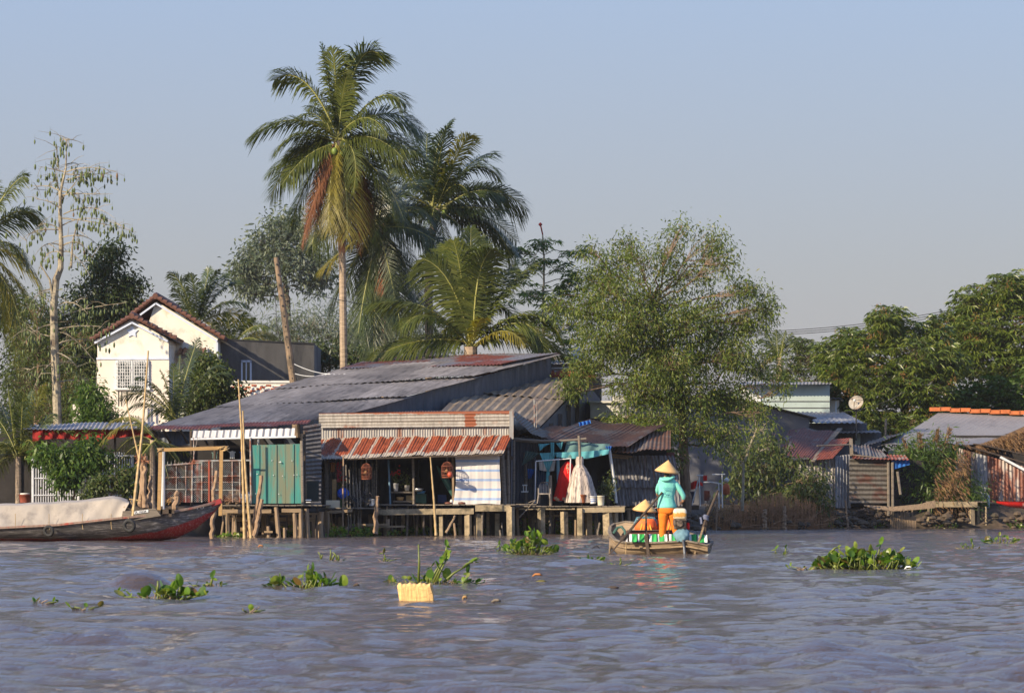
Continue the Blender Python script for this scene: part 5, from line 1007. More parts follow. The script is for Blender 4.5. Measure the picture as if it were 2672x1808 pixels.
# ------------------------------------------------------------------ K buildings behind the broad tree
def behind_tree():
    Y = 133; h = thing('white_house', 'low white building half hidden behind the leaves of the broad tree', 'house', (X_(1640,Y), Y, .9))
    mb = MB(); mb.pbox(1541, 1050, 1690, 1092, Y, 2.5); mb.pbox(1600, 1032, 1690, 1051, Y+.3, 2.2); mb.build('wall', M['whitewall'], h)
    mb = MB(); mb.pbox(1538, 1091, 1693, 1096, Y-.15, 2.7); mb.pbox(1550, 1096, 1690, 1300, Y+.1, 2.4); mb.build('lower_wall', M['concretedark'], h)
    mb = MB(); mb.pbox(1538, 1046, 1604, 1051, Y-.12, 2.6); mb.build('coping', M['whitewall'], h)
    Y = 158; h = thing('shaded_house', 'blue-grey gable wall in shade behind the slim forked tree', 'house', (X_(1960,Y), Y, .9))
    mb = MB(); a, b, c = P(1700,1035,Y), P(1880,1030,Y), P(2112,1092,Y); pts = [(a.x,.8),(a.x,a.z),(b.x,b.z),(c.x,c.z),(c.x,.8)]
    fr = [Vector((x,Y,z)) for x, z in pts]; bk = [Vector((x,Y+6,z)) for x, z in pts]; mb.poly(fr[::-1]); mb.poly(bk)
    for i in range(5): mb.poly([fr[i], fr[(i+1)%5], bk[(i+1)%5], bk[i]])
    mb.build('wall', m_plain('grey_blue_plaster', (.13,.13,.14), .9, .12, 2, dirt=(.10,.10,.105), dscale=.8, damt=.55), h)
    mb = MB(); mb.sheet(b+Vector((-.1,-.3,.06)), b+Vector((-.1,6,.06)), c+Vector((.3,6,.02)), c+Vector((.3,-.3,.02)), per=.14, amp=.018, nv=2); mb.build('roof', M['greyroof2'], h)
    Y = 164; h = thing('pale_green_house', 'pale green walled upper storey right of the broad tree', 'house', (X_(2070,Y), Y, .9))
    mb = MB(); mb.pbox(1935, 1003, 2165, 1120, Y, 6); mb.build('wall', M['greenwall'], h)
    mb = MB(); mb.sheet(P(1930,1004,Y-.7), P(2170,1002,Y-.7), P(2168,996,Y+4), P(1932,997,Y+4), per=.16, amp=.02, nv=2); mb.build('roof', M['greyroof2'], h)
    mb = MB(); mb.pbox(1935, 1004, 1985, 1090, Y-.06, .05); mb.build('white_wall_patch', M['white'], h)
    mb = MB(); mb.pbox(1930, 1046, 2164, 1048, Y-.03, .02); mb.pbox(1930, 1063, 2164, 1065, Y-.03, .02); mb.build('seams', M['concretedark'], h)
    mb = MB(); mb.pbox(2166, 1044, 2190, 1120, Y+1, 3); mb.build('side_wall', M['beige'], h); mb = MB(); mb.psheet((2163,1040,Y+.3), (2196,1040,Y+.3), (2196,1034,Y+4), (2163,1034,Y+4), per=.2, amp=.02, nv=1); mb.build('side_roof', M['tinplate'], h); mb = MB(); mb.pbox(2180, 1046, 2183, 1084, Y+.6, .1); mb.build('drain_pipe', M['white'], h)
    Y = 160; h = thing('tin_roofed_shed', 'shed with a pale fluted roof in front of the pale green wall', 'shed', (X_(2160,Y), Y, .9))
    mb = MB(); mb.psheet((2080,1102,Y-1), (2262,1104,Y-1), (2205,1076,Y+3), (2060,1074,Y+3), per=.24, amp=.03, nv=3); mb.build('roof', M['tinplate'], h)
    mb = MB(); mb.pbox(2095, 1104, 2262, 1122, Y, 3); mb.pbox(2100, 1128, 2300, 1290, Y+.2, 3); mb.build('wall', M['tinblue'], h)
    mb = MB(); mb.psheet((2110,1130,Y-1.2), (2300,1128,Y-1.2), (2290,1122,Y+.2), (2110,1122,Y+.2), per=.2, amp=.02, nv=1); mb.build('lower_roof', M['greyroof2'], h)
    mb = MB(); mb.pbox(2232, 1130, 2245, 1160, Y+.1, .05); mb.build('pale_board', M['greenwall'], h)
behind_tree()
# ------------------------------------------------------------------ J dress hut with teal awning
def dress_hut():
    Y = 124.2; h = thing('dress_hut', 'open hut with sagging teal tarpaulins where two gowns hang', 'hut', (X_(1480,Y), Y+1, .98))
    mb = MB(); mb.box(X_(1340,Y), X_(1740,Y), Y+3.2, Y+3.3, .9, 3.4); mb.box(X_(1545,Y), X_(1560,Y), Y+1.4, Y+1.46, .9, 3.0); mb.box(X_(1340,Y), X_(1400,Y), Y+.6, Y+.7, .95, 1.75); mb.build('back_wall', M['darkinside'], h)
    mb = MB(); mb.psheet((1342,1312,Y+.55), (1400,1312,Y+.55), (1400,1140,Y+.55), (1342,1140,Y+.55), per=.1, amp=.01, nv=2); mb.build('tin_wall', M['tinblue'], h)
    mb = MB(); mb.psheet((1425,1146,Y-.4), (1640,1168,Y-.4), (1740,1112,Y+4), (1540,1098,Y+4), per=.14, amp=.02, nv=4, bend=.08, seed=6); mb.psheet((1600,1178,Y-.2), (1750,1174,Y-.2), (1750,1122,Y+3.5), (1620,1120,Y+3.5), per=.14, amp=.02, nv=4, bend=.05, seed=7)
    mb.psheet((1345,1136,Y+.3), (1460,1150,Y+.1), (1540,1110,Y+3), (1420,1110,Y+3), per=.14, amp=.02, nv=3, bend=.05, seed=8); mb.build('roof', m_rust('dull_brown_tin', (.17,.14,.12), (.13,.065,.045), .45, 1.0, (1,1,1), .0), h)
    mb = MB(); pts = [P(lerp(1318,1530,t), 1142+10*math.sin(t*2.6)-3*t, Y-.9) for t in np.linspace(0,1,14)]; mb.tube(pts, .04, 6); mb.ptube([(1330,1148,Y-.8),(1400,1154,Y-.75),(1480,1150,Y-.75)], .03, 6); mb.build('eave_pole', M['greyplank'], h)
    for (a, b, c, d, r, y, m) in ((1338,1398,1341,1148,.045,-1.3,'greyplank'), (1435,1395,1436,1240,.055,-1.4,'greyplank'), (1520,1390,1511,1136,.05,-1.35,'greyplank'), (1372,1318,1370,1180,.06,.2,'greyplank'), (1608,1312,1590,1172,.055,-.4,'whitewall')):
        mb = MB(); mb.ptube([(a,b,Y+y), ((a+c)/2+1.5,(b+d)/2,Y+y), (c,d,Y+y)], r, 7); mb.build('pole', M[m], h)
    mb = MB(); mb.ptube([(1462,1308,Y-.3),(1458,1275,Y-.3),(1456,1195,Y-.3)], .055, 7); mb.build('teal_pole', m_plain('pale_blue_paint', (.25,.50,.58), .6, .1), h)
    # white clothes frame
    mb = MB()
    for a, b in (((1398,1203),(1490,1196)),((1398,1203),(1396,1312)),((1489,1196),(1485,1310))): mb.tube([P(*a,Y-.9), P(*b,Y-.9)], .02, 6)
    mb.build('white_pipe_frame', M['white'], h)
    # cloths
    def cloth(name, pts4, mat, sag=0, fold=.04, nf=6, seed=1):
        mb = MB(); a, b, c, d = [P(*p) for p in pts4]; nx, ny = 28, 10; rr = random.Random(seed); ph = rr.uniform(0,6)
        for side in (0, 1):
            k0 = len(mb.v)
            for j in range(ny+1):
                for i in range(nx+1):
                    u, v = i/nx, j/ny; p = (a*(1-u)+b*u)*(1-v)+(d*(1-u)+c*u)*v; p = p+Vector((0, fold*math.sin(u*nf*6.28+ph+v)+side*.008, -sag*math.sin(u*math.pi)*(.3+v))); mb.v.append(tuple(p))
            for j in range(ny):
                for i in range(nx): q_ = k0+j*(nx+1)+i; q = (q_, q_+1, q_+nx+2, q_+nx+1); mb.f.append(q if not side else q[::-1])
        return mb.build(name, mat, h, True)
    cloth('tarpaulin', [(1480,1148,Y-.7),(1592,1158,Y-.5),(1588,1180,Y-.75),(1470,1190,Y-.9)], M['tealdark'], .12, .05, 3, 1)
    cloth('tarpaulin', [(1452,1180,Y-.95),(1590,1172,Y-.8),(1588,1184,Y-.8),(1452,1192,Y-.95)], M['tealcloth'], .08, .03, 5, 2)
    cloth('cloth_scrap', [(1405,1158,Y-.95),(1440,1156,Y-.95),(1420,1164,Y-.95),(1408,1176,Y-.95)], M['tealcloth'], .02, .03, 3, 3)
    cloth('cloth_scrap', [(1436,1154,Y-.95),(1446,1154,Y-.95),(1446,1190,Y-.95),(1438,1190,Y-.95)], M['tealcloth'], 0, .03, 2, 4)
    cloth('cloth_scrap', [(1450,1156,Y-.93),(1470,1152,Y-.93),(1466,1168,Y-.93),(1460,1168,Y-.93)], M['tealcloth'], .05, .03, 3, 4)
    cloth('cloth_scrap', [(1408,1182,Y-.8),(1452,1180,Y-.8),(1432,1230,Y-.8),(1428,1230,Y-.8)], M['tealcloth'], 0, .03, 4, 5)
    cloth('cloth_scrap', [(1426,1230,Y-.8),(1434,1230,Y-.8),(1432,1266,Y-.8),(1424,1264,Y-.8)], M['tealcloth'], 0, .02, 2, 6)
    cloth('tarpaulin', [(1372,1176,Y-.3),(1410,1182,Y-.6),(1374,1208,Y-.3),(1362,1214,Y-.3)], M['tealdark'], 0, .05, 4, 7)
    cloth('blue_plastic_sheet', [(1577,1164,Y-.6),(1598,1164,Y-.6),(1592,1176,Y-.6),(1586,1178,Y-.6)], M['bluecloth'], 0, .05, 3, 8)
    cloth('blue_plastic_sheet', [(1376,1222,Y+.0),(1395,1224,Y+.0),(1386,1248,Y+.0),(1378,1250,Y+.0)], M['bluecloth'], 0, .06, 3, 9)
    cloth('blue_plastic_sheet', [(1510,1102,Y+2.2),(1540,1096,Y+2.2),(1542,1104,Y+2.2),(1512,1112,Y+2.2)], M['bluecloth'], 0, .06, 3, 10)
    cloth('hanging_shirts', [(1405,1205,Y-.3),(1450,1202,Y-.3),(1446,1228,Y-.3),(1408,1226,Y-.3)], M['whitewall'], .02, .04, 4, 11)
    cloth('dark_curtain', [(1400,1224,Y-.2),(1436,1224,Y-.2),(1434,1290,Y-.2),(1402,1290,Y-.2)], m_cloth('navy_cloth', (.02,.05,.10)), 0, .04, 5, 12)
    cloth('cloth_scrap', [(1596,1252,Y-.3),(1602,1252,Y-.3),(1602,1290,Y-.3),(1594,1290,Y-.3)], M['tealcloth'], 0, .03, 2, 13)
dress_hut()
def gown(name, label, Y, prof, mat, decor=None, lean=0.0):
    """prof [(row, left px, right px)...]"""
    mb = MB(); n = 40; rr = random.Random(len(label))
    for (py, a, b) in prof:
        c = P((a+b)/2, py, Y); r = abs(X_(b,Y)-X_(a,Y))/2; t = (py-prof[0][0])/(prof[-1][0]-prof[0][0])
        for k in range(n): an = 2*math.pi*k/n; f = 1+(.02+.13*t)*math.sin(an*11+1.3*math.sin(an*3)); mb.v.append((c.x+r*f*math.cos(an), Y+r*.75*f*math.sin(an), c.z))
    for i in range(len(prof)-1):
        for k in range(n): a = i*n+k; b = i*n+(k+1)%n; mb.f.append((a, a+n, b+n, b))
    if decor is None: return tag(mb.build(name, mat, None, True), label, 'gown')
    top = thing(name, label, 'gown', P(prof[-1][1], prof[-1][0], Y)); mb.build('skirt', mat, top, True)
    for pts, m in decor:
        mb = MB()
        for k in range(60):
            t = rr.random()*(len(pts)-1); i = min(int(t), len(pts)-2); q = P(lerp(pts[i][0], pts[i+1][0], t-i)+rr.uniform(-3,3), lerp(pts[i][1], pts[i+1][1], t-i)+rr.uniform(-3,3), Y)
            rad = .0
            for j in range(len(prof)-1):
                if prof[j][0] <= (pts[i][1]) <= prof[j+1][0]: rad = abs(X_(prof[j][2],Y)-X_(prof[j][1],Y))/2
            mb.lathe([(.012,-.015),(.022,0),(.012,.015)], q+Vector((0,-rad*.80-.04,0)), 5)
        mb.build('embroidery', m, top)
    return top
gown('red_gown', 'long red gown with gold embroidery hanging on the deck', 123.5, [(1203,1478,1488),(1212,1470,1494),(1222,1462,1498),(1240,1458,1498),(1265,1454,1494),(1290,1448,1488),(1306,1444,1484)], M['reddress'], [([(1482,1212),(1478,1235)], M['gold']), ([(1448,1298),(1456,1304)], M['gold']), ([(1470,1300),(1480,1306)], M['gold'])])
def beige_gown():
    m, t, b, _ = _new('fold_shaded_satin'); n = _noise(t, 3, (9,9,.4), 4); c = _ramp(t, n, [(.38,(.12,.10,.09)),(.5,(.44,.36,.29)),(.7,(.58,.48,.40))]); t.links.new(c, b.inputs['Base Color']); b.inputs['Roughness'].default_value = .45  # dark upright streaks paint the shade of folds into the satin
    gown('beige_gown', 'wide silvery beige pleated gown right of the red one', 122.9, [(1191,1505,1522),(1200,1502,1523),(1212,1503,1522),(1222,1497,1530),(1245,1490,1542),(1275,1484,1550),(1300,1480,1557),(1311,1478,1557)], m)
beige_gown()
# ------------------------------------------------------------------ leaning rusty wall right of the gowns
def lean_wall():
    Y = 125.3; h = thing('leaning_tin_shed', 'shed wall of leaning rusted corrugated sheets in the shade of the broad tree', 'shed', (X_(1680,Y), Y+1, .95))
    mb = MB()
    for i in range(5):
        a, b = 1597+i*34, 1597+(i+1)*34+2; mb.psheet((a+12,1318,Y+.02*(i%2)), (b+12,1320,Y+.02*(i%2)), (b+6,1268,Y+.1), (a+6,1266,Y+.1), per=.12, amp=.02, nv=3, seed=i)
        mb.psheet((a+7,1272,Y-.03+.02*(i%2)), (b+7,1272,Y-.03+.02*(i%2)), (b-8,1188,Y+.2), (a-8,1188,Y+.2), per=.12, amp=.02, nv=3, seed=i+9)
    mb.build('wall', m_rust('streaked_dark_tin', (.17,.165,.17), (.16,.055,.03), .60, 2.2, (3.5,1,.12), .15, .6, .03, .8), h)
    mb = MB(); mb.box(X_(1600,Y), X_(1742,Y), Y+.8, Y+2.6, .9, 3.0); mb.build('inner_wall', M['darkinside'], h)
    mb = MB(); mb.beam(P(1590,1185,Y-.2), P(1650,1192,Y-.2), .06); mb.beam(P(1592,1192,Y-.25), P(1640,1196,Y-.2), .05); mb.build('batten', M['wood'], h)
    mb = MB(); mb.pbox(1740, 1180, 1760, 1310, Y+.2, .4); mb.build('red_door', m_plain('dark_red_board', (.10,.03,.025)), h)
lean_wall()
# ------------------------------------------------------------------ L rust roof shack and horizontal tin shack
def rust_shack():
    Y = 153.5; h = thing('rust_roof_shack', 'shack with a dark red rusted roof and pale upright tin walls', 'shack', (X_(2130,Y), Y+1, .95))
    mb = MB(); TL, TR, BR, BL = P(2062,1120,Y+3.2), P(2188,1122,Y+3.2), P(2125,1202,Y-.5), P(2020,1180,Y-.5)
    mb.sheet(BL, BR, TR, TL, per=.12, amp=.014, nv=5, bend=.06, seed=3); mb.build('roof', M['rustdark'], h)
    mb = MB(); mb.psheet((2122,1200,Y-.5), (2172,1196,Y-.5), (2222,1142,Y+1.2), (2172,1146,Y+1.2), per=.12, amp=.014, nv=4, seed=8); mb.build('right_roof_sheet', m_rust('bright_rust', (.2,.15,.12), (.22,.055,.025), .35), h)
    mb = MB(); mb.beam(P(2120,1203,Y-.6), P(2192,1118,Y+2.9), .22, .05); mb.beam(P(2045,1185,Y-.5), P(2086,1122,Y+3), .12, .05); mb.build('cover_strip', M['greyplank'], h)
    mb = MB(); mb.psheet((2080,1330,Y), (2180,1322,Y), (2180,1192,Y), (2080,1200,Y), per=.15, amp=.028, nv=2); mb.build('front_wall', m_rust('white_streaked_tin', (.36,.33,.30), (.10,.08,.07), .55, 2, (4,1,.15), .1, .6, .03, .8), h)
    mb = MB(); mb.psheet((2178,1325,Y-.1), (2220,1325,Y+.3), (2218,1185,Y+.3), (2178,1190,Y-.1), per=.15, amp=.028, nv=2); mb.build('side_wall', M['tinplate'], h)
    mb = MB(); mb.box(X_(2080,Y), X_(2215,Y), Y+.5, Y+3, .9, Z_(1200,Y)); mb.build('inner_wall', M['darkinside'], h)
    mb = MB(); mb.beam(P(2220,1145,Y+.8), P(2222,1190,Y+.6), .13); mb.ptube([(2132,1163,Y-.2),(2216,1160,Y+.6)], .035, 6); mb.ptube([(2222,1186,Y-.3),(2340,1200,Y-.3)], .03, 6); mb.build('post', M['greyplank'], h)
    Y = 153; h = thing('banded_tin_shack', 'dark shack clad in sideways corrugated tin, right of the rusted roof', 'shack', (X_(2275,Y), Y+1, .95))
    mb = MB(); mb.psheet((2216,1312,Y), (2216,1196,Y), (2318,1198,Y), (2318,1312,Y), per=.20, amp=.035, nv=4, bend=.02); mb.build('front_wall', m_rust('dimmed_tin', (.13,.115,.095), (.10,.045,.03), .58, 1.2, (1,1,1.5), .1), h)  # tin colour darkened to stand in for a front only partly lit
    mb = MB(); mb.box(X_(2216,Y), X_(2420,Y), Y+1.2, Y+3, .9, Z_(1200,Y)); mb.build('inner_wall', M['darkinside'], h)
    mb = MB(); mb.psheet((2222,1196,Y-.3), (2372,1200,Y-.3), (2360,1186,Y+1.5), (2230,1186,Y+1.5), per=.16, amp=.02, nv=2); mb.build('roof', M['rust'], h)
    mb = MB()
    for (a, b, c, d) in ((2319,1345,2318,1200), (2330,1345,2329,1205), (2350,1290,2342,1230)): mb.ptube([(a,b,Y-.1),(c,d,Y-.1)], .06, 6)
    mb.build('post', M['greyplank'], h)
    mb = MB(); nx = 16
    mb.psheet((2326,1226,Y-.05), (2374,1212,Y-.05), (2372,1198,Y-.05), (2326,1200,Y-.05), per=.2, amp=.03, nv=2); mb.build('blue_sheet', M['bluecloth'], h)
    mb = MB(); mb.psheet((2225,1180,Y+.2), (2318,1196,Y+.2), (2300,1174,Y+3), (2226,1158,Y+3), per=.16, amp=.03, nv=2, bend=.06); mb.psheet((2255,1163,Y+3), (2330,1140,Y+3), (2360,1128,Y+6), (2270,1150,Y+6), per=.16, amp=.03, nv=2, bend=.03); mb.build('sagging_roof', M['zincdark'], h)
rust_shack()
def right_house():
    Y = 156.5; h = thing('grey_roof_house', 'house at the right edge with a smooth grey roof and orange ridge tiles', 'house', (X_(2520,Y), Y+2, .95))
    TL, TR = P(2450,1076,Y+6), P(2760,1090,Y+6); BL, B2 = P(2288,1166,Y-.5), P(2500,1164,Y-.5)
    mb = MB(); nx, nv = 90, 14
    for side in (0, -1):
        k0 = len(mb.v)
        for j in range(nv+1):
            v = j/nv
            for i in range(nx+1):
                u = i/nx; E = BL.lerp(B2, u)+(Vector((0,0,.12*math.sin(u*9)))); T = TL.lerp(TR, u); p = E.lerp(T, v)+Vector((0,0,-.35*math.sin(v*math.pi)*(.25+.75*u)+.010*(i%4==0)+side*.008)); mb.v.append(tuple(p))
        for j in range(nv):
            for i in range(nx): a = k0+j*(nx+1)+i; q = (a, a+1, a+nx+2, a+nx+1); mb.f.append(q if not side else q[::-1])
    mb.build('roof', M['greyroof2'], h)
    mb = MB(); n = 12
    for i in range(n):
        p, q = TL.lerp(TR, i/n)+Vector((-.4,.0,.14)), TL.lerp(TR, (i+1.08)/n)+Vector((-.4,0,.14)); mb.beam(p+Vector((0,0,.03*(i%2))), q+Vector((0,0,.03*(i%2)+.02)), .34, .17)
    mb.build('ridge_tiles', M['orangetile'], h)
    mb = MB(); mb.box(X_(2300,Y), X_(2500,Y), Y+2.6, Y+2.7, .9, 3.3); mb.box(X_(2500,Y), X_(2760,Y), Y+2.6, Y+2.7, .9, 4.0); mb.build('inner_wall', M['darkinside'], h)
    mb = MB(); mb.pbox(2318, 1176, 2365, 1184, Y+.2, .1); mb.build('white_lintel', M['bluewhite'], h)
    mb = MB(); mb.psheet((2480,1312,Y-.3), (2536,1312,Y-.3), (2534,1178,Y-.3), (2500,1168,Y-.3), per=.16, amp=.022, nv=2, seed=1); mb.psheet((2575,1312,Y-.32), (2760,1318,Y-.32), (2760,1238,Y-.32), (2572,1188,Y-.32), per=.16, amp=.022, nv=2, seed=2); mb.build('rusted_wall', m_rust('white_and_rust_wall', (.46,.40,.35), (.21,.065,.035), .47, 1.5, (2.2,1,.3), .1), h)
    mb = MB(); mb.psheet((2533,1310,Y-.35), (2578,1312,Y-.35), (2576,1190,Y-.35), (2533,1178,Y-.35), per=.16, amp=.022, nv=2, seed=1); mb.build('plain_tin_wall', M['tinplate'], h)
    mb = MB(); mb.beam(P(2510,1160,Y-.5), P(2700,1215,Y-.5), .3, .06); mb.beam(P(2560,1160,Y-.1), P(2700,1192,Y+.1), .3, .05); mb.beam(P(2540,1158,Y+.4), P(2700,1175,Y+.4), .2, .05); mb.build('roof_boards', M['wooddark'], h)
    mb = MB(); mb.beam(P(2610,1192,Y-.6), P(2700,1240,Y-.6), .1, .1); mb.build('white_rafter', M['white'], h)
    # thatch tuft
    pos, dr = [], []; rg = np.random.default_rng(4)
    for i in range(2200):
        a = rg.uniform(2545, 2720); top = np.interp(a, [2545,2672,2720], [1160,1112,1105]); b = rg.uniform(top, top+np.interp(a, [2545,2672], [10,58])); pos.append(np.array(P(a, b, Y+.3+rg.normal(0,.15)))); dr.append(np.array([.6,-.3,-.7])+rg.normal(size=3)*.35)
    leaf_mesh('thatch', np.array(pos), np.array(dr), .35, .03, LM['drybrown'], h, rg, .1)
    mb = MB(); pts = []
    mb.poly([P(2536,1166,Y+1), P(2760,1172,Y+1), P(2760,1096,Y+1), P(2672,1112,Y+1), P(2600,1145,Y+1)][::-1]); mb.build('thatch_backing', m_plain('thatch_brown', (.16,.10,.06)), h)
    for (a, b, c, d, r, m) in ((2581,1372,2579,1290,.05,'bluewhite'), (2622,1372,2610,1320,.05,'woodv'), (2640,1372,2634,1325,.05,'woodv'), (2655,1372,2655,1320,.07,'woodv'), (2668,1372,2672,1320,.05,'woodv')):
        mb = MB(); mb.ptube([(a,b+6,Y-.8),(c,d,Y-.8)], r, 6); mb.build('post', M[m], h)
    mb = MB(); mb.ptube([(2565,1312,Y-.6),(2700,1316,Y-.6)], .05, 6); mb.build('floor_beam', M['wood'], h)
right_house()
# ------------------------------------------------------------------ satellite dishes
def dish(label, px, py, Y, rx, tilt, mat, az=0.5):
    h = thing('satellite_dish', label, 'satellite dish', P(px,py+rx,Y), 'satellite dishes'); mb = MB(); r = rx/F*Y; n = 28; Mx = Matrix.Rotation(az, 3, 'Z') @ Matrix.Rotation(tilt, 3, 'X'); c = P(px,py,Y)
    rings = 7
    for sd in (0, 1):
        k0 = len(mb.v)
        for i in range(rings+1):
            q = i/rings
            for k in range(n): an = 2*math.pi*k/n; mb.v.append(tuple(c+Mx @ Vector((r*q*math.cos(an), r*q*math.sin(an), .22*r*q*q+.01*sd))))
        for i in range(rings):
            for k in range(n): a = k0+i*n+k; b = k0+i*n+(k+1)%n; qd = (a, b, b+n, a+n); mb.f.append(qd if sd else qd[::-1])
    mb.build('dish', mat, h, True); mb = MB()
    for k in range(3): an = k*2.09+.4; mb.tube([c+Mx @ Vector((r*math.cos(an), r*math.sin(an), .22*r)), c+Mx @ Vector((0,0,r*.9))], .01, 4)
    mb.build('feed_arms', M['iron'], h); mb = MB(); mb.lathe([(.03,-.05),(.05,0),(.03,.05)], c+Mx @ Vector((0,0,r*.9)), 8); mb.build('feed_horn', M['white'], h)
    mb = MB(); mb.tube([c, c+Vector((0,.15,-.5)), c+Vector((0,.15,-1.6))], .03, 6); mb.build('mast', M['iron'], h)
dish('white speckled satellite dish at the left edge of the broad tree', 1505, 928, 137, 24, 1.25, M['whitewall'], .9)
dish('pale rusty satellite dish under the dark mango tree', 2235, 1052, 157, 20, 1.15, m_rust('rusty_dish', (.42,.38,.31), (.26,.19,.13), .52, 1.5, (1,1,1), 0, .8), -.45)
mb = MB(); mb.ptube([(2310,1140,160),(2312,1092,160)], .05, 6); tag(mb.build('thin_post', M['greyplank']), 'thin pale post standing before the mango trunk', 'post')
# ------------------------------------------------------------------ boats
def hull_mesh(st, n=9):
    """st: stations [(centre xyz of keel, left gunwale xyz, right gunwale xyz)] -> outer skin with round bilge; returns MB"""
    mb = MB(); rows = []
    for (k, l, r) in st:
        k, l, r = Vector(k), Vector(l), Vector(r); row = []
        for i in range(n):
            t = i/(n-1)
            if t <= .5: s = t*2; p = l.lerp(k, s); q = (l-k); bul = .22*math.sin(s*math.pi); row.append(p+Vector((q.x, q.y, 0))*bul-Vector((0,0,q.z))*bul*.6)
            else: s = t*2-1; p = k.lerp(r, s); q = (r-k); bul = .22*math.sin(s*math.pi); row.append(p+Vector((q.x, q.y, 0))*bul-Vector((0,0,q.z))*bul*.6)
        rows.append(row)
    for side in (0, 1):
        k0 = len(mb.v)
        for row in rows:
            c = (row[0]+row[-1])*.5
            for p in row: mb.v.append(tuple(p if not side else p+(c-p).normalized()*.035+Vector((0,0,.0 if p in (row[0],row[-1]) else .03))))
        for j in range(len(rows)-1):
            for i in range(n-1): a = k0+j*n+i; q = (a, a+1, a+n+1, a+n); mb.f.append(q if side else q[::-1])
    m = len(rows)*n
    for j in range(len(rows)-1):
        for i in (0, n-1): a = j*n+i; mb.f.append((a, a+n, a+n+m, a+m))
    for j in (0, len(rows)-1): mb.f.append(tuple(j*n+i for i in range(n)))
    return mb, rows
def tyre(name, label, c, R_, r, axis, hang):
    h = thing(name, label, 'fender', Vector(c)-Vector((0,0,R_+r)), 'tyre fenders hung on the long boat')
    mb = MB(); mb.torus(c, R_, r, axis, 30, 10); mb.build('tread', M['black'], h, True); mb = MB(); mb.torus(Vector(c)+Vector((0,-r*.55,0)), R_-r*.3, r*.35, axis, 30, 6); mb.build('rim_bead', m_plain('grey_rubber', (.05,.048,.045), .8), h, True)
    mb = MB(); mb.tube([Vector(c)+Vector((0,0,R_)), Vector(hang)], .012, 4); mb.build('rope', M['bamboo'], h)
def long_boat():
    Y0 = 104.0; h = thing('long_wooden_boat', 'long grey and red wooden boat with an upturned red bow at the left', 'boat', P(300,1411,Y0))
    # stations from beyond the left edge to the bow: (px, keel row, near gunwale row, half width m, distance of the middle)
    st = []; half = [(-420,1418,1372,.9),(-200,1418,1377,1.0),(0,1418,1379,1.05),(160,1418,1371,1.05),(330,1417,1352,1.0),(400,1413,1346,.85),(460,1405,1336,.62),(510,1380,1326,.40),(550,1348,1316,.20),(576,1318,1306,.05)]
    for (px, ky, gy, hw) in half:
        Ym = Y0+1.1; x = X_(px, Ym); k = Vector((x, Ym, Z_(ky, Y0+.6))); z = Z_(gy, Ym-hw); st.append((k, Vector((x, Ym-hw, z)), Vector((x, Ym+hw, z))))
    mb, rows = hull_mesh(st, 11)
    # paint by real height on the planks: grey sides, a red band that widens to the bow
    m, t, b, _ = _new('long_boat_paint'); tcn = t.nodes.new('ShaderNodeTexCoord'); sp = t.nodes.new('ShaderNodeSeparateXYZ'); t.links.new(tcn.outputs['Object'], sp.inputs[0])
    mxp = t.nodes.new('ShaderNodeMath'); mxp.operation = 'MAXIMUM'; mxp.inputs[1].default_value = -.6; t.links.new(sp.outputs[0], mxp.inputs[0]); mx2 = t.nodes.new('ShaderNodeMath'); mx2.operation = 'MULTIPLY_ADD'; mx2.inputs[1].default_value = .07; mx2.inputs[2].default_value = .09; t.links.new(mxp.outputs[0], mx2.inputs[0]); rx = t.nodes.new('ShaderNodeMath'); rx.operation = 'MULTIPLY_ADD'; rx.inputs[2].default_value = .10; t.links.new(mxp.outputs[0], rx.inputs[0]); t.links.new(mx2.outputs[0], rx.inputs[1])
    nz = _noise(t, 2.5, (.5,1,3), 7, .7); a1 = t.nodes.new('ShaderNodeMath'); a1.operation = 'MULTIPLY_ADD'; a1.inputs[1].default_value = .14; a1.inputs[2].default_value = -.07; t.links.new(nz, a1.inputs[0])
    a2 = t.nodes.new('ShaderNodeMath'); a2.operation = 'SUBTRACT'; t.links.new(rx.outputs[0], a2.inputs[0]); t.links.new(sp.outputs[2], a2.inputs[1]); a3 = t.nodes.new('ShaderNodeMath'); a3.operation = 'ADD'; t.links.new(a2.outputs[0], a3.inputs[0]); t.links.new(a1.outputs[0], a3.inputs[1])
    f = _ramp(t, a3.outputs[0], [(.0,(0,0,0)),(.03,(1,1,1))]); n2 = _noise(t, 5, (.5,2,5), 7, .75); n3 = _noise(t, 9, (6,1,.6), 5, .7)
    grey = _ramp(t, n2, [(.32,(.03,.028,.028)),(.44,(.12,.11,.10)),(.55,(.20,.18,.165)),(.62,(.48,.44,.40)),(.7,(.22,.17,.13))]); red = _ramp(t, n3, [(.25,(.16,.07,.035)),(.42,(.42,.03,.025)),(.56,(.46,.04,.035)),(.62,(.55,.35,.30)),(.68,(.40,.05,.04))])
    t.links.new(_mix(t, f, grey, red), b.inputs['Base Color']); b.inputs['Roughness'].default_value = .65; _bump(t, b, n2, .3)
    mb.build('hull', m, h, True)
    mb = MB()
    for i in range(len(rows)-1):
        for e_ in (0, -1): mb.beam(rows[i][e_]+Vector((0,0,.02)), rows[i+1][e_]+Vector((0,0,.02)), .09, .06)
    mb.build('gunwale', m_rust('red_brown_rail', (.30,.20,.15), (.36,.07,.045), .56, 2, (1,1,1), 0, .7), h)
    # bow block (raised red beak) and foredeck
    mb = MB(); Ym = Y0+1.1; a, b_ = P(545,1316,Ym), P(578,1303,Ym)
    mb.beam(P(540,1320,Ym), P(578,1306,Ym), .34, .14); mb.beam(P(548,1332,Ym), P(566,1310,Ym), .14, .22); mb.build('bow_beak', m_plain('faded_red_paint', (.28,.025,.025), .6, .35, 4), h)
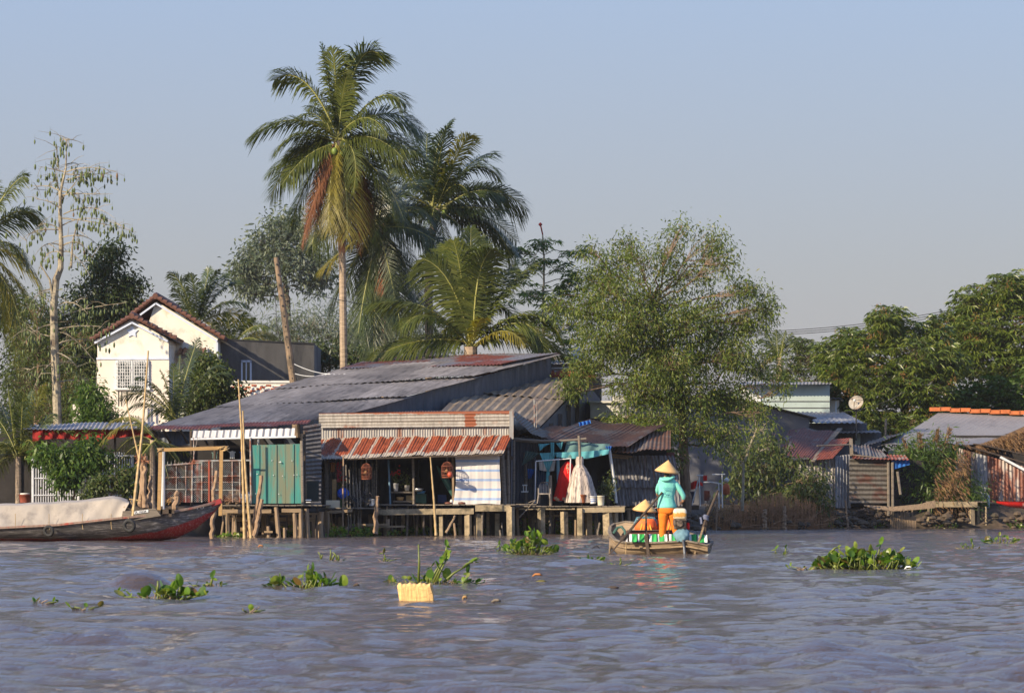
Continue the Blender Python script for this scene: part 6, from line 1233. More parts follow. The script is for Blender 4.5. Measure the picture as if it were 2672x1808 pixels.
    mb = MB(); q = P(527,1323,Ym-.32); mb.torus(q, .045, .008, (0,1,.3), 14, 4); mb.beam(P(514,1328,Ym-.38), P(518,1321,Ym-.38), .02); mb.build('eye_mark', M['white'], h)
    # cabin side with plate
    mb = MB(); y = Y0+.18
    mb.add([P(316,1363,y), P(420,1345,y), P(405,1326,y), P(320,1333,y), P(316,1363,y+1.7), P(420,1345,y+1.7), P(405,1326,y+1.7), P(320,1333,y+1.7)], [(0,1,2,3),(7,6,5,4),(0,4,5,1),(1,5,6,2),(2,6,7,3),(3,7,4,0)]); cab = mb.build('cabin_side', M['greyplank'], h)
    mb = MB(); mb.pbox(419, 1328, 455, 1340, y+.1, .08); mb.pbox(419, 1320, 424, 1350, y+.1, .08); mb.pbox(440, 1320, 448, 1348, y+.1, .08); mb.build('fore_frame', M['wooddark'], h)
    mb = MB(); y2 = y-.02; mb.add([P(350,1341,y2), P(387,1336,y2), P(387,1329,y2), P(350,1334,y2), P(350,1341,y2+.015), P(387,1336,y2+.015), P(387,1329,y2+.015), P(350,1334,y2+.015)], [(0,1,2,3),(7,6,5,4),(0,4,5,1),(1,5,6,2),(2,6,7,3),(3,7,4,0)]); pl = mb.build('number_plate', M['white'], h)
    cu = bpy.data.curves.new('plate_lettering', 'FONT'); cu.body = 'VL-10334'; cu.size = .085; cu.extrude = .002; cu.materials.append(M['black']); tmp = bpy.data.objects.new('tmp', cu); col.objects.link(tmp); bpy.context.view_layer.update(); me_ = bpy.data.meshes.new_from_object(tmp.evaluated_get(bpy.context.evaluated_depsgraph_get())); bpy.data.objects.remove(tmp); to = bpy.data.objects.new('plate_lettering', me_); col.objects.link(to); to.parent = pl
    p0 = P(351.5,1340,y2-.006); to.location = p0-ORG[pl.name]; to['label'] = 'black letters and numbers on the white plate'
    ORG[to.name] = p0; to.rotation_euler = (R(90), -math.atan2(5, 37), 0)
    # dark sheet painted as the shade under the tarp end, with ribs
    mb = MB(); mb.poly([P(313,1336,y+.3), P(345,1337,y+.3), P(345,1318,y+.9), P(336,1300,y+.9)]); mb.poly([P(313,1336,y+.36), P(345,1337,y+.36), P(345,1318,y+.96), P(336,1300,y+.96)][::-1]); mb.build('opening_shade_sheet', M['darkinside'], h)
    mb = MB(); mb.ptube([(337,1302,y),(368,1306,y)], .02, 5); mb.ptube([(323,1322,y+.2),(352,1333,y+.2)], .02, 5); mb.ptube([(341,1306,y+.3),(350,1336,y+.3)], .015, 5); mb.build('tent_pole', M['bamboo'], h)
    # tarp: a humped cloth over hoops
    mb = MB(); nx, ny = 90, 22; rr = random.Random(3); ph = [rr.uniform(0,6) for _ in range(5)]
    top = lambda p: float(np.interp(p, [-420,0,60,150,230,262,292,312,337], [1318,1312,1310,1306,1300,1296,1290,1294,1303])); bot = lambda p: float(np.interp(p, [-420,0,100,125,180,250,305,316,337], [1382,1378,1378,1375,1369,1366,1367,1350,1312]))
    for side in (0, 1):
        k0 = len(mb.v)
        for j in range(ny+1):
            v = j/ny
            for i in range(nx+1):
                u = i/nx; px = lerp(-420, 337-20*min(1, max(0, (v-.5)*2.4))*0, u); tp_, bt = top(px), bot(px)
                if v < .35: s = v/.35; y_ = Y0+1.9-s*1.3; py = lerp(tp_+6, tp_+7*s*s, 1) if s < 1 else tp_; py = tp_+2+8*s*s*(.6 if px < 230 else .9)
                else: s = (v-.35)/.65; y_ = Y0+.6-s*.42; py = lerp(tp_+2+8*(.6 if px < 230 else .9), bt, s)
                sag = (.035*abs(math.sin(px*.021+v*1.2))-.03*abs(math.sin(px*.037-v*2.2+1))+(.05*abs(math.sin((px-292)*.075+v*5)) if px > 215 else 0)+.02*math.sin(px*.028+v*3+ph[0])+.018*math.sin(px*.06-v*5+ph[1])+.006*math.sin(px*.2+v*9+ph[2])+.04*math.exp(-((px-128-v*10)/7)**2))*min(1, v*3)
                mb.v.append(tuple(P(px, py+.8*math.sin(px*.08+ph[3])*(v<.9), y_+sag+side*.01)))
        for j in range(ny):
            for i in range(nx): a = k0+j*(nx+1)+i; q = (a, a+1, a+nx+2, a+nx+1); mb.f.append(q[::-1] if not side else q)
    tarp_ = mb.build('tarpaulin_cover', m_plain('beige_tarpaulin', (.40,.35,.29), .9, .12, 2.2, (1,1,.6), dirt=(.25,.22,.19), dscale=1.5, damt=.56, bump=1.0), h, True)
    for a_ in (40, 128, 215, 290): mb = MB(); q0 = P(a_, 1368, Y0+.10); mb.tube([P(a_,1340,Y0+.13), q0, q0+Vector((.02,-.03,-.14))], .009, 4); mb.build('tie_rope', M['bamboo'], h)
    tyre('rubber_fender', 'smaller left tyre fender hanging below the middle of the tarp', P(127,1385,Y0-.12), .125, .048, (.3,1,.1), P(128,1366,Y0+.1))
    tyre('rubber_fender', 'bigger right tyre fender under the cabin with the number plate', P(337,1371,Y0-.12), .145, .058, (.25,1,.1), P(335,1350,Y0+.1))
long_boat()
def stake(label, pts, Y, r, mat='stake', cat='stake', name='mooring_stake', group='stakes and poles standing in the river'):
    mb = MB(); q = [P(a, b, Y) for a, b in pts]; fine = []
    for i in range(len(q)-1):
        for j in range(6): fine.append(q[i].lerp(q[i+1], j/6)+Vector((rnd.uniform(-1,1),rnd.uniform(-1,1),0))*r*.35)
    fine.append(q[-1]); mb.tube(fine, [r*(1-.35*i/len(fine))*rnd.uniform(.9,1.1) for i in range(len(fine))], 7); tag(mb.build(name, M[mat]), label, cat, group)
def bpole(label, pts, Y, r):
    mb = MB(); q = [P(a, b, Y) for a, b in pts]; L = sum((q[i+1]-q[i]).length for i in range(len(q)-1)); n = max(8, int(L/.3)); fine = []; rr = []
    for i in range(n*3+1):
        t = i/(n*3)*(len(q)-1); k = min(int(t), len(q)-2); fine.append(q[k].lerp(q[k+1], t-k)); rr.append(r*(1-.55*i/(n*3))*(1.22 if i % 3 == 0 else 1))
    mb.tube(fine, rr, 7); tag(mb.build('bamboo_pole', M['bamboo']), label, 'pole', 'bamboo poles standing by the boats')
bpole('tallest bamboo pole at the bow cabin, rising past the white house window', [(346,1352),(360,1230),(372,1120),(387,915)], 104.2, .05)
bpole('thin bamboo pole leaning left from the lashing at the long boat', [(362,1192),(350,1140),(328,1042)], 104.3, .028)
bpole('long bamboo pole standing in the water left of the teal panel', [(638,1404),(635,1280),(630,1120),(622,990)], 113, .048)
bpole('yellow bamboo pole crossing just right of the long one', [(655,1404),(645,1290),(637,1180),(634,1072)], 113, .052)
bpole('whitish bamboo pole standing right before the shop doorway', [(1138,1396),(1132,1300),(1123,1192)], 118.5, .045)
stake('short stump between the two bamboo poles at the water line', [(646,1404),(646,1358)], 113.1, .11)
stake('thick leaning stake in front of the teal panel, taller of the crossing pair', [(660,1392),(672,1310),(682,1240)], 113.2, .08)
stake('shorter leaning stake of the crossing pair before the teal panel', [(664,1398),(676,1345),(684,1302)], 113.0, .085)
stake('stout post standing in the water before the white bucket', [(979,1394),(981,1340),(985,1294)], 118.6, .09)
stake('bent dark stake behind the red bow of the long boat', [(553,1405),(558,1330),(556,1290),(566,1228)], 107.5, .075)
stake('weathered stump just behind the bow deck of the long boat', [(458,1335),(461,1300),(460,1282)], 106.8, .10)
stake('crooked branch stake leaning right under the shop deck', [(1165,1390),(1180,1362),(1188,1345)], 120, .05, 'woodv')
stake('first of the lashed stakes behind the bow cabin, left one', [(366,1322),(368,1270),(372,1195)], 105.5, .07)
stake('second of the lashed stakes behind the bow cabin, thick and straight', [(377,1326),(376,1260),(380,1190)], 105.4, .09)
stake('third stake behind the bow cabin, separate and shorter', [(390,1325),(391,1280),(392,1240)], 105.8, .075)
stake('rough stake at the left end of the plank deck in front of the shop landing', [(893,1394),(895,1360),(896,1190)], 119.2, .035)
mb = MB()
for k in range(26): q = P(371+rnd.uniform(-9,10), 1196+rnd.uniform(-6,8), 105.2); mb.tube([q+Vector((rnd.uniform(-.12,.12),rnd.uniform(-.1,.1),rnd.uniform(-.1,.1))), q, q+Vector((rnd.uniform(-.18,.18),rnd.uniform(-.1,.1),rnd.uniform(-.16,.1)))], .014, 4)
tag(mb.build('rag_lashing', m_plain('orange_rag', (.36,.16,.08), .9, .3)), 'orange-brown rag tied round the stakes and bamboo pole', 'rag')
# ------------------------------------------------------------------ skinned figures
def skinned(name, nodes, edges, mat, parent, sub=2, root=0):
    """nodes [(Vector, rx, ry)]"""
    org = ORG[parent.name]; me = bpy.data.meshes.new(name); me.from_pydata([tuple(Vector(n[0])-org) for n in nodes], edges, []); me.materials.append(mat)
    o = bpy.data.objects.new(name, me); col.objects.link(o); o.parent = parent; ORG[o.name] = org
    md = o.modifiers.new('skin', 'SKIN'); md.use_smooth_shade = True
    if not me.skin_vertices: 
        try: me.attributes.new('skin', 'FLOAT', 'POINT')
        except Exception: pass
    for i, n in enumerate(nodes):
        sv = me.skin_vertices[0].data[i]; sv.radius = (n[1], n[2]); sv.use_root = (i == root)
    if sub: s = o.modifiers.new('sub', 'SUBSURF'); s.levels = sub; s.render_levels = sub
    return o
M['skin'] = m_plain('skin', (.36,.19,.11), .6, .08, 4, bump=0); M['hat'] = m_plain('palm_leaf_hat', (.72,.44,.17), .75, .10, 10, (1,1,1), bump=.1); M['hair'] = m_plain('black_hair', (.015,.012,.011), .5)
def hat(root, apex, r, hgt, tilt=(0,0)):
    """conical hat with rings; tilt in radians about x and y"""
    mb = MB(); n = 48; Mx = Matrix.Rotation(tilt[1], 3, 'Y') @ Matrix.Rotation(tilt[0], 3, 'X'); prof = []; m = 16
    for i in range(m+1): t = i/m; prof.append((max(.003, r*t), -hgt*t**1.02+(.0025 if i % 2 else 0)+(-.012 if i == m else 0)))
    mb.lathe(prof, apex, n, M=Mx); mb.f = mb.f[:-2]; k = len(mb.v); inner = [(a*.98, b-.012) for a, b in prof]; base = len(mb.v)
    for (a, b) in inner:
        for q in range(n): an = 2*math.pi*q/n; mb.v.append(tuple(Vector(apex)+Mx @ Vector((a*math.cos(an), a*math.sin(an), b))))
    for i in range(m):
        for q in range(n): a = base+i*n+q; b = base+i*n+(q+1)%n; mb.f.append((a+n, b+n, b, a))
    for q in range(n): mb.f.append((m*n+q, m*n+(q+1)%n, base+m*n+(q+1)%n, base+m*n+q))
    ho = mb.build('conical_hat', M['hat'], root, True)
    mb = MB(); mb.torus(Vector(apex)+Mx @ Vector((0,0,-hgt-.006)), r*.995, .006, Mx @ Vector((0,0,1)), 48, 5); mb.build('hat_rim', m_plain('hat_rim_binding', (.42,.23,.09)), ho); return ho
BY = F*CH/(1447-HY)       # distance of the little boat
def boat_and_people():
    Y = BY; h = thing('rowing_boat', 'small brown wooden sampan rowed by a standing paddler', 'boat', P(1720,1447,Y))
    # stations from bow (left, further away) to stern (right, nearer): near gunwale px,row ; far gunwale px,row ; distances
    S_ = [((1590,1388),(1592,1376),1.35,1.6,1.45),((1594,1398),(1604,1368),1.1,1.75,1.42),((1606,1410),(1632,1362),.75,1.7,1.44),((1630,1416),(1668,1366),.42,1.55,1.446),((1665,1417),(1705,1374),.15,1.4,1.448),((1705,1417),(1748,1382),-.05,1.25,1.448),((1750,1415),(1790,1390),-.22,1.05,1.448),((1790,1412),(1828,1400),-.35,.7,1.446),((1822,1418),(1850,1408),-.42,.3,1.44),((1846,1424),(1858,1416),-.40,0.0,1.434)]
    st = []
    for (n_, f_, yn, yf, kr) in S_:
        L = P(*n_, Y+yn); Rr = P(*f_, Y+yf); k = (L+Rr)*.5; kz = CH-(kr*1000-HY)*(Y)/F-.10; k = Vector((k.x-.03, (L.y+Rr.y)/2-.1, max(-.16, kz))); st.append((k, L, Rr))
    mb, rows = hull_mesh(st, 13); hm = m_plain('sun_bleached_hull', (.34,.245,.15), .8, .25, 5, (.6,.6,9), dirt=(.13,.09,.055), dscale=2.2, damt=.55, dstretch=(1,1,3), bump=.5); mb.build('hull', hm, h, True)
    mb = MB()
    for i in range(len(rows)-1):
        for e_ in (0, -1): mb.beam(rows[i][e_]+Vector((0,0,.015)), rows[i+1][e_]+Vector((0,0,.015)), .07, .035)
    mb.beam(rows[0][0], rows[0][-1], .07, .05); mb.beam(rows[-1][0], rows[-1][-1], .07, .05); mb.build('gunwale', M['greyplank'], h)
    mb = MB()      # rubbing strake under the near gunwale
    for i in range(1, len(rows)-1): mb.beam(rows[i][0]+Vector((0,-.02,-.10)), rows[i+1][0]+Vector((0,-.02,-.10)), .025, .03)
    mb.build('strake', M['wood'], h)
    mb = MB()
    for i in range(2, 8): a, b = rows[i][0], rows[i][-1]; mb.beam(a.lerp(b,.12)-Vector((0,0,.16)), a.lerp(b,.88)-Vector((0,0,.18)), .05, .03)
    mb.build('ribs', M['wooddark'], h)
    mb = MB(); ds = [rows[i] for i in range(6, 10)]      # stern deck the paddler stands on
    for i in range(3): a, b, c, d = ds[i][0], ds[i+1][0], ds[i+1][-1], ds[i][-1]; z = Vector((0,0,-.03)); mb.poly([a+z, b+z, c+z, d+z]); z = Vector((0,0,-.06)); mb.poly([a+z, b+z, c+z, d+z][::-1])
    mb.build('stern_deck', M['greyplank'], h)
    # dark red board and striped cloth along the far side of the well
    yb = Y+.42; mb = MB(); mb.beam(P(1634,1389,yb+.05), P(1762,1388,yb-.02), .05, .085); mb.build('back_board', m_plain('dark_red_board', (.12,.035,.025), .6, .25), h)
    mb = MB(); mb.beam(P(1636,1383,yb), P(1808,1383,yb), .12, .012); mb.build('seat_plank', M['greyplank'], h)
    mb = MB(); nx, ny = 90, 6
    for side in (0, 1):
        k0 = len(mb.v)
        for j in range(ny+1):
            for i in range(nx+1):
                u, v = i/nx, j/ny; px = lerp(1642-10*v, 1846, u); py = lerp(1393+(4*(max(0,u-.75))*2 if u > .75 else 0), 1413+u*1.5, v); mb.v.append(tuple(P(px, py, yb-.22-.15*v-u*.35+.02*math.sin(u*80)+side*.006)))
        for j in range(ny):
            for i in range(nx): a = k0+j*(nx+1)+i; q = (a, a+1, a+nx+2, a+nx+1); mb.f.append(q[::-1] if side else q)
    stops = [(0,(.04,.42,.09)),(.26,(.80,.82,.78)),(.40,(.035,.025,.02)),(.50,(.80,.82,.78)),(.62,(.03,.33,.10)),(.72,(.05,.50,.11)),(.86,(.02,.05,.05)),(.93,(.8,.82,.78))]
    mb.build('striped_cloth', m_stripes('green_white_black_stripes', stops, 1/.42, 0, trans=.15), h, True)
    # upright oar post on the near side
    mb = MB(); mb.beam(P(1693,1448,Y-.02), P(1686,1395,Y+.0), .06, .07); mb.beam(P(1686,1400,Y), P(1686,1342,Y+.02), .045, .05); mb.build('oar_post', M['wooddark'], h)
    mb = MB(); mb.ptube([(1633,1450,Y+.1),(1634,1412,Y+.15)], .008, 4); mb.build('mooring_line', M['bamboo'], h)
    mb = MB(); mb.ptube([(1600,1392,Y+1.3),(1612,1376,Y+1.35),(1622,1374,Y+1.3),(1630,1384,Y+1.2),(1632,1396,Y+1.1)], .03, 6); mb.build('bow_rib', m_plain('green_paint', (.05,.12,.09)), h)
    # ---------------- oars
    def oar(label, a, b, dya, dyb, blade):
        o = thing('wooden_oar', label, 'oar', P(*a, Y+dya), 'oars of the small boat'); A, B = P(*a, Y+dya), P(*b, Y+dyb)
        mb = MB(); mb.tube([A.lerp(B,.25), A.lerp(B,.6), B], (.028,.022), 8); mb.build('shaft', M['wooddark'], o); mb = MB(); up = Vector((0,1,0)); d = (B-A).normalized()
        m0, m1 = A, A.lerp(B, blade)
        for k in range(6):
            p, q = m0.lerp(m1, k/6), m0.lerp(m1, (k+1)/6); mb.beam(p, q, .03, .105-.010*k if k else .10, up)
        mb.build('blade', M['wooddark'] if dya < .5 else M['wood'], o); return o
    oar('long left oar dipping into the water beside the bow', (1584,1454), (1728,1284), -.35, -.05, .52)
    o2 = thing('wooden_oar', 'right oar lashed to its post behind the engine', 'oar', P(1812,1446,Y-.3), 'oars of the small boat'); A, B, C_ = P(1812,1446,Y-.3), P(1843,1352,Y-.1), P(1874,1280,Y+.1)
    mb = MB(); mb.tube([A.lerp(B,.7), B, C_], (.032,.026), 8); mb.build('shaft', M['wooddark'], o2); mb = MB()
    for k in range(6): mb.beam(A.lerp(B,k/8), A.lerp(B,(k+1)/8), .035, .09, Vector((0,1,0)))
    mb.build('blade', M['wood'], o2)
    mb = MB()
    for k in range(5): mb.torus(B+Vector((rnd.uniform(-.02,.02),0,-.03+.02*k)), .055, .012, (.4,.2,1), 12, 5)
    mb.tube([B+Vector((-.12,.05,.02)), B+Vector((-.1,.02,-.12))], .03, 6); mb.build('rope_binding', m_plain('blue_grey_rope', (.16,.18,.26)), o2)
    mb = MB(); mb.tube([B+Vector((.02,.08,.05)), P(1836,1412,Y+.05)], .03, 6); mb.build('oar_crutch', M['wooddark'], h)
    # ---------------- engine with tank
    e_ = thing('boat_engine', 'dirty outboard engine with a yellow stained plastic tank', 'engine', P(1774,1410,Y-.25)); ye = Y-.28
    mb = MB(); c = P(1774,1340,ye); w_, dd, hh = .145, .11, .115
    prof = [(.0,-hh),(.80,-hh),(.95,-hh*.85),(1,-hh*.4),(1,.2*hh),(.96,.6*hh),(.8,.92*hh),(.55,hh),(.18,hh*1.02)]
    n = 24; k0 = 0
    for (s, z) in prof:
        for k in range(n):
            an = 2*math.pi*k/n; cx = math.copysign(abs(math.cos(an))**.45, math.cos(an)); cy = math.copysign(abs(math.sin(an))**.45, math.sin(an)); mb.v.append((c.x+cx*w_*s, c.y+cy*dd*s, c.z+z))
    for i in range(len(prof)-1):
        for k in range(n): a = i*n+k; b = i*n+(k+1)%n; mb.f.append((a, b, b+n, a+n))
    mb.f.append(tuple((len(prof)-1)*n+k for k in range(n)))
    m, t, b, _ = _new('stained_tank'); tcn = t.nodes.new('ShaderNodeTexCoord'); sp = t.nodes.new('ShaderNodeSeparateXYZ'); t.links.new(tcn.outputs['Object'], sp.inputs[0]); nn = _noise(t, 12, (2,2,.6), 5)
    ad = t.nodes.new('ShaderNodeMath'); ad.operation = 'MULTIPLY_ADD'; ad.inputs[1].default_value = .10; t.links.new(nn, ad.inputs[0]); t.links.new(sp.outputs[2], ad.inputs[2])
    zc = c.z-ORG[e_.name].z+.05; mr = t.nodes.new('ShaderNodeMapRange'); mr.inputs[1].default_value = zc-.13; mr.inputs[2].default_value = zc+.12; t.links.new(ad.outputs[0], mr.inputs[0])
    t.links.new(_ramp(t, mr.outputs[0], [(.0,(.70,.58,.36)),(.22,(.72,.60,.38)),(.28,(.60,.30,.06)),(.55,(.62,.33,.07)),(.62,(.72,.62,.44)),(1,(.74,.66,.50))]), b.inputs['Base Color']); b.inputs['Roughness'].default_value = .4; mb.build('fuel_tank', m, e_, True)
    mb = MB(); mb.lathe([(.045,0),(.05,.012),(.035,.03),(.03,.035)], c+Vector((.01,0,hh)), 14); mb.tube([c+Vector((-.07,-.02,hh)), c+Vector((0,-.04,hh+.05)), c+Vector((.07,-.02,hh))], .014, 6); mb.build('tank_cap', M['iron'], e_)
    mb = MB(); bm_ = P(1774,1368,ye); mb.box(bm_.x-.12, bm_.x+.13, bm_.y-.09, bm_.y+.14, bm_.z-.10, bm_.z+.13); mb.box(bm_.x-.14, bm_.x-.10, bm_.y-.12, bm_.y+.1, bm_.z-.02, bm_.z+.10)
    for k in range(7): mb.box(bm_.x-.10, bm_.x+.11, bm_.y-.115, bm_.y-.09, bm_.z-.09+k*.028, bm_.z-.078+k*.028)
    mb.lathe([(.06,-.02),(.07,0),(.06,.02)], bm_+Vector((.0,-.13,.02)), 14, M=Matrix.Rotation(R(90),3,'X')); mb.build('engine_block', m_plain('greasy_metal', (.20,.15,.11), .6, .5, 14, metal=.3, dirt=(.05,.04,.03), dscale=8, damt=.5), e_)
    mb = MB(); q = P(1795,1372,ye); mb.lathe([(.03,-.07),(.04,0),(.03,.07)], q, 8); mb.build('red_float', M['reddress'], e_)
    mb = MB(); rr = random.Random(9)
    pts = []
    for k in range(9):
        for j in range(14): an = 2*math.pi*j/14; rr_ = (.165*math.sin(math.pi*(k+.6)/10)**.7)*(1+.18*math.sin(j*2.3+k)); z = lerp(1376, 1412, k/8); cc = P(1779, z, ye-.05); mb.v.append((cc.x+rr_*math.cos(an), cc.y+rr_*.6*math.sin(an), cc.z+.012*math.sin(j*3)))
    for k in range(8):
        for j in range(14): a = k*14+j; b = k*14+(j+1)%14; mb.f.append((a, a+14, b+14, b))
    mb.build('cloth_wrap', m_cloth('faded_blue_cloth', (.20,.36,.42), var=.5), e_, True)
    mb = MB(); mb.ptube([(1781,1400,ye-.1),(1785,1425,ye-.1),(1787,1452,ye-.15)], .028, 8); mb.build('drive_shaft', m_plain('grey_blue_steel', (.10,.11,.13), .5, .3, 6, metal=.3), e_); mb = MB(); mb.beam(P(1790,1405,ye-.02), P(1789,1440,ye-.02), .05); mb.build('shaft_bracket', M['wooddark'], e_)
    # ---------------- the standing paddler (back to the camera)
    p = thing('person', 'person standing in the boat in a conical hat, turquoise hoodie and orange trousers', 'person', P(1737,1413,Y), 'people in the small boat')
    def V(px, py, dy=0): return P(px, py, Y+.08+dy)
    skin_nodes = [(V(1738,1322),.12,.09),(V(1738,1300),.09,.07),(V(1739,1275),.10,.075),(V(1740,1258),.10,.07),(V(1739,1247),.055,.05),(V(1740,1240,.02),.048,.048),(V(1741,1232,.03),.075,.085),(V(1741,1222,.04),.085,.10),(V(1741,1213,.04),.06,.07),
        (V(1722,1256),.045,.045),(V(1716,1276,.08),.036,.036),(V(1716,1292,.22),.034,.034),(V(1722,1290,.33),.03,.025),
        (V(1760,1256),.045,.045),(V(1775,1276,.02),.036,.036),(V(1788,1297,.0),.035,.035),(V(1781,1310,.08),.028,.024),
        (V(1730,1328),.085,.085),(V(1730,1360,.0),.062,.062),(V(1729,1386,.0),.045,.045),(V(1729,1408),.032,.035),(V(1729,1413,.0),.03,.03),(V(1731,1414,.12),.035,.02),
        (V(1752,1328),.085,.085),(V(1758,1360,.05),.06,.06),(V(1764,1388,.05),.045,.045),(V(1768,1409,.05),.032,.035),(V(1768,1414,.05),.03,.03),(V(1770,1415,.17),.035,.02)]
    skinned('body', skin_nodes, [(0,1),(1,2),(2,3),(3,4),(4,5),(5,6),(6,7),(7,8),(3,9),(9,10),(10,11),(11,12),(3,13),(13,14),(14,15),(15,16),(0,17),(17,18),(18,19),(19,20),(20,21),(21,22),(0,23),(23,24),(24,25),(25,26),(26,27),(27,28)], M['skin'], p)
    for hx, hy, dy, sx in ((1722,1289,.33,1),(1780,1312,.1,-1)):       # hands closed on the oars: palm, four fingers and thumb
        c = V(hx, hy, dy); nodes = [(c,.022,.03)]; ed = []
        for k in range(4): q0 = c+Vector((sx*.015,-.02,.028-.018*k)); q1 = q0+Vector((sx*.032,-.022,-.003)); q2 = q1+Vector((sx*.008,.030,-.004)); i = len(nodes); r_ = .0085-.0006*abs(k-1); nodes += [(q0,r_,r_),(q1,r_,r_),(q2,r_*.85,r_*.85)]; ed += [(0,i),(i,i+1),(i+1,i+2)]
        q0 = c+Vector((sx*.0,-.015,.04)); q1 = q0+Vector((sx*.025,-.01,.02)); i = len(nodes); nodes += [(q0,.011,.011),(q1,.009,.009)]; ed += [(0,i),(i,i+1)]
        skinned('hand', nodes, ed, M['skin'], p, 1)
    org = ORG[p.name]
    def shell(name, rings, mat, n=28, fold=0.0, nf=5, closed=True):
        """cloth lofted through rings [(px,row,dy,half width m,half depth m)], following the body"""
        mb = MB()
        for i, (a, b, dy, rx, ry) in enumerate(rings):
            c = V(a, b, dy)
            for k in range(n): an = 2*math.pi*k/n; f = 1+fold*math.sin(nf*an+i*1.1)+fold*.5*math.sin(3*an-i*2); mb.v.append((c.x+rx*f*math.cos(an), c.y+ry*f*math.sin(an), c.z+fold*.15*math.sin(an*4+i)))
        for i in range(len(rings)-1):
            for k in range(n): a = i*n+k; b = i*n+(k+1)%n; mb.f.append((a, a+n, b+n, b))
        if closed: mb.f.append(tuple(range(n))); mb.f.append(tuple((len(rings)-1)*n+k for k in range(n-1,-1,-1)))
        o = mb.build(name, mat, p, True); s = o.modifiers.new('sub', 'SUBSURF'); s.levels = 1; s.render_levels = 1; return o
    W9 = .88
    hood = m_plain('turquoise_jersey', (.20,.62,.52), .9, .14, 9, (1,1,.5), bump=1.0)
    tor = shell('hoodie', [(1741,1243,.0,.055,.06),(1739,1246,0,.11,.085),(1740,1250,0,.175,.105),(1741,1257,0,.20,.115),(1742,1268,0,.198,.12),(1740,1282,0,.180,.118),(1739,1296,0,.165,.118),(1739,1308,0,.178,.13),(1740,1318,0,.202,.145),(1740,1325,0,.212,.15),(1740,1326,0,.19,.13)], hood, 32, .018, 5)
    def sleeve(pts, mat=hood, name='sleeve'):
        nodes = [(V(*q[:3]), q[3], q[3]) for q in pts]; return skinned(name, nodes, [(i, i+1) for i in range(len(pts)-1)], mat, p, 2)
    sleeve([(1727,1257,0,.072),(1719,1268,.05,.062),(1716,1280,.12,.055),(1719,1290,.24,.045)]); sleeve([(1757,1257,0,.075),(1768,1268,.0,.066),(1777,1282,.0,.060),(1785,1296,.0,.052),(1784,1304,.05,.046)])
    # hood lying on the back of the neck
    mb = MB(); nodes = [(V(1722,1247,-.06),.045,.035),(V(1731,1252,-.13),.05,.035),(V(1742,1252,-.14),.048,.035),(V(1752,1248,-.10),.045,.035),(V(1759,1244,-.04),.04,.03),(V(1754,1242,.05),.03,.025)]; skinned('hood', nodes, [(i,i+1) for i in range(5)], hood, p, 2)
    # printed letter mark on the back: two interlocked open rings with lines above and below
    mb = MB(); cc = V(1741,1284,-.135)
    def arc(cx, r, a0, a1): mb.tube([Vector((cx+r*math.cos(a)*.9, cc.y-.008-.0*a, cc.z+r*math.sin(a))) for a in np.linspace(a0, a1, 20)], .0055, 4)
    arc(cc.x-.022, .047, R(50), R(310)); arc(cc.x+.022, .047, R(230), R(490)-.0)
    mb.tube([cc+Vector((-.07,-.006,.058)), cc+Vector((.07,-.006,.062))], .004, 4)
    for k, (dz, xs) in enumerate(((.095,(-.09,-.06,-.03,0,.03,.06,.09)), (-.085,(-.08,-.045,-.01,.02,.05,.08)))):
        for i in range(len(xs)-1): s = (-1)**i; mb.tube([cc+Vector((xs[i],-.004,dz-.012*s)), cc+Vector((xs[i+1],-.004,dz+.012*s))], .0038, 4)
    mb.build('back_print', m_plain('blue_print', (.10,.38,.46), .8, .1), tor)
    trs = m_plain('orange_trousers', (.80,.20,.010), .85, .12, 9, (.6,.6,1.6), bump=1.0)
    shell('trousers', [(1740,1322,0,.19,.135),(1740,1328,0,.205,.15),(1740,1336,.0,.20,.15),(1740,1342,0,.17,.13)], trs, 28, .01)
    for leg in ([(1731,1334,0,.125,.135),(1731,1345,0,.118,.125),(1731,1360,.0,.100,.105),(1730,1376,0,.080,.085),(1728,1392,0,.072,.075),(1729,1404,0,.066,.068),(1729,1411,0,.068,.07)], [(1752,1334,0.02,.115,.13),(1755,1348,.03,.105,.115),(1758,1364,.05,.09,.095),(1762,1380,.05,.075,.08),(1765,1394,.05,.065,.07),(1768,1408,.05,.062,.066)]):
        shell('trouser_leg', leg, trs, 20, .012)
    hat(p, V(1744,1200,.05), .258, .245, (R(4), R(8)))
    nodes = [(V(1741,1216,.02),.09,.10),(V(1741,1228,-.01),.088,.09),(V(1740,1238,-.03),.05,.045),(V(1740,1246,-.06),.03,.03)]; skinned('hair', nodes, [(0,1),(1,2),(2,3)], M['hair'], p, 2)
    mb = MB(); c = V(1741,1229,.12)       # simple face turned away: nose, eyes, mouth
    mb.lathe([(.002,-.02),(.012,-.012),(.009,.01),(.002,.025)], c+Vector((0,.02,0)), 8); mb.build('nose', M['skin'], p, True)
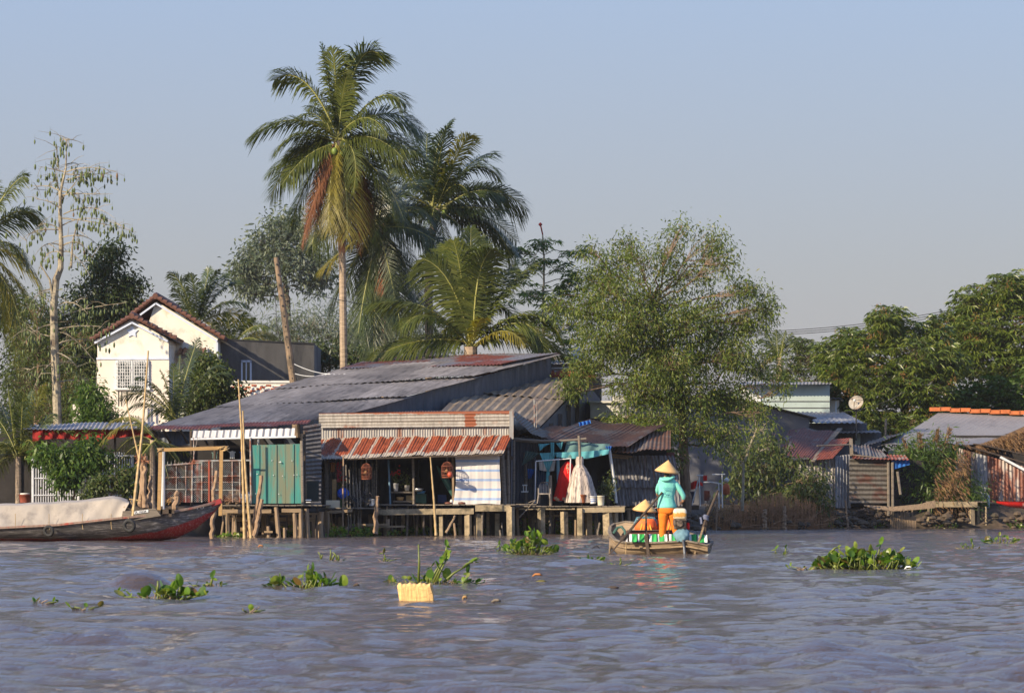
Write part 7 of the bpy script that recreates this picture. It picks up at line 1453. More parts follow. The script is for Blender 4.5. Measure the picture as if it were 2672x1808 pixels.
    # ---------------- seated passengers
    def passenger(label, cx, top, dy, shirt, hatted, back=.20, strapx=(-.08,.08), vest=True):
        q = thing('person', label, 'person', P(cx,1395,Y+dy), 'people in the small boat')
        def W(dx, py, d=0): b = P(cx, py, Y+dy+d); return Vector((b.x+dx, b.y, b.z))
        b = 1383; nodes = [(W(0,b+4),.13,.10),(W(0,b-14),.12,.09),(W(0,top+8),.12,.08),(W(0,top+2),.055,.05),(W(0,top,.03),.045,.045),(W(0,top-7,.05),.07,.085),(W(0,top-16,.05),.08,.095),(W(0,top-24,.05),.055,.065),
            (W(-.15,top+8),.045,.045),(W(-.22,b-12,.05),.04,.04),(W(-.14,b,.25),.032,.032),(W(-.09,b,.32),.028,.022),(W(.15,top+8),.045,.045),(W(.22,b-12,.05),.04,.04),(W(.14,b,.25),.032,.032),(W(.09,b,.32),.028,.022),
            (W(-.09,b+6,.1),.075,.075),(W(-.12,b+4,.45),.06,.06),(W(-.12,b+20,.5),.04,.04),(W(.09,b+6,.1),.075,.075),(W(.12,b+4,.45),.06,.06),(W(.12,b+20,.5),.04,.04)]
        skinned('body', nodes, [(0,1),(1,2),(2,3),(3,4),(4,5),(5,6),(6,7),(2,8),(8,9),(9,10),(10,11),(2,12),(12,13),(13,14),(14,15),(0,16),(16,17),(17,18),(0,19),(19,20),(20,21)], M['skin'], q)
        skinned('shirt', [(W(0,b+2),.17,.13),(W(0,b-14),.165,.125),(W(0,top+9),.165,.12),(W(0,top+2),.085,.075),(W(-.16,top+10),.085,.075),(W(-.23,b-10,.05),.06,.06),(W(.16,top+10),.085,.075),(W(.23,b-10,.05),.06,.06)], [(0,1),(1,2),(2,3),(2,4),(4,5),(2,6),(6,7)], shirt, q, 2)
        if vest:
            mb = MB(); n = 20
            for i, (py, rx, ry) in enumerate([(b+2,.245,.19),(b-10,.235,.19),(b-22,.22,.18),(top+8,.19,.16)]):
                c = W(0, py); 
                for k in range(n): an = math.pi+math.pi*k/(n-1); mb.v.append((c.x+rx*math.cos(an), c.y+ry*math.sin(an)-.01, c.z))
            for i in range(3):
                for k in range(n-1): a = i*n+k; mb.f.append((a, a+1, a+n+1, a+n))
            o = mb.build('life_vest', M['orangetex'], q, True); s = o.modifiers.new('t', 'SOLIDIFY'); s.thickness = .035
            for sx in strapx:
                mb = MB(); mb.beam(W(sx*.6,top+9,-.16), W(sx*1.5,b+1,-.20), .022, .01, Vector((0,1,0))); mb.beam(W(sx*.2,top+9,-.17), W(sx*.7,b+1,-.205), .014, .01, Vector((0,1,0))); mb.build('vest_strap', M['yellow'], o)
        if hatted: hat(q, W(.0, top-43, .05), .262, .235, (R(6), R(6)))
        skinned('hair', [(W(0,top-20,.04),.085,.1),(W(0,top-10,.0),.08,.08),(W(0,top-1,-.03),.045,.04)], [(0,1),(1,2)], M['hair'], q, 2)
        return q
    m, t, b, _ = _new('blue_flowered_shirt'); n_ = _noise(t, 26, (1,1,1), 3, .8); t.links.new(_ramp(t, n_, [(.35,(.02,.06,.10)),(.5,(.04,.17,.20)),(.58,(.25,.35,.40)),(.63,(.03,.06,.15))]), b.inputs['Base Color'])
    passenger('seated person in a conical hat, patterned blue shirt and orange life vest', 1685, 1345, .78, m, True)
    passenger('seated passenger in an orange life vest, mostly hidden behind the orange trousers', 1756, 1346, .95, M['bluecloth'], False)
    passenger('seated passenger with a brown sun hat, mostly hidden behind the conical hat', 1715, 1346, 1.15, M['wooddark'], False, vest=True)
    mb = MB(); c = P(1722,1334,Y+1.2); mb.lathe([(.17,-.02),(.16,0),(.09,.01),(.085,.07),(.05,.09),(.01,.092)], c, 20); tag(mb.build('brown_sun_hat', m_plain('brown_hat', (.30,.20,.12)), None, True), 'brown brimmed sun hat worn by the passenger behind', 'hat')
boat_and_people()
# ------------------------------------------------------------------ floating plants and debris
rh = np.random.default_rng(21)
def zw(Y): return 0.0
def leafblade(mb, c, d, L, Wd, cup=.2, n=7):
    """one rounded hyacinth leaf with its own cup; d = direction of the midrib"""
    d = Vector(d).normalized(); s = d.cross(Vector((rh.normal()*.3, rh.normal()*.3, 1))).normalized(); nn = s.cross(d); c = Vector(c); k0 = len(mb.v)
    mb.v.append(tuple(c+d*L*.5+nn*cup*L*-.1))
    for i in range(n*2):
        a = math.pi*2*i/(n*2); x = .5-.5*math.cos(a); y = math.sin(a)*(1-.25*x); mb.v.append(tuple(c+d*L*x+s*Wd*.5*y+nn*cup*L*(y*y*.5+(x-.5)**2)))
    for i in range(n*2): mb.f.append((k0, k0+1+i, k0+1+(i+1)%(n*2)))
def hyacinth(label, px, py, wpx, hpx, n, seed, stalk=None, tall=None, extra=None, kind='water'):
    """waterline row py; clump wpx wide, hpx tall"""
    global rh; rh = np.random.default_rng(seed); Y = F*CH/(py-HY); k = F/Y; h = thing('water_hyacinth', label, 'water plant', (X_(px,Y), Y, 0), 'clumps of floating water hyacinth'); W_ = wpx/k; H_ = hpx/k
    leaves = MB(); stems = MB()
    for i in range(n):
        u = rh.uniform(-1, 1); x = X_(px,Y)+u*W_*.5; y = Y+rh.normal(0, W_*.12); hh = max(.04, H_*(1-u*u*.75)*rh.uniform(.25, 1.0)); ln = Vector((u*.12+rh.normal(0,.06), rh.normal(0,.06), hh)); b = Vector((x, y, -.02)); tpt = b+ln
        stems.tube([b, b+ln*.5+Vector((u*.02,0,.01)), tpt], (.012,.006), 5); L = rh.choice([.06,.09,.12,.15,.18])*rh.uniform(.85,1.15)*min(1.3, .7+H_)*(.55 if n <= 16 else 1); d = Vector((u*.5+rh.normal(0,.5), rh.normal(0,.5)-.1, rh.uniform(.1,1.2))); leafblade(leaves, tpt, d, L, L*.98, rh.uniform(-.1,.5))
    for (a, b, c, d, L) in (tall or []):
        A, B = P(a, b, Y), P(c, d, Y); stems.tube([A, A.lerp(B,.5)+Vector((.01,0,.03)), B], (.02,.010), 6)
        if L: leafblade(leaves, B, (B-A).normalized()+Vector((rh.normal(0,.3),rh.normal(0,.3),rh.normal(0,.3))), L, L*.7, .4); leafblade(leaves, B, (rh.normal(0,1),rh.normal(0,1),-.4), L*.9, L*.6, .3)
    mroot = MB()
    for i in range(n): u = rh.uniform(-1,1); q = Vector((X_(px,Y)+u*W_*.5, Y+rh.normal(0,.05), -.02)); mroot.tube([q, q+Vector((rh.normal(0,.07), rh.normal(0,.03), rh.uniform(.02,.07)))], (.009,.005), 4)
    so = stems.build('stems', m_plain('hyacinth_stem', (.14,.17,.03), .45, .3), h, True); so['kind'] = 'stuff'; leaves.build('leaves', LM[kind], h); mroot.build('dead_stalks', M['woodv'], h)
    return h
hyacinth('big dense hyacinth raft with glossy leaves floating at the right', 2255, 1484, 220, 46, 260, 1, tall=[(2285,1470,2298,1420,.14),(2235,1470,2232,1430,.12),(2180,1474,2168,1440,.0),(2168,1440,2186,1428,.07),(2330,1470,2350,1440,.12)])
hyacinth('two small leaf tufts floating just left of the big raft', 2105, 1484, 40, 14, 16, 2)
hyacinth('hyacinth clump with one tall leaf pair, left of the yellow foam block', 803, 1534, 170, 30, 60, 3, tall=[(803,1530,800,1490,.12),(803,1530,812,1490,.13),(845,1532,848,1510,.10)])
hyacinth('low clump with a dark upright stick beside the brown swell', 430, 1560, 120, 24, 40, 4, tall=[(408,1555,412,1515,0),(465,1555,470,1530,.16),(450,1556,452,1535,.12)])
hyacinth('wilted hyacinth with a tall bare spike behind the yellow foam block', 1130, 1523, 200, 22, 46, 5, tall=[(1092,1520,1092,1420,0),(1130,1520,1160,1455,.16),(1160,1455,1165,1425,.10),(1120,1520,1150,1470,.15),(1155,1520,1210,1480,.0),(1210,1480,1225,1470,.14),(1210,1480,1235,1466,.11),(1140,1520,1148,1490,.17),(1215,1520,1222,1495,.14),(1135,1520,1165,1460,.15),(1115,1520,1126,1480,.10)])
hyacinth('leafy hyacinth clump floating right of the middle near the far bank', 1385, 1446, 90, 45, 90, 6, tall=[(1370,1444,1375,1400,.16),(1390,1444,1395,1395,.16),(1400,1444,1410,1405,.16),(1350,1442,1330,1412,.0),(1395,1444,1385,1385,.14)])
hyacinth('pair of small tufts left of the leafy middle clump', 1308, 1441, 40, 18, 12, 7, tall=[(1303,1440,1304,1422,.12)])
hyacinth('small yellow-stemmed floating tuft below the long boat bow', 553, 1530, 50, 14, 10, 8, tall=[(550,1528,552,1508,.12),(530,1527,560,1530,0)])
hyacinth('tiny leaf pair floating left of the small boat', 1538, 1464, 44, 14, 14, 9)
hyacinth('two round leaves floating right of the small boat', 2032, 1449, 40, 14, 8, 10, tall=[(2022,1448,2024,1434,.12),(2048,1448,2050,1430,.09)])
hyacinth('small tuft floating above the big raft to the right', 2525, 1432, 45, 14, 14, 11, tall=[(2538,1431,2536,1414,.10)])
hyacinth('leaf tuft cut by the right edge near the bank', 2612, 1417, 60, 20, 24, 12, tall=[(2590,1415,2580,1398,0),(2610,1416,2608,1398,.12)])
hyacinth('flat pale tuft at the far left of the water', 102, 1574, 42, 6, 8, 13)
hyacinth('tiny floating sprig below the big left swell', 212, 1588, 20, 5, 4, 14)
hyacinth('tiny sprig floating below the left clump of the middle', 648, 1596, 24, 4, 4, 15)
hyacinth('small curled leaf standing in the water near the middle', 1002, 1462, 22, 8, 4, 16, tall=[(1004,1461,1000,1443,.11)])
hyacinth('thin reed blades sticking out of the water, larger bunch', 868, 1462, 40, 8, 2, 17, tall=[(862,1461,862,1432,0),(866,1461,874,1445,0),(880,1461,868,1440,0),(884,1461,880,1448,0),(838,1461,830,1440,0),(836,1461,842,1446,0)])
hyacinth('small bent leaf drifting under the left oar', 1610, 1474, 30, 6, 5, 18, tall=[(1618,1473,1620,1463,.06)])
hyacinth('tiny floating leaf sprig left of the hump at lower left', 332, 1545, 16, 8, 4, 19)
def foam_block():
    py = 1566; Y = F*CH/(py-HY); mb = MB(); x0, x1 = X_(1041,Y), X_(1126,Y); rr = random.Random(2); zt = Z_(1521,Y); n, m = 26, 24; cz = (zt-.07)/2; hz = (zt+.07)/2; hy = .14
    for i in range(n+1):
        u = i/n; x = lerp(x0, x1, u); s_ = 1-.10*max(0, (abs(u-.5)-.44)/.06)
        for k in range(m):
            an = 2*math.pi*k/m; cy = math.copysign(abs(math.cos(an))**.28, math.cos(an)); cz_ = math.copysign(abs(math.sin(an))**.28, math.sin(an)); jag = .008*math.sin(u*19+1)+.006*math.sin(u*41)+rr.uniform(-.002,.002)
            mb.v.append((x+(.016*math.sin(cz_*2.2+3*cy)+rr.uniform(-.003,.003) if i in (0,n) else 0)+(.018*(1-cz_*cz_) if i == n else 0), Y+hy*cy*s_+rr.uniform(-.003,.003), cz+hz*cz_*s_+(jag if cz_ > .6 else 0)))
    for i in range(n):
        for k in range(m): a = i*m+k; b = i*m+(k+1)%m; mb.f.append((a, b, b+m, a+m))
    mb.f.append(tuple(range(m-1,-1,-1))); mb.f.append(tuple(n*m+k for k in range(m)))
    tag(mb.build('foam_block', m_plain('yellowed_foam', (.82,.52,.20), .9, .07, 9, (1,1,3), dirt=(.62,.36,.13), dscale=5, damt=.60, bump=.8, dstretch=(.6,1,2.5))), 'yellow block of old foam floating in front of the wilted hyacinth', 'foam block')
foam_block()
def flotsam(label, px, py, w_, mat, name='floating_leaf', hgt=.03):
    Y = F*CH/(py-HY); L = w_/F*Y; mb = MB(); c = Vector((X_(px,Y), Y, .0)); mb.tube([c+Vector((-L/2,0,0)), c+Vector((-L*.2,.02,hgt)), c+Vector((L*.2,-.02,hgt*1.1)), c+Vector((L/2,0,.01))], [.008,.018,.018,.006], 6); tag(mb.build(name, mat, None, True), label, 'debris', 'bits of debris drifting on the river')
of = m_plain('orange_dead_leaf', (.45,.17,.04), .7, .2)
flotsam('orange dead leaf drifting right of the wilted hyacinth', 1402, 1503, 26, of); flotsam('red-brown husk drifting below the stilt deck', 680, 1428, 15, of, 'floating_husk', .05); flotsam('dark lump drifting left of the small boat', 1555, 1433, 22, M['black'], 'floating_lump', .07)
flotsam('yellow leaf drifting under the orange one', 1412, 1518, 28, LM['palmyel'], hgt=.01); flotsam('pale bit drifting below the foam block to the right', 1213, 1563, 12, M['yellowwood'], 'floating_scrap', .03); flotsam('white scrap at the right end of the big raft', 2370, 1485, 20, M['white'], 'floating_scrap', .04); flotsam('thin dark twig drifting under the orange leaf', 1600, 1534, 30, M['wooddark'], 'floating_twig', .01); flotsam('grey scrap drifting near the bottom of the middle', 1295, 1570, 24, M['greyplank'], 'floating_scrap', .02)
flotsam('brown twig drifting left of the wilted hyacinth', 930, 1529, 16, M['wooddark'], 'floating_twig', .02)
# plants under the decks, too many to count
def fringe():
    pos, dr, sz = [], [], []; rg = np.random.default_rng(6)
    for (a, b, n, hh) in [(740,800,130,22),(800,850,90,10),(862,900,150,18),(915,990,220,16),(1055,1200,420,18),(1010,1050,60,8),(1250,1275,60,12),(1355,1395,150,26),(1415,1465,260,34),(1478,1510,200,34),(1530,1580,120,26),(1590,1640,80,15),(2160,2200,60,24),(2280,2320,80,18),(2630,2672,80,12),(560,640,60,8),(2430,2500,50,10)]:
        for i in range(n):
            px = rg.uniform(a, b); Y = S(px)+rg.uniform(.3, 1.2); z = abs(rg.normal(0, .5))*hh/F*Y; pos.append(np.array([X_(px,Y), Y, z])); dr.append(rg.normal(size=3)*.7+np.array([0,-.2,.8])); sz.append(rg.uniform(.6,1.3))
    V, Fc = leaf_arrays(np.array(pos), np.array(dr), .13*np.array(sz), .10*np.array(sz), rg, .1); mb = npmesh('bank_plants', V, Fc, LM['water']); tag(mb, None, None, None, 'stuff')
fringe()
# ------------------------------------------------------------------ things on the shop deck
Ys = 121.2
def box_thing(name, label, cat, rect, Y, d, mat, group=None):
    x0, y0, x1, y1 = rect; mb = MB(); mb.pbox(x0, y0, x1, y1, Y, d); n = Vector((0,0,0)); o = mb.build(name, mat)
    bv = o.modifiers.new('b', 'BEVEL'); bv.width = .015; bv.segments = 2; return tag(o, label, cat, group)
def bucket(name, label, px, ytop, ybot, Y, r_px, mat, band=None, group='buckets and tubs on the decks'):
    h = thing(name, label, 'bucket', P(px, ybot, Y), group); r = r_px/F*Y; H_ = (ybot-ytop)/F*Y; mb = MB(); c = P(px, ybot, Y)
    mb.lathe([(.01,0.002),(r*.8,0.002),(r*.82,H_*.1),(r*.97,H_*.92),(r*1.03,H_*.93),(r*1.03,H_),(r*.93,H_),(r*.78,H_*.1),(.01,H_*.1)], c, 20); mb.build('tub', mat, h, True); mb = MB()
    mb.tube([c+Vector((r*math.cos(a), -r*.3-.02, H_*.95-.25*r*math.sin(a)*1.6)) for a in np.linspace(0, math.pi, 9)], .006, 4); mb.build('handle', M['iron'], h)
    if band: mb = MB(); mb.lathe([(r*.86,H_*.3),(r*.875,H_*.32),(r*.93,H_*.7),(r*.94,H_*.72)], c, 20); mb.f = mb.f[:-2]; mb.build('label_band', band, h, True)
    return h
box_thing('foam_box', 'cream foam box standing at the left end of the shop landing', 'box', (850,1305,886,1327), 120.2, .45, m_plain('cream_foam', (.70,.62,.44), .9, .05, 4))
bucket('plastic_bucket', 'white bucket behind the stout post at the shop doorway', 970, 1302, 1320, 121.4, 8.5, M['white'])
bucket('plastic_bucket', 'small green tub behind the cream foam box', 893, 1303, 1324, 120.6, 7, m_plain('green_plastic', (.06,.12,.04)))
bucket('clay_jar', 'brown jar, left of the two, by the silvery gown', 1520, 1290, 1312, 122.6, 9, m_plain('rust_brown_jar', (.30,.09,.03), .6, .15), group='brown jars on the deck')
bucket('clay_jar', 'brown jar, right of the two, by the painted bucket', 1531, 1288, 1312, 122.9, 7, m_plain('rust_brown_jar2', (.22,.07,.03), .6, .15), group='brown jars on the deck')
bucket('paint_bucket', 'white paint bucket with blue print between the brown jar and the cream one', 1547, 1294, 1314, 122.6, 9, M['white'], m_stripes('blue_print_band', [(0,(.7,.72,.75)),(.3,(.10,.16,.40)),(.5,(.7,.72,.75)),(.7,(.12,.2,.45))], 9, 2))
bucket('plastic_bucket', 'cream coloured bucket, rightmost on the gown deck', 1568, 1293, 1319, 122.5, 10, m_plain('cream_plastic', (.66,.60,.44), .6, .06))
bucket('clay_jar', 'red clay water jar with a white lid at the left edge', 65, 1290, 1312, 117.2, 16, m_plain('red_clay', (.28,.07,.04), .6, .2), group='brown jars on the deck')
mb = MB(); mb.lathe([(.01,0),(.15,0),(.16,.02),(.15,.045),(.01,.05)], P(65,1290,117.2), 18); tag(mb.build('jar_lid', M['whitewall'], None, True), 'whitish lid lying on the red clay jar', 'lid')
def birdcage(label, px, py, Y, wpx, hpx):
    h = thing('bird_cage', label, 'bird cage', P(px, py+hpx, Y), 'hanging bird cages'); r = wpx/2/F*Y; H_ = hpx/F*Y; c = P(px, py+hpx, Y); mb = MB(); n = 22
    for k in range(n):
        an = 2*math.pi*k/n; d = Vector((math.cos(an), math.sin(an), 0)); mb.tube([c+d*r*.92, c+d*r+Vector((0,0,H_*.15)), c+d*r+Vector((0,0,H_*.72)), c+d*r*.6+Vector((0,0,H_*.92)), c+Vector((0,0,H_))], .006, 4, False)
    for z, q in ((.15,1),(.4,1),(.72,1),(0,.93)): mb.torus(c+Vector((0,0,H_*z)), r*q, .012, (0,0,1), 22, 5)
    cm = m_plain('cage_wood', (.22,.065,.03), .6, .3); mb.build('bars', cm, h); mb = MB(); mb.lathe([(.01,0),(r*.95,0),(r*.97,.03),(.01,.03)], c, 20); mb.build('tray', cm, h); mb = MB(); mb.tube([c+Vector((0,0,H_)), c+Vector((0,0,H_+.12)), c+Vector((.02,0,H_+.16)), c+Vector((0,0,H_+.3))], .01, 5); mb.build('hook', M['iron'], h)
    mb = MB(); mb.lathe([(.01,-.06),(.045,-.04),(.05,.03),(.01,.06)], c+Vector((-.02,-r*.3,H_*.42)), 10, sx=.8); mb.build('feeder', M['yellowwood'], h); mb = MB(); mb.tube([c+Vector((-r*.8,0,H_*.35)), c+Vector((r*.8,0,H_*.35))], .012, 5); mb.build('perch', M['wood'], h)
birdcage('red-brown bird cage hanging on the left of the shop doorway', 956, 1208, 121.05, 27, 42)
birdcage('red-brown bird cage hanging beside the striped bedsheet', 1167, 1204, 121.05, 29, 42)
mb = MB(); c = P(1174,1238,120.8); mb.lathe([(.02,-.09),(.07,-.07),(.09,0),(.07,.07),(.02,.09)], c, 14); tag(mb.build('red_gourd', m_plain('orange_red_ball', (.50,.08,.03), .5), None, True), 'round orange-red ball hanging under the right bird cage', 'ball')
def pot(label, px, py, Y, hh=16, w_=16, mat='white', flowers=True, seed=1, leafh=35):
    h = thing('potted_plant', label, 'potted plant', P(px,py,Y), 'potted plants by the shops'); r = w_/2/F*Y; H_ = hh/F*Y; c = P(px,py,Y); mb = MB(); mb.lathe([(.01,.001),(r*.7,.001),(r*.95,H_*.95),(r*1.05,H_*.95),(r*1.05,H_),(r*.8,H_),(r*.7,H_*.85),(.01,H_*.85)], c, 16); mb.build('pot', M[mat], h, True)
    rg = np.random.default_rng(seed); n = 90; lh = leafh/F*Y; pos = np.array(c+Vector((0,0,H_)))+rg.normal(size=(n,3))*np.array([r*1.1,r*.9,lh*.3])+np.array([0,0,lh*.45]); mb = MB()
    for k in range(8): q = Vector(pos[k]); mb.tube([c+Vector((0,0,H_*.9)), q], .006, 4)
    mb.build('stems', M['rachis'], h); leaf_mesh('leaves', pos, rg.normal(size=(n,3))+np.array([0,0,.3]), .10, .045, LM['mid'], h, rg, .2)
    if flowers: k = 34; ps = np.array(c+Vector((0,0,H_+lh*.75)))+rg.normal(size=(k,3))*np.array([r*.9,r*.7,lh*.14]); leaf_mesh('flowers', ps, rg.normal(size=(k,3)), .07, .06, M['reddress'], h, rg)
pot('potted plant with red flowers in a white pot on the shop shelf', 1033, 1281, 122.2, 20, 15, 'white', True, 1, 35)
pot('potted plant in a cream pot, right one on the shop shelf', 1062, 1280, 122.3, 14, 15, 'whitewall', False, 2, 35)
pot('straggly plant in a dark pot by the leaning tin wall', 1586, 1316, 123.4, 22, 18, 'wooddark', False, 3, 60)
pot('plant with orange flowers behind the blue plastic bag', 892, 1296, 121.9, 20, 14, 'yellowwood', True, 4, 36)
def spiky():
    root = tree('straggly_shrub', 'thin straggly sunlit shrub beside the leaning tin wall', 'shrub', (1590, 123.6), [(1575,1270,14,14,0,.6),(1590,1262,10,16,0,.6),(1585,1290,14,12,-.2,.7),(1568,1285,8,10,0,.3)], [(1588,1300,0),(1585,1280,0)], .02, 'mid', (.11,.05), 18, 4, 71, 'barkpale', None, .2)
spiky()
mb = MB(); rr = random.Random(5); c = P(896,1287,121.4); n = 16
for i in range(10):
    for k in range(n): an = 2*math.pi*k/n; q = .20*math.sin(math.pi*(i+.5)/10)*(1+.12*math.sin(k*2.7+i*1.9)); mb.v.append((c.x+q*math.cos(an), c.y+q*math.sin(an)*.7, c.z+.19*math.cos(math.pi*(i+.5)/10)))
for i in range(9):
    for k in range(n): a = i*n+k; b = i*n+(k+1)%n; mb.f.append((a, a+n, b+n, b))
tag(mb.build('blue_bag', m_plain('blue_net_bag', (.02,.12,.60), .4, .5, 12)), 'bright blue net bag hanging above the green tub', 'bag')
mb = MB()
for k in range(3): mb.torus(P(914,1310+k*3,120.0-.04*k), .21-.012*k, .022, (.1*k-.1,1,.12), 30, 7)
mb.torus(P(917,1306,120.1), .19, .02, (.2,1,.6), 30, 7); tag(mb.build('hose_coil', M['black'], None, True), 'coil of black hose hanging on the sticks of the shop landing', 'hose')
mb = MB(); c = P(945,1300,121.3)
for k in range(30): q = c+Vector((rnd.uniform(-.3,.3), rnd.uniform(-.2,.2), rnd.uniform(-.2,.25))); mb.tube([q, q+Vector((rnd.uniform(-.15,.15), rnd.uniform(-.1,.1), rnd.uniform(-.15,.15)))], rnd.uniform(.01,.05), 6)
tag(mb.build('scrap_heap', m_plain('dark_scrap', (.07,.06,.055), .8, .6, 9)), 'dark heap of engine scrap right of the hose coil', 'scrap')
for k, (a, b, l) in enumerate(((903,1212,'tallest thin stick in the bundle behind the hose coil'),(911,1225,'second stick of the bundle behind the hose coil'),(921,1240,'leaning middle stick of the bundle behind the hose coil'),(930,1248,'right stick of the bundle behind the hose coil'),(938,1256,'shortest stick of the bundle behind the hose coil'))):
    stake(l, [(a+rnd.uniform(2,8),1385-k*5),(a+3,1300),(a,b)], 119.9+.05*k, .028, 'greyplank', 'stick', 'thin_stick', 'stick bundle at the shop landing')
mb = MB(); pts = [P(lerp(1140,1192,t), 1215+75*t-12*math.sin(t*3.1)*0+20*t*t-0*t, 122.6) for t in np.linspace(0,1,10)]
mb.tube(pts, [.02,.05,.09,.11,.12,.12,.11,.09,.06,.03], 8); tag(mb.build('hammock', m_cloth('green_hammock', (.04,.12,.10)), None, True), 'dark green hammock slung inside the shop beside the bedsheet', 'hammock')
# oddments inside the shop: dim boxes, basket, bowls
box_thing('cardboard_box', 'brown box on the lower shelf inside the shop', 'box', (1060,1292,1078,1306), 122.5, .25, m_plain('ochre_box', (.34,.22,.08)))
box_thing('plastic_crate', 'green crate behind the middle post of the shop', 'crate', (1084,1288,1112,1312), 122.7, .4, m_plain('green_crate', (.03,.10,.07)))
box_thing('plastic_crate', 'blue crate on the floor in the right part of the shop', 'crate', (1142,1290,1165,1312), 123.6, .4, m_plain('blue_crate', (.03,.06,.18)))
# hanging strings of goods left of the doorway
mb = MB(); rr = random.Random(8)
for k in range(60): q = P(884+rr.uniform(-5,6), 1205+rr.uniform(0,52), 121.8); mb.lathe([(.008,-.025),(.03,0),(.008,.025)], q, 6)
tag(mb.build('red_garland', m_plain('pink_red_beads', (.50,.06,.07), .6, .4, 8)), 'pinkish red string of goods hanging left in the shop', 'garland')
# chair
def chair():
    Y = 122.7; h = thing('plastic_chair', 'worn pale plastic armchair on the gown deck', 'chair', P(1425,1313,Y)); mt = m_plain('grimy_white_plastic', (.34,.29,.24), .6, .3, 8, dirt=(.10,.08,.06), dscale=3, damt=.52)
    def W(px, py, d=0): return P(px, py, Y+d)
    mb = MB(); mb.beam(W(1406,1288), W(1434,1288), .45, .04, Vector((0,0,1))); mb.build('seat', mt, h)
    mb = MB()
    for k in range(6): mb.beam(W(1409+k*4.4,1287,.2), W(1410+k*4.1,1262,.3), .03, .015, Vector((0,1,0)))
    mb.tube([W(1407,1287,.2), W(1407,1268,.28), W(1411,1259,.3), W(1430,1258,.3), W(1434,1266,.28), W(1434,1287,.2)], .022, 6); mb.build('backrest', mt, h)
    for a, b, d in ((1406,1402,-.2),(1434,1436,-.2),(1409,1408,.25),(1433,1434,.25)): mb = MB(); mb.tube([W(a,1288,d), W(b,1313,d)], (.03,.022), 6); mb.build('leg', mt, h)
    for a in (1405, 1436): mb = MB(); mb.tube([W(a,1288,-.2), W(a,1274,-.2), W(a+1,1273,.22)], .022, 6); mb.build('armrest', mt, h)
chair()
h = thing('small_stool', 'small whitish wooden stool on the ledge left of the gowns', 'stool', P(1369,1283,123.6))
mb = MB(); mb.pbox(1363, 1264, 1376, 1267, 123.5, .2); mb.build('seat', M['whitewall'], h)
for a in (1366, 1373): mb = MB(); mb.pbox(a-1, 1267, a+1, 1281, 123.55, .05); mb.build('leg', M['whitewall'], h)
mb = MB(); mb.pbox(1360, 1281, 1379, 1284, 123.5, .2); mb.build('base', M['whitewall'], h)
# leaning poles off the left end of the gown deck
for k, (a, b, c, d, l) in enumerate(((1340,1328,1397,1304,'upper thin pole sticking out left of the gown deck'),(1355,1350,1396,1306,'lower thin pole slanting down left of the gown deck'),(1346,1316,1400,1316,'flat thin board at the left end of the gown deck'))): stake(l, [(a,b),((a+c)/2,(b+d)/2),(c,d)], 122.3-.2*k, .025, 'greyplank', 'pole', 'thin_pole', 'loose poles at the gown deck')
# ------------------------------------------------------------------ clutter right of the paddler: rack, red cloth, dog, barrel
def rack():
    Y = 135; h = thing('pipe_rack', 'white pipe rack on the bank between the paddler and the thin tree', 'rack', P(1850,1318,Y))
    for (a, b, c, d) in ((1822,1252,1805,1318),(1824,1240,1827,1320),(1884,1237,1885,1325),(1875,1262,1876,1325),(1818,1240,1835,1240),(1858,1238,1892,1237),(1835,1258,1852,1258),(1850,1257,1884,1262)):
        mb = MB(); mb.ptube([(a,b,Y),(c,d,Y+.02)], .022, 6); mb.build('pipe', M['white'], h)
rack()
Yb = 136
mb = MB(); nx = 14
for side in (0, 1):
    k0 = len(mb.v)
    for j in range(7):
        for i in range(nx+1): u, v = i/nx, j/6; mb.v.append(tuple(P(1800+u*34, 1262-8*math.sin(u*3)+v*(14+6*math.sin(u*5)), Yb+.06*math.sin(u*14+v)+side*.02)))
    for j in range(6):
        for i in range(nx): a = k0+j*(nx+1)+i; q = (a, a+1, a+nx+2, a+nx+1); mb.f.append(q if side == 0 else q[::-1])
tag(mb.build('red_cloth', M['reddress'], None, True), 'red cloth draped over the rack behind the paddler', 'cloth')
h = bucket('blue_barrel', 'dark blue barrel standing on the bank right of the paddler', 1800, 1282, 1312, 135.5, 14, m_plain('navy_plastic', (.012,.02,.06), .4))
def sq(name, label, cat, rect, Y, d, mat): return box_thing(name, label, cat, rect, Y, d, mat)
sq('red_petrol_can', 'small red can hanging on the pipe rack', 'can', (1835,1240,1845,1254), 135.2, .15, M['reddress'])
mb = MB(); c = P(1895,1274,141); mb.lathe([(.02,-.26),(.13,-.22),(.15,0),(.11,.14),(.04,.2)], c, 16); tag(mb.build('orange_sack', m_plain('orange_sack_cloth', (.45,.11,.04), .9, .3), None, True), 'orange sack on the bank right of the pipe rack', 'sack')
mb = MB(); mb.lathe([(.01,-.1),(.09,-.05),(.1,.03),(.01,.1)], P(1896,1252,141), 10); tag(mb.build('rag_bundle', M['whitewall'], None, True), 'whitish bundle on top of the orange sack', 'bundle')
for k, (a, b, Yk, w_, hh, mt, l) in enumerate(((1800,1330,133.5,24,12,'wooddark','dark wooden crate on the mud right of the engine'),(1838,1306,136.2,14,26,'redtile','brick red crate under the pipe rack'))): sq('wooden_crate', l, 'crate', (a,b-hh,a+w_,b), Yk, .4, M[mt])
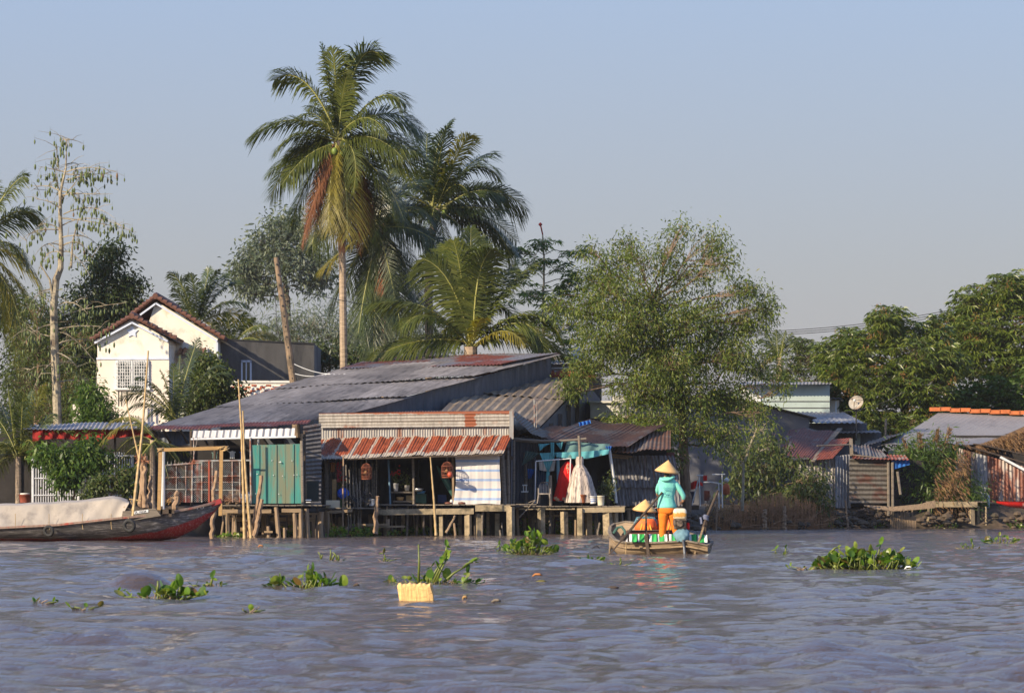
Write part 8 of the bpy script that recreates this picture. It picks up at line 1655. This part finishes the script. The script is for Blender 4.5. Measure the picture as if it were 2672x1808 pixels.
# red boat tip at the right edge
mb = MB(); a = P(2602,1308,151); st = []
for (px, gy, ky, hw) in ((2600,1308,1312,.02),(2630,1308,1322,.25),(2670,1308,1327,.45),(2740,1308,1328,.5),(2860,1308,1328,.5)): x = X_(px,152); st.append((Vector((x,152,Z_(ky,152))), Vector((x,152-hw,Z_(gy,152))), Vector((x,152+hw,Z_(gy,152)))))
mb, rows = hull_mesh(st, 9); tag(mb.build('red_dinghy', m_rust('red_white_paint', (.62,.56,.50), (.50,.015,.012), .40, 1.5, (1,1,1), 0, .5), None, True), 'red painted boat tip propped under the rusted wall at the right edge', 'boat')
# ------------------------------------------------------------------ dry reeds, stakes and mud along the right bank
def reeds():
    rg = np.random.default_rng(12); mb = MB()
    for i in range(900):
        px = rg.uniform(1860, 2175); Y = S(px)+rg.uniform(.2, 1.6); zt = np.interp(px, [1860,1950,2010,2060,2120,2175], [1330,1300,1282,1285,1300,1335])+rg.uniform(0, 55); t = P(px+rg.normal(0,6), zt, Y); b = Vector((X_(px,Y), Y, -.05)); mb.tube([b, b.lerp(t,.5)+Vector((rg.normal(0,.03),0,0)), t], (.016,.008), 3, False)
    for i in range(140):
        px = rg.uniform(1880, 2150); Y = S(px)+rg.uniform(.1, 1.0); a = P(px, rg.uniform(1350,1378), Y); mb.tube([a, a+Vector((rg.normal(0,.5), rg.normal(0,.1), rg.uniform(-.1,.35)))], (.014,.006), 3, False)
    tag(mb.build('dry_reeds', m_plain('dry_reed', (.42,.23,.12), .85, .4, 3)), None, None, None, 'stuff')
    pos = []; n = 7000; px = rg.uniform(1840, 2180, n); Ya = np.array([S(p) for p in px])+rg.uniform(.3, 2.0, n); zz = np.abs(rg.normal(0,.45,n)); pos = np.stack([(px-HX)*Ya/F, Ya, .1+zz], 1)
    V, Fc = leaf_arrays(pos, rg.normal(size=(n,3))*.6+np.array([0,0,.8]), .22*rg.uniform(.5,1.3,n), .03, rg, .15); o = npmesh('dry_grass', V, Fc, LM['drybrown']); o['kind'] = 'stuff'
reeds()
lab = ['stout square stump among the dry reeds', 'thin stake at the left end of the reeds', 'thick pale stake right of the reeds middle', 'leaning stake at the right end of the reeds']
for (a, b, c, d, r), l in zip(((2046,1384,2046,1320,.11),(1868,1384,1872,1300,.05),(1993,1382,1994,1330,.12),(2212,1376,2206,1305,.05)), lab): Yk = S(a)+.1; stake(l, [(a,b),((a+c)/2,(b+d)/2),(c,d)], Yk, r)
def palisade():
    h = thing('bank_palisade', 'row of short dark stakes holding the bank left of the concrete landing', 'palisade', (X_(2352,S(2352)), S(2352), 0))
    for k in range(16): px = 2325+k*4.3; Y = S(px)+.2; mb = MB(); mb.tube([(X_(px,Y),Y,-.2),(X_(px+rnd.uniform(-1,1),Y),Y,rnd.uniform(.45,.8))], rnd.uniform(.022,.034), 6); mb.build('stake', M['woodv'], h)
    for k in range(7): Y = S(2350)-.1-.03*k; mb = MB(); mb.tube([P(2250+k*6+rnd.uniform(-5,5),1318+k*1.5,Y), P(2330,1323+k*1.6,Y), P(2400,1316+k*2,Y), P(2440,1306+k*3,Y)], .022, 5); mb.build('brushwood', M['woodv'], h)
palisade()
def bank_clods():
    rg = np.random.default_rng(3); mb = MB()
    for i in range(240):
        px = rg.choice([rg.uniform(1700,1880), rg.uniform(2180,2330), rg.uniform(1860,2180), rg.uniform(2400,2672)]); Y = S(px)+rg.uniform(.25,1.8); r = rg.uniform(.05,.22); c = Vector((X_(px,Y),Y,rg.uniform(0,.35)+.3*(Y-S(px)-.3))); mb.lathe([(r*.3,-r*.6),(r,-.1*r),(r*.8,.4*r),(r*.2,.7*r)], c, 7, sx=rg.uniform(.7,1.5))
    o = mb.build('mud_clods', M['mud']); o['kind'] = 'stuff'
bank_clods()

# ------------------------------------------------------------------ more clutter of the porches and decks
def pile(name, label, cat, px, py, Y, wpx, hpx, n, mat, L=.25, r=.02, seed=1):
    rr = random.Random(seed); mb = MB(); c = P(px, py, Y); W_ = wpx/F*Y/2; H_ = hpx/F*Y
    for k in range(n):
        z = rr.random()**1.5*H_; u = rr.uniform(-1, 1)*(1-z/H_*.6); q = c+Vector((u*W_, rr.uniform(-.15,.15), z+.02)); d = Vector((rr.uniform(-1,1), rr.uniform(-.4,.4), rr.uniform(-.35,.35))).normalized()*L*rr.uniform(.5,1); mb.tube([q-d/2, q+d/2], rr.uniform(.6,1.3)*r, 6)
    return tag(mb.build(name, mat), label, cat)
pile('firewood_pile', 'heap of split firewood inside the wire mesh enclosure', 'firewood', 612, 1311, 116.9, 42, 30, 90, M['stake'], .3, .025, 1)
pile('driftwood_heap', 'low heap of sticks on the porch behind the bow of the long boat', 'wood', 448, 1312, 116.9, 36, 12, 40, M['yellowwood'], .3, .02, 2)
pile('root_heap', 'pile of brown twigs on the mud left of the palisade', 'twigs', 2255, 1352, 151.5, 60, 22, 90, M['wooddark'], .4, .02, 3)
for k, (a, b, l) in enumerate(((627,641,'wider white plastic can inside the mesh enclosure'), (645,651,'narrow white plastic can right beside the wider one'))):
    h = thing('plastic_can', l, 'can', P((a+b)/2, 1311, 116.8), 'white cans in the mesh enclosure'); mb = MB(); mb.pbox(a, 1288, b, 1310, 116.8, .14); mb.build('body', M['white'], h); mb = MB(); mb.lathe([(.03,0),(.03,.05),(.01,.055)], P((a+b)/2, 1288, 116.87), 10); mb.build('cap', M['bluecloth'], h)
box_thing('red_tub', 'dark red tub on the porch behind the long boat', 'tub', (479,1293,498,1311), 116.9, .3, m_plain('wine_red_plastic', (.25,.03,.03), .5))
box_thing('leaning_board', 'yellow-brown board leaning left of the blue net bag', 'board', (866,1250,878,1306), 121.5, .04, M['yellowwood'])
box_thing('white_board', 'white slat lying at the right end of the teal panel deck, upper one', 'board', (797,1303,812,1306), 116.2, .1, M['white']); box_thing('white_board', 'white slat lying at the right end of the teal panel deck, lower one', 'board', (798,1309,811,1311), 116.0, .1, M['whitewall'])
box_thing('dark_curtain', 'blackish green cloth hung over the plank wall right of the teal panel', 'cloth', (799,1254,832,1308), 118.4, .03, m_cloth('blackish_cloth', (.04,.055,.05)))
def small(name, label, cat, px, py, Y, prof, mat, grp=None): mb = MB(); mb.lathe(prof, P(px, py, Y), 14); return tag(mb.build(name, mat, None, True), label, cat, grp)
basin = [(.01,.0),(.12,.0),(.17,.09),(.165,.09),(.11,.012),(.01,.012)]
small('metal_basin', 'shiny basin on the shelf right of the flower pots', 'basin', 1092, 1281, 122.4, basin, m_plain('dull_aluminium', (.45,.45,.46), .35, .1, 4, metal=.7))
small('ochre_basket', 'round ochre basket on the lower shelf of the shop', 'basket', 1044, 1305, 122.3, [(.01,0),(.10,0),(.13,.10),(.12,.11),(.01,.10)], M['yellowwood'])
small('blue_basin', 'blue basin upside down on the green crate in the shop', 'basin', 1098, 1288, 122.6, basin, m_plain('blue_plastic', (.03,.16,.30), .4))
small('glass_jar', 'pale jar on the deck edge left of the bedsheet', 'jar', 1178, 1316, 121.2, [(.01,0),(.05,0),(.05,.13),(.03,.15),(.03,.17),(.01,.17)], M['whitewall'])
for k, (px, l) in enumerate(((1170,'dark brown slipper lying left on the deck edge of the shop'),(1205,'second slipper farther right on the deck edge of the shop'))): flot = MB(); c = P(px, 1315, 121.0); flot.tube([c+Vector((-.12,0,.03)), c+Vector((0,.01,.035)), c+Vector((.12,0,.03))], [.03,.045,.03], 6); tag(flot.build('slipper', M['rustdark'], None, True), l, 'slipper', 'slippers on the shop deck')
def hung(name, label, px, py, Y, wpx, hpx, mat, seed=1):
    mb = MB(); rr = random.Random(seed); ph = rr.uniform(0,6); nx, ny = 14, 10
    for side in (0, 1):
        k0 = len(mb.v)
        for j in range(ny+1):
            for i in range(nx+1): u, v = i/nx, j/ny; w_ = 1 if v < .28 else .68; mb.v.append(tuple(P(px+(u-.5)*wpx*w_, py+v*hpx+2*abs(u-.5)*3*(v<.1), Y+.03*math.sin(u*14+ph+v*2)+side*.012)))
        for j in range(ny):
            for i in range(nx): a = k0+j*(nx+1)+i; q = (a, a+1, a+nx+2, a+nx+1); mb.f.append(q[::-1] if side else q)
    return tag(mb.build(name, mat, None, True), label, 'shirt', 'clothes hanging under the roofs')
hung('hanging_shirt', 'pale shirt hanging in the dark under the eave above the mesh enclosure', 606, 1176, 117.9, 18, 20, M['whitewall'], 1)
hung('hanging_shirt', 'blue shirt hanging just right of the pale one above the mesh enclosure', 632, 1176, 118.0, 16, 20, M['bluecloth'], 2)
hung('hanging_shirt', 'grey-green shirt hanging left above the mesh enclosure', 560, 1178, 118.1, 16, 18, M['tealdark'], 3)
hung('hanging_shirt', 'dull orange shirt hanging at the left inside the shop', 868, 1205, 121.7, 16, 26, of, 4)
# ------------------------------------------------------------------ thin warm air haze over the river
mb = MB(); mb.box(-460, 460, -230, 740, -2.6, 34); hz = mb.build('haze', _new('haze_placeholder')[0]); hz.data.materials.clear()
m = bpy.data.materials.new('haze'); m.use_nodes = True; t = m.node_tree; t.nodes.clear(); out = t.nodes.new('ShaderNodeOutputMaterial'); pv = t.nodes.new('ShaderNodeVolumePrincipled')
pv.inputs['Color'].default_value = (.86,.86,.88,1); pv.inputs['Density'].default_value = 0.00012; t.links.new(pv.outputs[0], out.inputs['Volume']); hz.data.materials.append(m); hz['kind'] = 'stuff'
